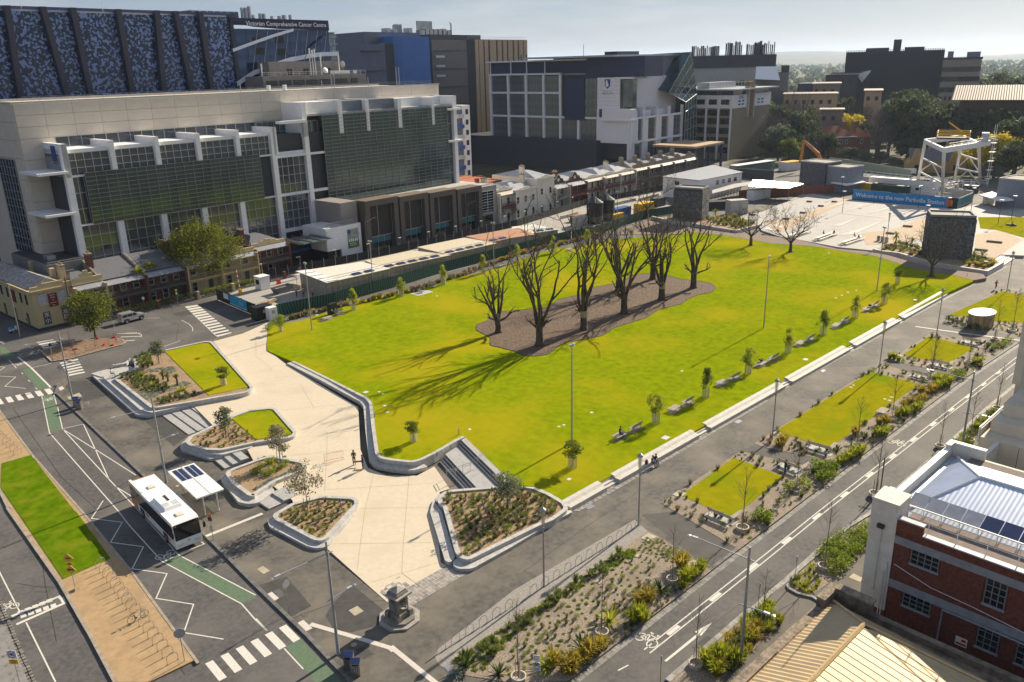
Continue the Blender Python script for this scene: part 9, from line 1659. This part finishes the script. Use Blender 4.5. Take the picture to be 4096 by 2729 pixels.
scatter([(65.8,27.24),(69.15,27.25),(70.5,26.13),(67.05,24.66),(65.17,25.11),(62.15,24.4),(60.94,25.19),(62.58,26.8),(63.65,27.43)],60,['bush'],.16,W6,31,1.0,1.5,.75);scatter([(57.46,26.98),(61.12,26.87),(59.67,25.15),(56.93,24.94)],44,['lime','spikyl','tuss'],.16,W6,32,.4,.65,.5)
scatter([(43.83,26.92),(49.21,26.72),(52.01,26.93),(53.01,26.49),(51.18,25.45),(46.76,24.95),(44.56,24.71),(43.09,25.41)],120,['lime','lime','gold','tuss'],.16,W6,33,.9,1.35,.6);scatter([(94.66,26.76),(107.27,26.9),(107.36,26.31),(98.46,25.69),(93.46,25.2)],60,['lime','tuss','bush'],.16,W6,34,.7,1.1,.7);scatter([(53.01,26.49),(52.39,26.14),(52.07,24.92),(50.24,24.92),(50.01,24.79)],20,['lime'],.16,W6,35,.8,1.2,.6)
scatter([(39.63,126.9),(42.16,127.86),(40.95,122.55),(39.54,120.6),(38.36,122.58)],26,['tuss','bush','tuss'],.96,'at the back of the largest planter',41,.6,.9,.55);scatter([(35.12,120.1),(37.24,120.41),(38.37,115.92),(38.33,110.38),(36.87,109.02),(34.87,112.35),(34.97,115.85)],60,['tuss','dark','tuss'],.96,'in the middle of the largest planter',42,.5,.85,.5)
scatter([(34.56,120.71),(36.83,121.87),(42.23,118.35),(41.72,115.54),(40.82,116.51),(37.44,120.53),(35.03,119.87)],50,['silver'],.96,'along the top of the largest planter',43,.6,.9,.4);scatter([(34.25,111.85),(37.53,110.66),(40.89,111.29),(41.17,109.74),(36.87,109.02),(34.3,108.11)],55,['silver'],.96,'along the front of the largest planter',44,.5,.9,.4);scatter([(35.2,107.42),(38.8,106.36),(40.63,104.96),(40.18,104.3),(35.31,105.11)],30,['tuss','dark','greyt'],.96,'along the front of the largest planter',45,.5,.8,.5)
for p in[(37.65,118.32),(37.01,112.9),(38.72,108.07),(39.56,108.16)]:plant('spikyl',p,.95,.96,'in the largest planter',rr)
for k,(p,lb)in enumerate((((38.98,114.3),'left'),((39.12,112.89),'middle'),((39.44,110.39),'right'))):palm('dark trunked grass tree in the largest planter, the %s of three'%lb,(*p,.96),1.0+.4*(k==2),200+k,'grass trees',OG,'grass_tree',40,.6)
scatter(offset(S2,.3),60,['tuss','mat','rust','bush'],.84,'in the second planter',46,.35,.6,.5,([(39.58,93.91),(42.43,94.91),(44.88,93),(43.12,84.74),(42.33,84),(38.73,85.84)],));scatter([(33.16,75.1),(35.83,75.8),(39.28,76.24),(39.18,75.59),(35.5,74.72),(32.87,74.06)],45,['silver'],.69,'in the third planter',47,.5,.85,.4);scatter([(36.65,81.35),(37.88,80.85),(39.05,79.21),(39.39,76.9),(38.1,78.25),(36.6,80.22)],16,['silver'],.69,'in the third planter',48,.5,.8,.5)
for p in[(35.79,79.17),(36.86,79.18),(37.27,77.23),(38.02,77.38),(35.83,76.53),(35.12,76.91),(35.11,78.38),(34.41,78.02)]:plant('bush',p,.95,.69,'in the third planter',rr)
for p in[(37.25,79.16),(36.38,77.42)]:plant('spikyl',p,1.0,.69,'in the third planter',rr)
scatter(offset(S4,.3),75,['tuss','mat','greyt','red','bush'],.56,'in the smallest front planter',49,.35,.65,.45);scatter(offset(S5,.5),190,['tuss','tuss','dark','tuss','greyt','mat','bush','rust'],.69,'in the big right hand planter',50,.4,.85,.55)
W7='along the mural fence';b_=[(66.86,130.24),(76.85,129.93),(93.53,128.48),(106.4,130.35),(118.23,133.16),(132.53,136.87),(145.74,136.49),(161.58,136.56)]
for x,y,a in along(b_,.75):plant(rr.choice(['rust','rust','rust','tuss','gold']),(x+rr.uniform(-.5,.5),y+rr.uniform(-.9,.6)),rr.uniform(.8,1.4),zl(x,y),W7,rr)
for p in[(63.43,128.26),(64.79,129.61),(62.24,126.8),(65.85,128.43)]:plant('bush',p,1.3,zl(*p),W7,rr)
scatter([(195.67,126.64),(202.11,121.29),(197.17,111.64),(187.38,111.59),(188.7,119.66)],60,['tuss','bush','gold','dark','lime'],.93,'in the bed by the left stone tower',51,.9,1.5,.9);scatter([(185.11,73.85),(195.64,74.25),(192.72,66.53),(182.18,62.15),(185.63,69.71)],60,['tuss','bush','dark','rust'],1.13,'in the bed by the right stone tower',52,.8,1.4,.9);scatter([(190.44,55.57),(189.8,51.55),(186.97,50.27),(181.6,50.67),(181.79,54.86)],26,['tuss','bush','gold'],1.13,'in the bed by the right stone tower',53,.9,1.5,.9)
for p,h,lb in(((192.86,73.35),2.2,'beside the three pale bins'),((193.99,70.11),1.2,'left of the right stone tower'),((187.98,53.47),1.5,'right of the right stone tower'),((188.03,54.98),1.2,'at the foot of the right stone tower'),((200.24,126.43),1.2,'right of the left stone tower'),((188.19,127.98),1.0,'at the foot of the left stone tower'),((194.92,119.56),1.0,'in the bed right of the left stone tower')):palm('tree fern with arching fronds '+lb,(*p,1.0),h,int(h*100)+len(lb),'tree ferns',OG,'tree_fern',44,1.6)
cnt={}
for k,me,x,y,z,rz,s,sz,lb,gp in sorted(PL,key=lambda q:q[2]**2+q[3]**2):
 nm=NAMES[k][0];cnt.setdefault(nm,[0,None,None]);c=cnt[nm];c[0]+=1
 if c[0]<=298:o=link(nm,me,None,(x,y,z),rz);o.scale=(s,s,sz);tag(o,lb,'plant',gp);continue
 c[1]=c[1]or MB();c[2]=c[2]or[]
 if me.materials[0]not in c[2]:c[2].append(me.materials[0])
 mi=c[2].index(me.materials[0]);i=len(c[1].v);T=T3(x,y,z,rz,s,s,sz);c[1].v+=[tuple(T@v.co)for v in me.vertices];c[1].f+=[tuple(i+j for j in q.vertices)for q in me.polygons];c[1].m+=[mi]*len(me.polygons)
for nm,(n,b,ms)in cnt.items():
 if b:b.obj('distant_'+nm+'s',ms)['kind']='stuff'
 # people
SKIN=mat('skin',(.48,.29,.20),.6,var=.04);HAIR=mat('dark_hair',(.03,.022,.018),.7);SHOE=mat('shoe',(.04,.04,.045),.6)
BASE=dict(pel=(0,0,.93),waist=(0,0,1.08),chest=(0,0,1.30),neck=(0,0,1.46),hb=(0,-.01,1.56),ht=(0,-.01,1.67),hipL=(.09,0,.88),kneeL=(.10,-.02,.49),ankL=(.10,.02,.09),toeL=(.11,-.15,.05),hipR=(-.09,0,.88),kneeR=(-.10,-.02,.49),ankR=(-.10,.02,.09),toeR=(-.11,-.15,.05),shL=(.18,0,1.39),elL=(.24,.03,1.12),wrL=(.25,-.06,.88),haL=(.25,-.09,.80),shR=(-.18,0,1.39),elR=(-.24,.03,1.12),wrR=(-.25,-.06,.88),haR=(-.25,-.09,.80))
RAD=dict(pel=.135,waist=.12,chest=.145,neck=.055,hb=.09,ht=.088,hip=.095,knee=.062,ank=.046,toe=.042,sh=.068,el=.047,wr=.032,ha=.036)
EDG=[('pel','waist'),('waist','chest'),('chest','neck'),('neck','hb'),('hb','ht')]+[(a+s,c+s)for s in 'LR'for a,c in(('hip','knee'),('knee','ank'),('ank','toe'),('sh','el'),('el','wr'),('wr','ha'))]+[('pel','hip'+s)for s in 'LR']+[('chest','sh'+s)for s in 'LR']
SIT=dict(pel=(0,0,.10),waist=(0,-.01,.27),chest=(0,-.03,.5),neck=(0,-.05,.66),hb=(0,-.09,.75),ht=(0,-.11,.86),hipL=(.09,-.03,.08),kneeL=(.12,-.44,.07),ankL=(.11,-.47,-.36),toeL=(.12,-.63,-.40),hipR=(-.09,-.03,.08),kneeR=(-.12,-.44,.07),ankR=(-.11,-.47,-.36),toeR=(-.12,-.63,-.40),shL=(.18,-.02,.59),elL=(.23,-.12,.34),wrL=(.10,-.34,.30),haL=(.06,-.41,.30),shR=(-.18,-.02,.59),elR=(-.23,-.12,.34),wrR=(-.10,-.34,.30),haR=(-.06,-.41,.30))
LIE=dict(SIT,**dict(waist=(0,.13,.16),chest=(0,.32,.28),neck=(0,.46,.36),hb=(0,.54,.42),ht=(0,.63,.48),shL=(.18,.38,.34),elL=(.25,.2,.18),wrL=(.12,.02,.3),haL=(.06,-.04,.34),shR=(-.18,.38,.34),elR=(-.25,.2,.18),wrR=(-.12,.02,.3),haR=(-.06,-.04,.34),kneeL=(.11,-.42,.36),ankL=(.10,-.72,.04),toeL=(.10,-.86,.08),kneeR=(-.11,-.46,.10),ankR=(-.10,-.88,.04),toeR=(-.10,-.98,.14)))
RUN=dict(kneeL=(.10,-.30,.60),ankL=(.10,-.05,.30),toeL=(.10,-.12,.18),kneeR=(-.10,.06,.50),ankR=(-.10,.38,.24),toeR=(-.10,.34,.08),elL=(.26,.18,1.16),wrL=(.20,.0,1.02),haL=(.18,-.06,1.06),elR=(-.26,-.10,1.13),wrR=(-.16,-.32,1.2),haR=(-.14,-.38,1.24),chest=(0,-.05,1.3),neck=(0,-.09,1.45),hb=(0,-.12,1.55),ht=(0,-.13,1.66))
PHONE=dict(elL=(.25,-.04,1.13),wrL=(.10,-.26,1.12),haL=(.05,-.32,1.15),elR=(-.25,-.04,1.13),wrR=(-.10,-.26,1.12),haR=(-.05,-.32,1.15),hb=(0,-.05,1.55),ht=(0,-.08,1.66))
def person(label,loc,rz,top,legs,pose=None,scale=1.0,hair=HAIR,z=None,vest=None,hood=False):
 J=dict(BASE);J.update(pose or{});t=thing('person',label,'person',loc,rz);t.scale=(scale,)*3;nm=list(J);ix={k:i for i,k in enumerate(nm)}
 me=bpy.data.meshes.new('body');me.from_pydata([J[k]for k in nm],[(ix[a],ix[c])for a,c in EDG],[]);o=bpy.data.objects.new('body',me);COL.objects.link(o)
 sm=o.modifiers.new('skin','SKIN');sm.use_smooth_shade=True;o.modifiers.new('sub','SUBSURF').levels=1
 for k in nm:v=me.skin_vertices[0].data[ix[k]];q=RAD.get(k)or RAD[k[:-1]];v.radius=(q,q);v.use_root=k=='pel'
 dg=bpy.context.evaluated_depsgraph_get();m2=bpy.data.meshes.new_from_object(o.evaluated_get(dg));bpy.data.objects.remove(o)
 b=MB();b.v=[tuple(v.co)for v in m2.vertices];b.f=[tuple(p.vertices)for p in m2.polygons];SL={k:Vector(J[k])for k in nm}
 def seg(p,a,c):d=c-a;q=max(0,min(1,(p-a).dot(d)/max(1e-9,d.length_squared)));return(p-a-d*q).length
 for f in b.f:
  p=sum((Vector(b.v[i])for i in f),Vector())/len(f);e=min(EDG,key=lambda E:seg(p,SL[E[0]],SL[E[1]]));b.m.append(2 if e[0]in('neck','hb')or e[1][:2]=='ha'else 3 if e[1][:3]=='toe'else 1 if e[0][:3]in('hip','kne')or e==('pel','hip'+e[1][-1])else 0)
 for s,sg in(('L',1),('R',-1)):
  w_,h_=SL['wr'+s],SL['ha'+s];d=(h_-w_).normalized();sd=d.cross(Vector((0,1,.2))).normalized()
  for k,l in((-1.5,.06),(-.5,.075),(.5,.07),(1.5,.055)):p=h_+sd*.014*k;b.tube([p,p+d*l*.6,p+d*l*.9+Vector((0,-.02,-.005))],[.010,.009,.007],5,m=2)
  b.tube([h_-d*.03+sd*.03,h_+sd*.05+d*.02,h_+sd*.045+d*.05],[.012,.010,.008],5,m=2)
 hb,ht=SL['hb'],SL['ht'];fd=Vector((0,-1,0))if(ht-hb).z>.08 else Vector((0,-.5,.85));up_=(ht-hb).normalized();mid=(hb+ht)/2;sx=Vector((1,0,0))
 b.tube([mid+fd*.075,mid+fd*.108-up_*.03],[.010,.017],5,m=2);b.tube([mid-up_*.06+fd*.083-sx*.022,mid-up_*.06+fd*.083+sx*.022],.007,4,m=4)
 for s in(-1,1):b.tube([mid+up_*.012+fd*.083+sx*s*.034,mid+up_*.012+fd*.09+sx*s*.034],.011,5,m=4);b.tube([mid+sx*s*.085,mid+sx*s*.10-fd*.02],[.02,.024],5,m=2)
 b.obj('body',[top,legs,SKIN,SHOE,HAIR],t,smooth=True);q=MB();c=mid+up_*.05-fd*.018
 for j in range(4):
  for k in range(10):pass
 q.lathe([(.105,-.03),(.112,.02),(.10,.07),(.06,.105),(.01,.115)],(0,0,0),12);M_=Matrix.Translation(c)@up_.to_track_quat('Z','Y').to_matrix().to_4x4();MB().add(q,M_).obj('hair',hair,t)
 if vest:MB().add(MB().lathe([(.17,-.2),(.19,0),(.16,.16)],n=12),Matrix.Translation(SL['chest'])@Matrix.Diagonal((1.1,.95,1,1))).obj('vest',vest,t);MB().box(-.19,.19,-.185,.185,SL['chest'].z-.08,SL['chest'].z-.04).obj('reflective_strip',mat('reflective',(.7,.7,.68),.3),t)
 if hood:MB().add(MB().lathe([(.08,-.05),(.11,.02),(.07,.06)],n=10),Matrix.Translation(SL['neck']+Vector((0,.06,.02)))).obj('hood',top,t)
 return t
BLK=mat('black_cloth',(.022,.022,.025),.9);NVY=mat('navy_cloth',(.02,.03,.12),.9);GRY=mat('grey_cloth',(.22,.22,.23),.9);RDC=mat('red_cloth',(.42,.03,.035),.9);JEAN=mat('denim',(.05,.07,.14),.9);OLV=mat('brown_cloth',(.10,.075,.05),.9);HV=mat('hi_vis_orange',(.72,.13,.03),.8);LGC=mat('light_cloth',(.45,.47,.52),.9);PNK=mat('pink_cloth',(.6,.25,.2),.9);LIME=mat('lime_cloth',(.35,.45,.05),.9)
p=(43.68,72.36,0.43);person('tall person in dark t shirt holding a skateboard on the plaza',p,-.6,OLV,BLK,PHONE,1.06);q=(43.74,70.73,0.41);person('person in a blue hoodie standing with a skateboard near the bent wall',q,-1.9,NVY,BLK,None,1.03,hood=True)
def board(label,loc,rz,tilt):
 t=thing('skateboard',label,'skateboard',loc,rz);t.rotation_euler.x=tilt;MB().cbox((0,0,.09),(.8,.2,.02)).cbox((.42,0,.11),(.1,.19,.02)).cbox((-.42,0,.11),(.1,.19,.02)).obj('deck',mat('deck_print',(.45,.12,.12),.5,var=.4,scale=9),t)
 for x in(-.25,.25):
  for y in(-.08,.08):MB().add(MB().lathe([(.03,-.02),(.03,.02)],n=8),Matrix.Translation((x,y,.035))@Matrix.Rotation(pi/2,4,'X')).obj('wheel',WHITEP,t)
board('skateboard with printed deck held upright beside the tall person',(p[0]+.25,p[1]-.4,p[2]+.5),-.6,1.45);board('skateboard lying on the plaza at the feet of the person in blue',(q[0]-.5,q[1]+.25,q[2]),2.4,0)
s1=Vector((66.68,48.26));person('person in grey sleeves sitting on the ledge, nearer the backpack',(s1.x,s1.y+.1,.58),0,GRY,JEAN,SIT);person('person in black sitting on the ledge, farther from the backpack',(s1.x+.55,s1.y+.1,.58),-.2,BLK,JEAN,SIT)
t=thing('backpack','dark backpack on the stone ledge beside the seated pair','bag',(*(66.1,48.69),.57),.2);MB().cbox((0,0,.24),(.34,.24,.46),0,0,.8).obj('bag_body',BLK,t);MB().cbox((0,-.13,.16),(.24,.08,.22)).obj('pocket',OLV,t);MB().tube([(-.08,.12,.4),(-.08,.2,.25),(-.08,.13,.08)],.02,4).obj('strap',BLK,t)
def seat_at(label,xy,dz,rz,top,legs,pose=SIT,**k):return person(label,(*xy,zl(*xy)+dz),rz,top,legs,pose,**k)
seat_at('person in black and jeans sitting on the nearest lounge bench',(68.89,54.73),.48,.3,BLK,JEAN);seat_at('person in dark clothes lying on the fourth pair of benches',(102.11,55.49),.46,1.6,BLK,OLV,LIE);seat_at('person in black reclining on a far lounge bench with legs raised',(139.36,55.94),.46,1.7,BLK,BLK,LIE)
person('runner in a red top on the asphalt path',(*(169.5,45),.13),1.6,RDC,BLK,RUN,1.03);person('person in black standing at a garden corner bench looking at a phone',(*(74.75,36.86),.17),.8,BLK,JEAN,PHONE,1.06)
person('person in a pale shirt sitting on the seat end of the largest planter',(*(34.61,122.71),.84),1.3,LGC,JEAN,SIT)
seat_at('person in navy bending over the first long picnic table',(196.06,89.66),.48,2.0,NVY,BLK);seat_at('person in pink sitting at the second long picnic table',(195.88,84.53),.48,0,PNK,JEAN);seat_at('person in black sitting opposite the one in pink',(194.08,82.54),.48,2.6,BLK,BLK);seat_at('person in black near the bag at the first long picnic table',(194.01,91.47),.48,0,BLK,BLK)
seat_at('person in a lime top sitting on a dark block by the right tower',(234.48,61.06),.47,-.5,LIME,BLK);seat_at('person with dark coat sitting at the lawn picnic seats, left',(95.78,127.86),.47,.3,BLK,GRY);seat_at('person with dark coat sitting at the lawn picnic seats, right',(95.74,126.23),.47,-1.6,GRY,BLK)
t=thing('low_table','small grey table between the two people on the lawn picnic seats','table',(*(95.09,126.1),zl(*(95.09,126.1))));MB().box(-.6,.6,-.4,.4,.42,.47).obj('table_top',GREYC,t);MB().box(-.1,.1,-.1,.1,0,.42).obj('leg',STEEL,t);MB().box(-2,2,-1.3,1.3,-.02,.012).obj('base_slab',GREYC,t)
for pp,lb,rz in(((76.79,142.84),'leftmost at the first shed awning',.5),((77.74,141.75),'with his back turned at the first shed awning',2.8),((79.8,145.62),'standing farther back under the awning',1.2),((78.76,139.98),'bending by the mural fence',-1)):person('worker in orange safety vest '+lb,(*pp,.05),rz,HV,NVY,None if 'bending'not in lb else SIT if False else PHONE,1.03,WHITEP,vest=HV)
person('person in black standing in the shade beside the corner cafe',(*(33.8,162.67),.13),.8,BLK,BLK)
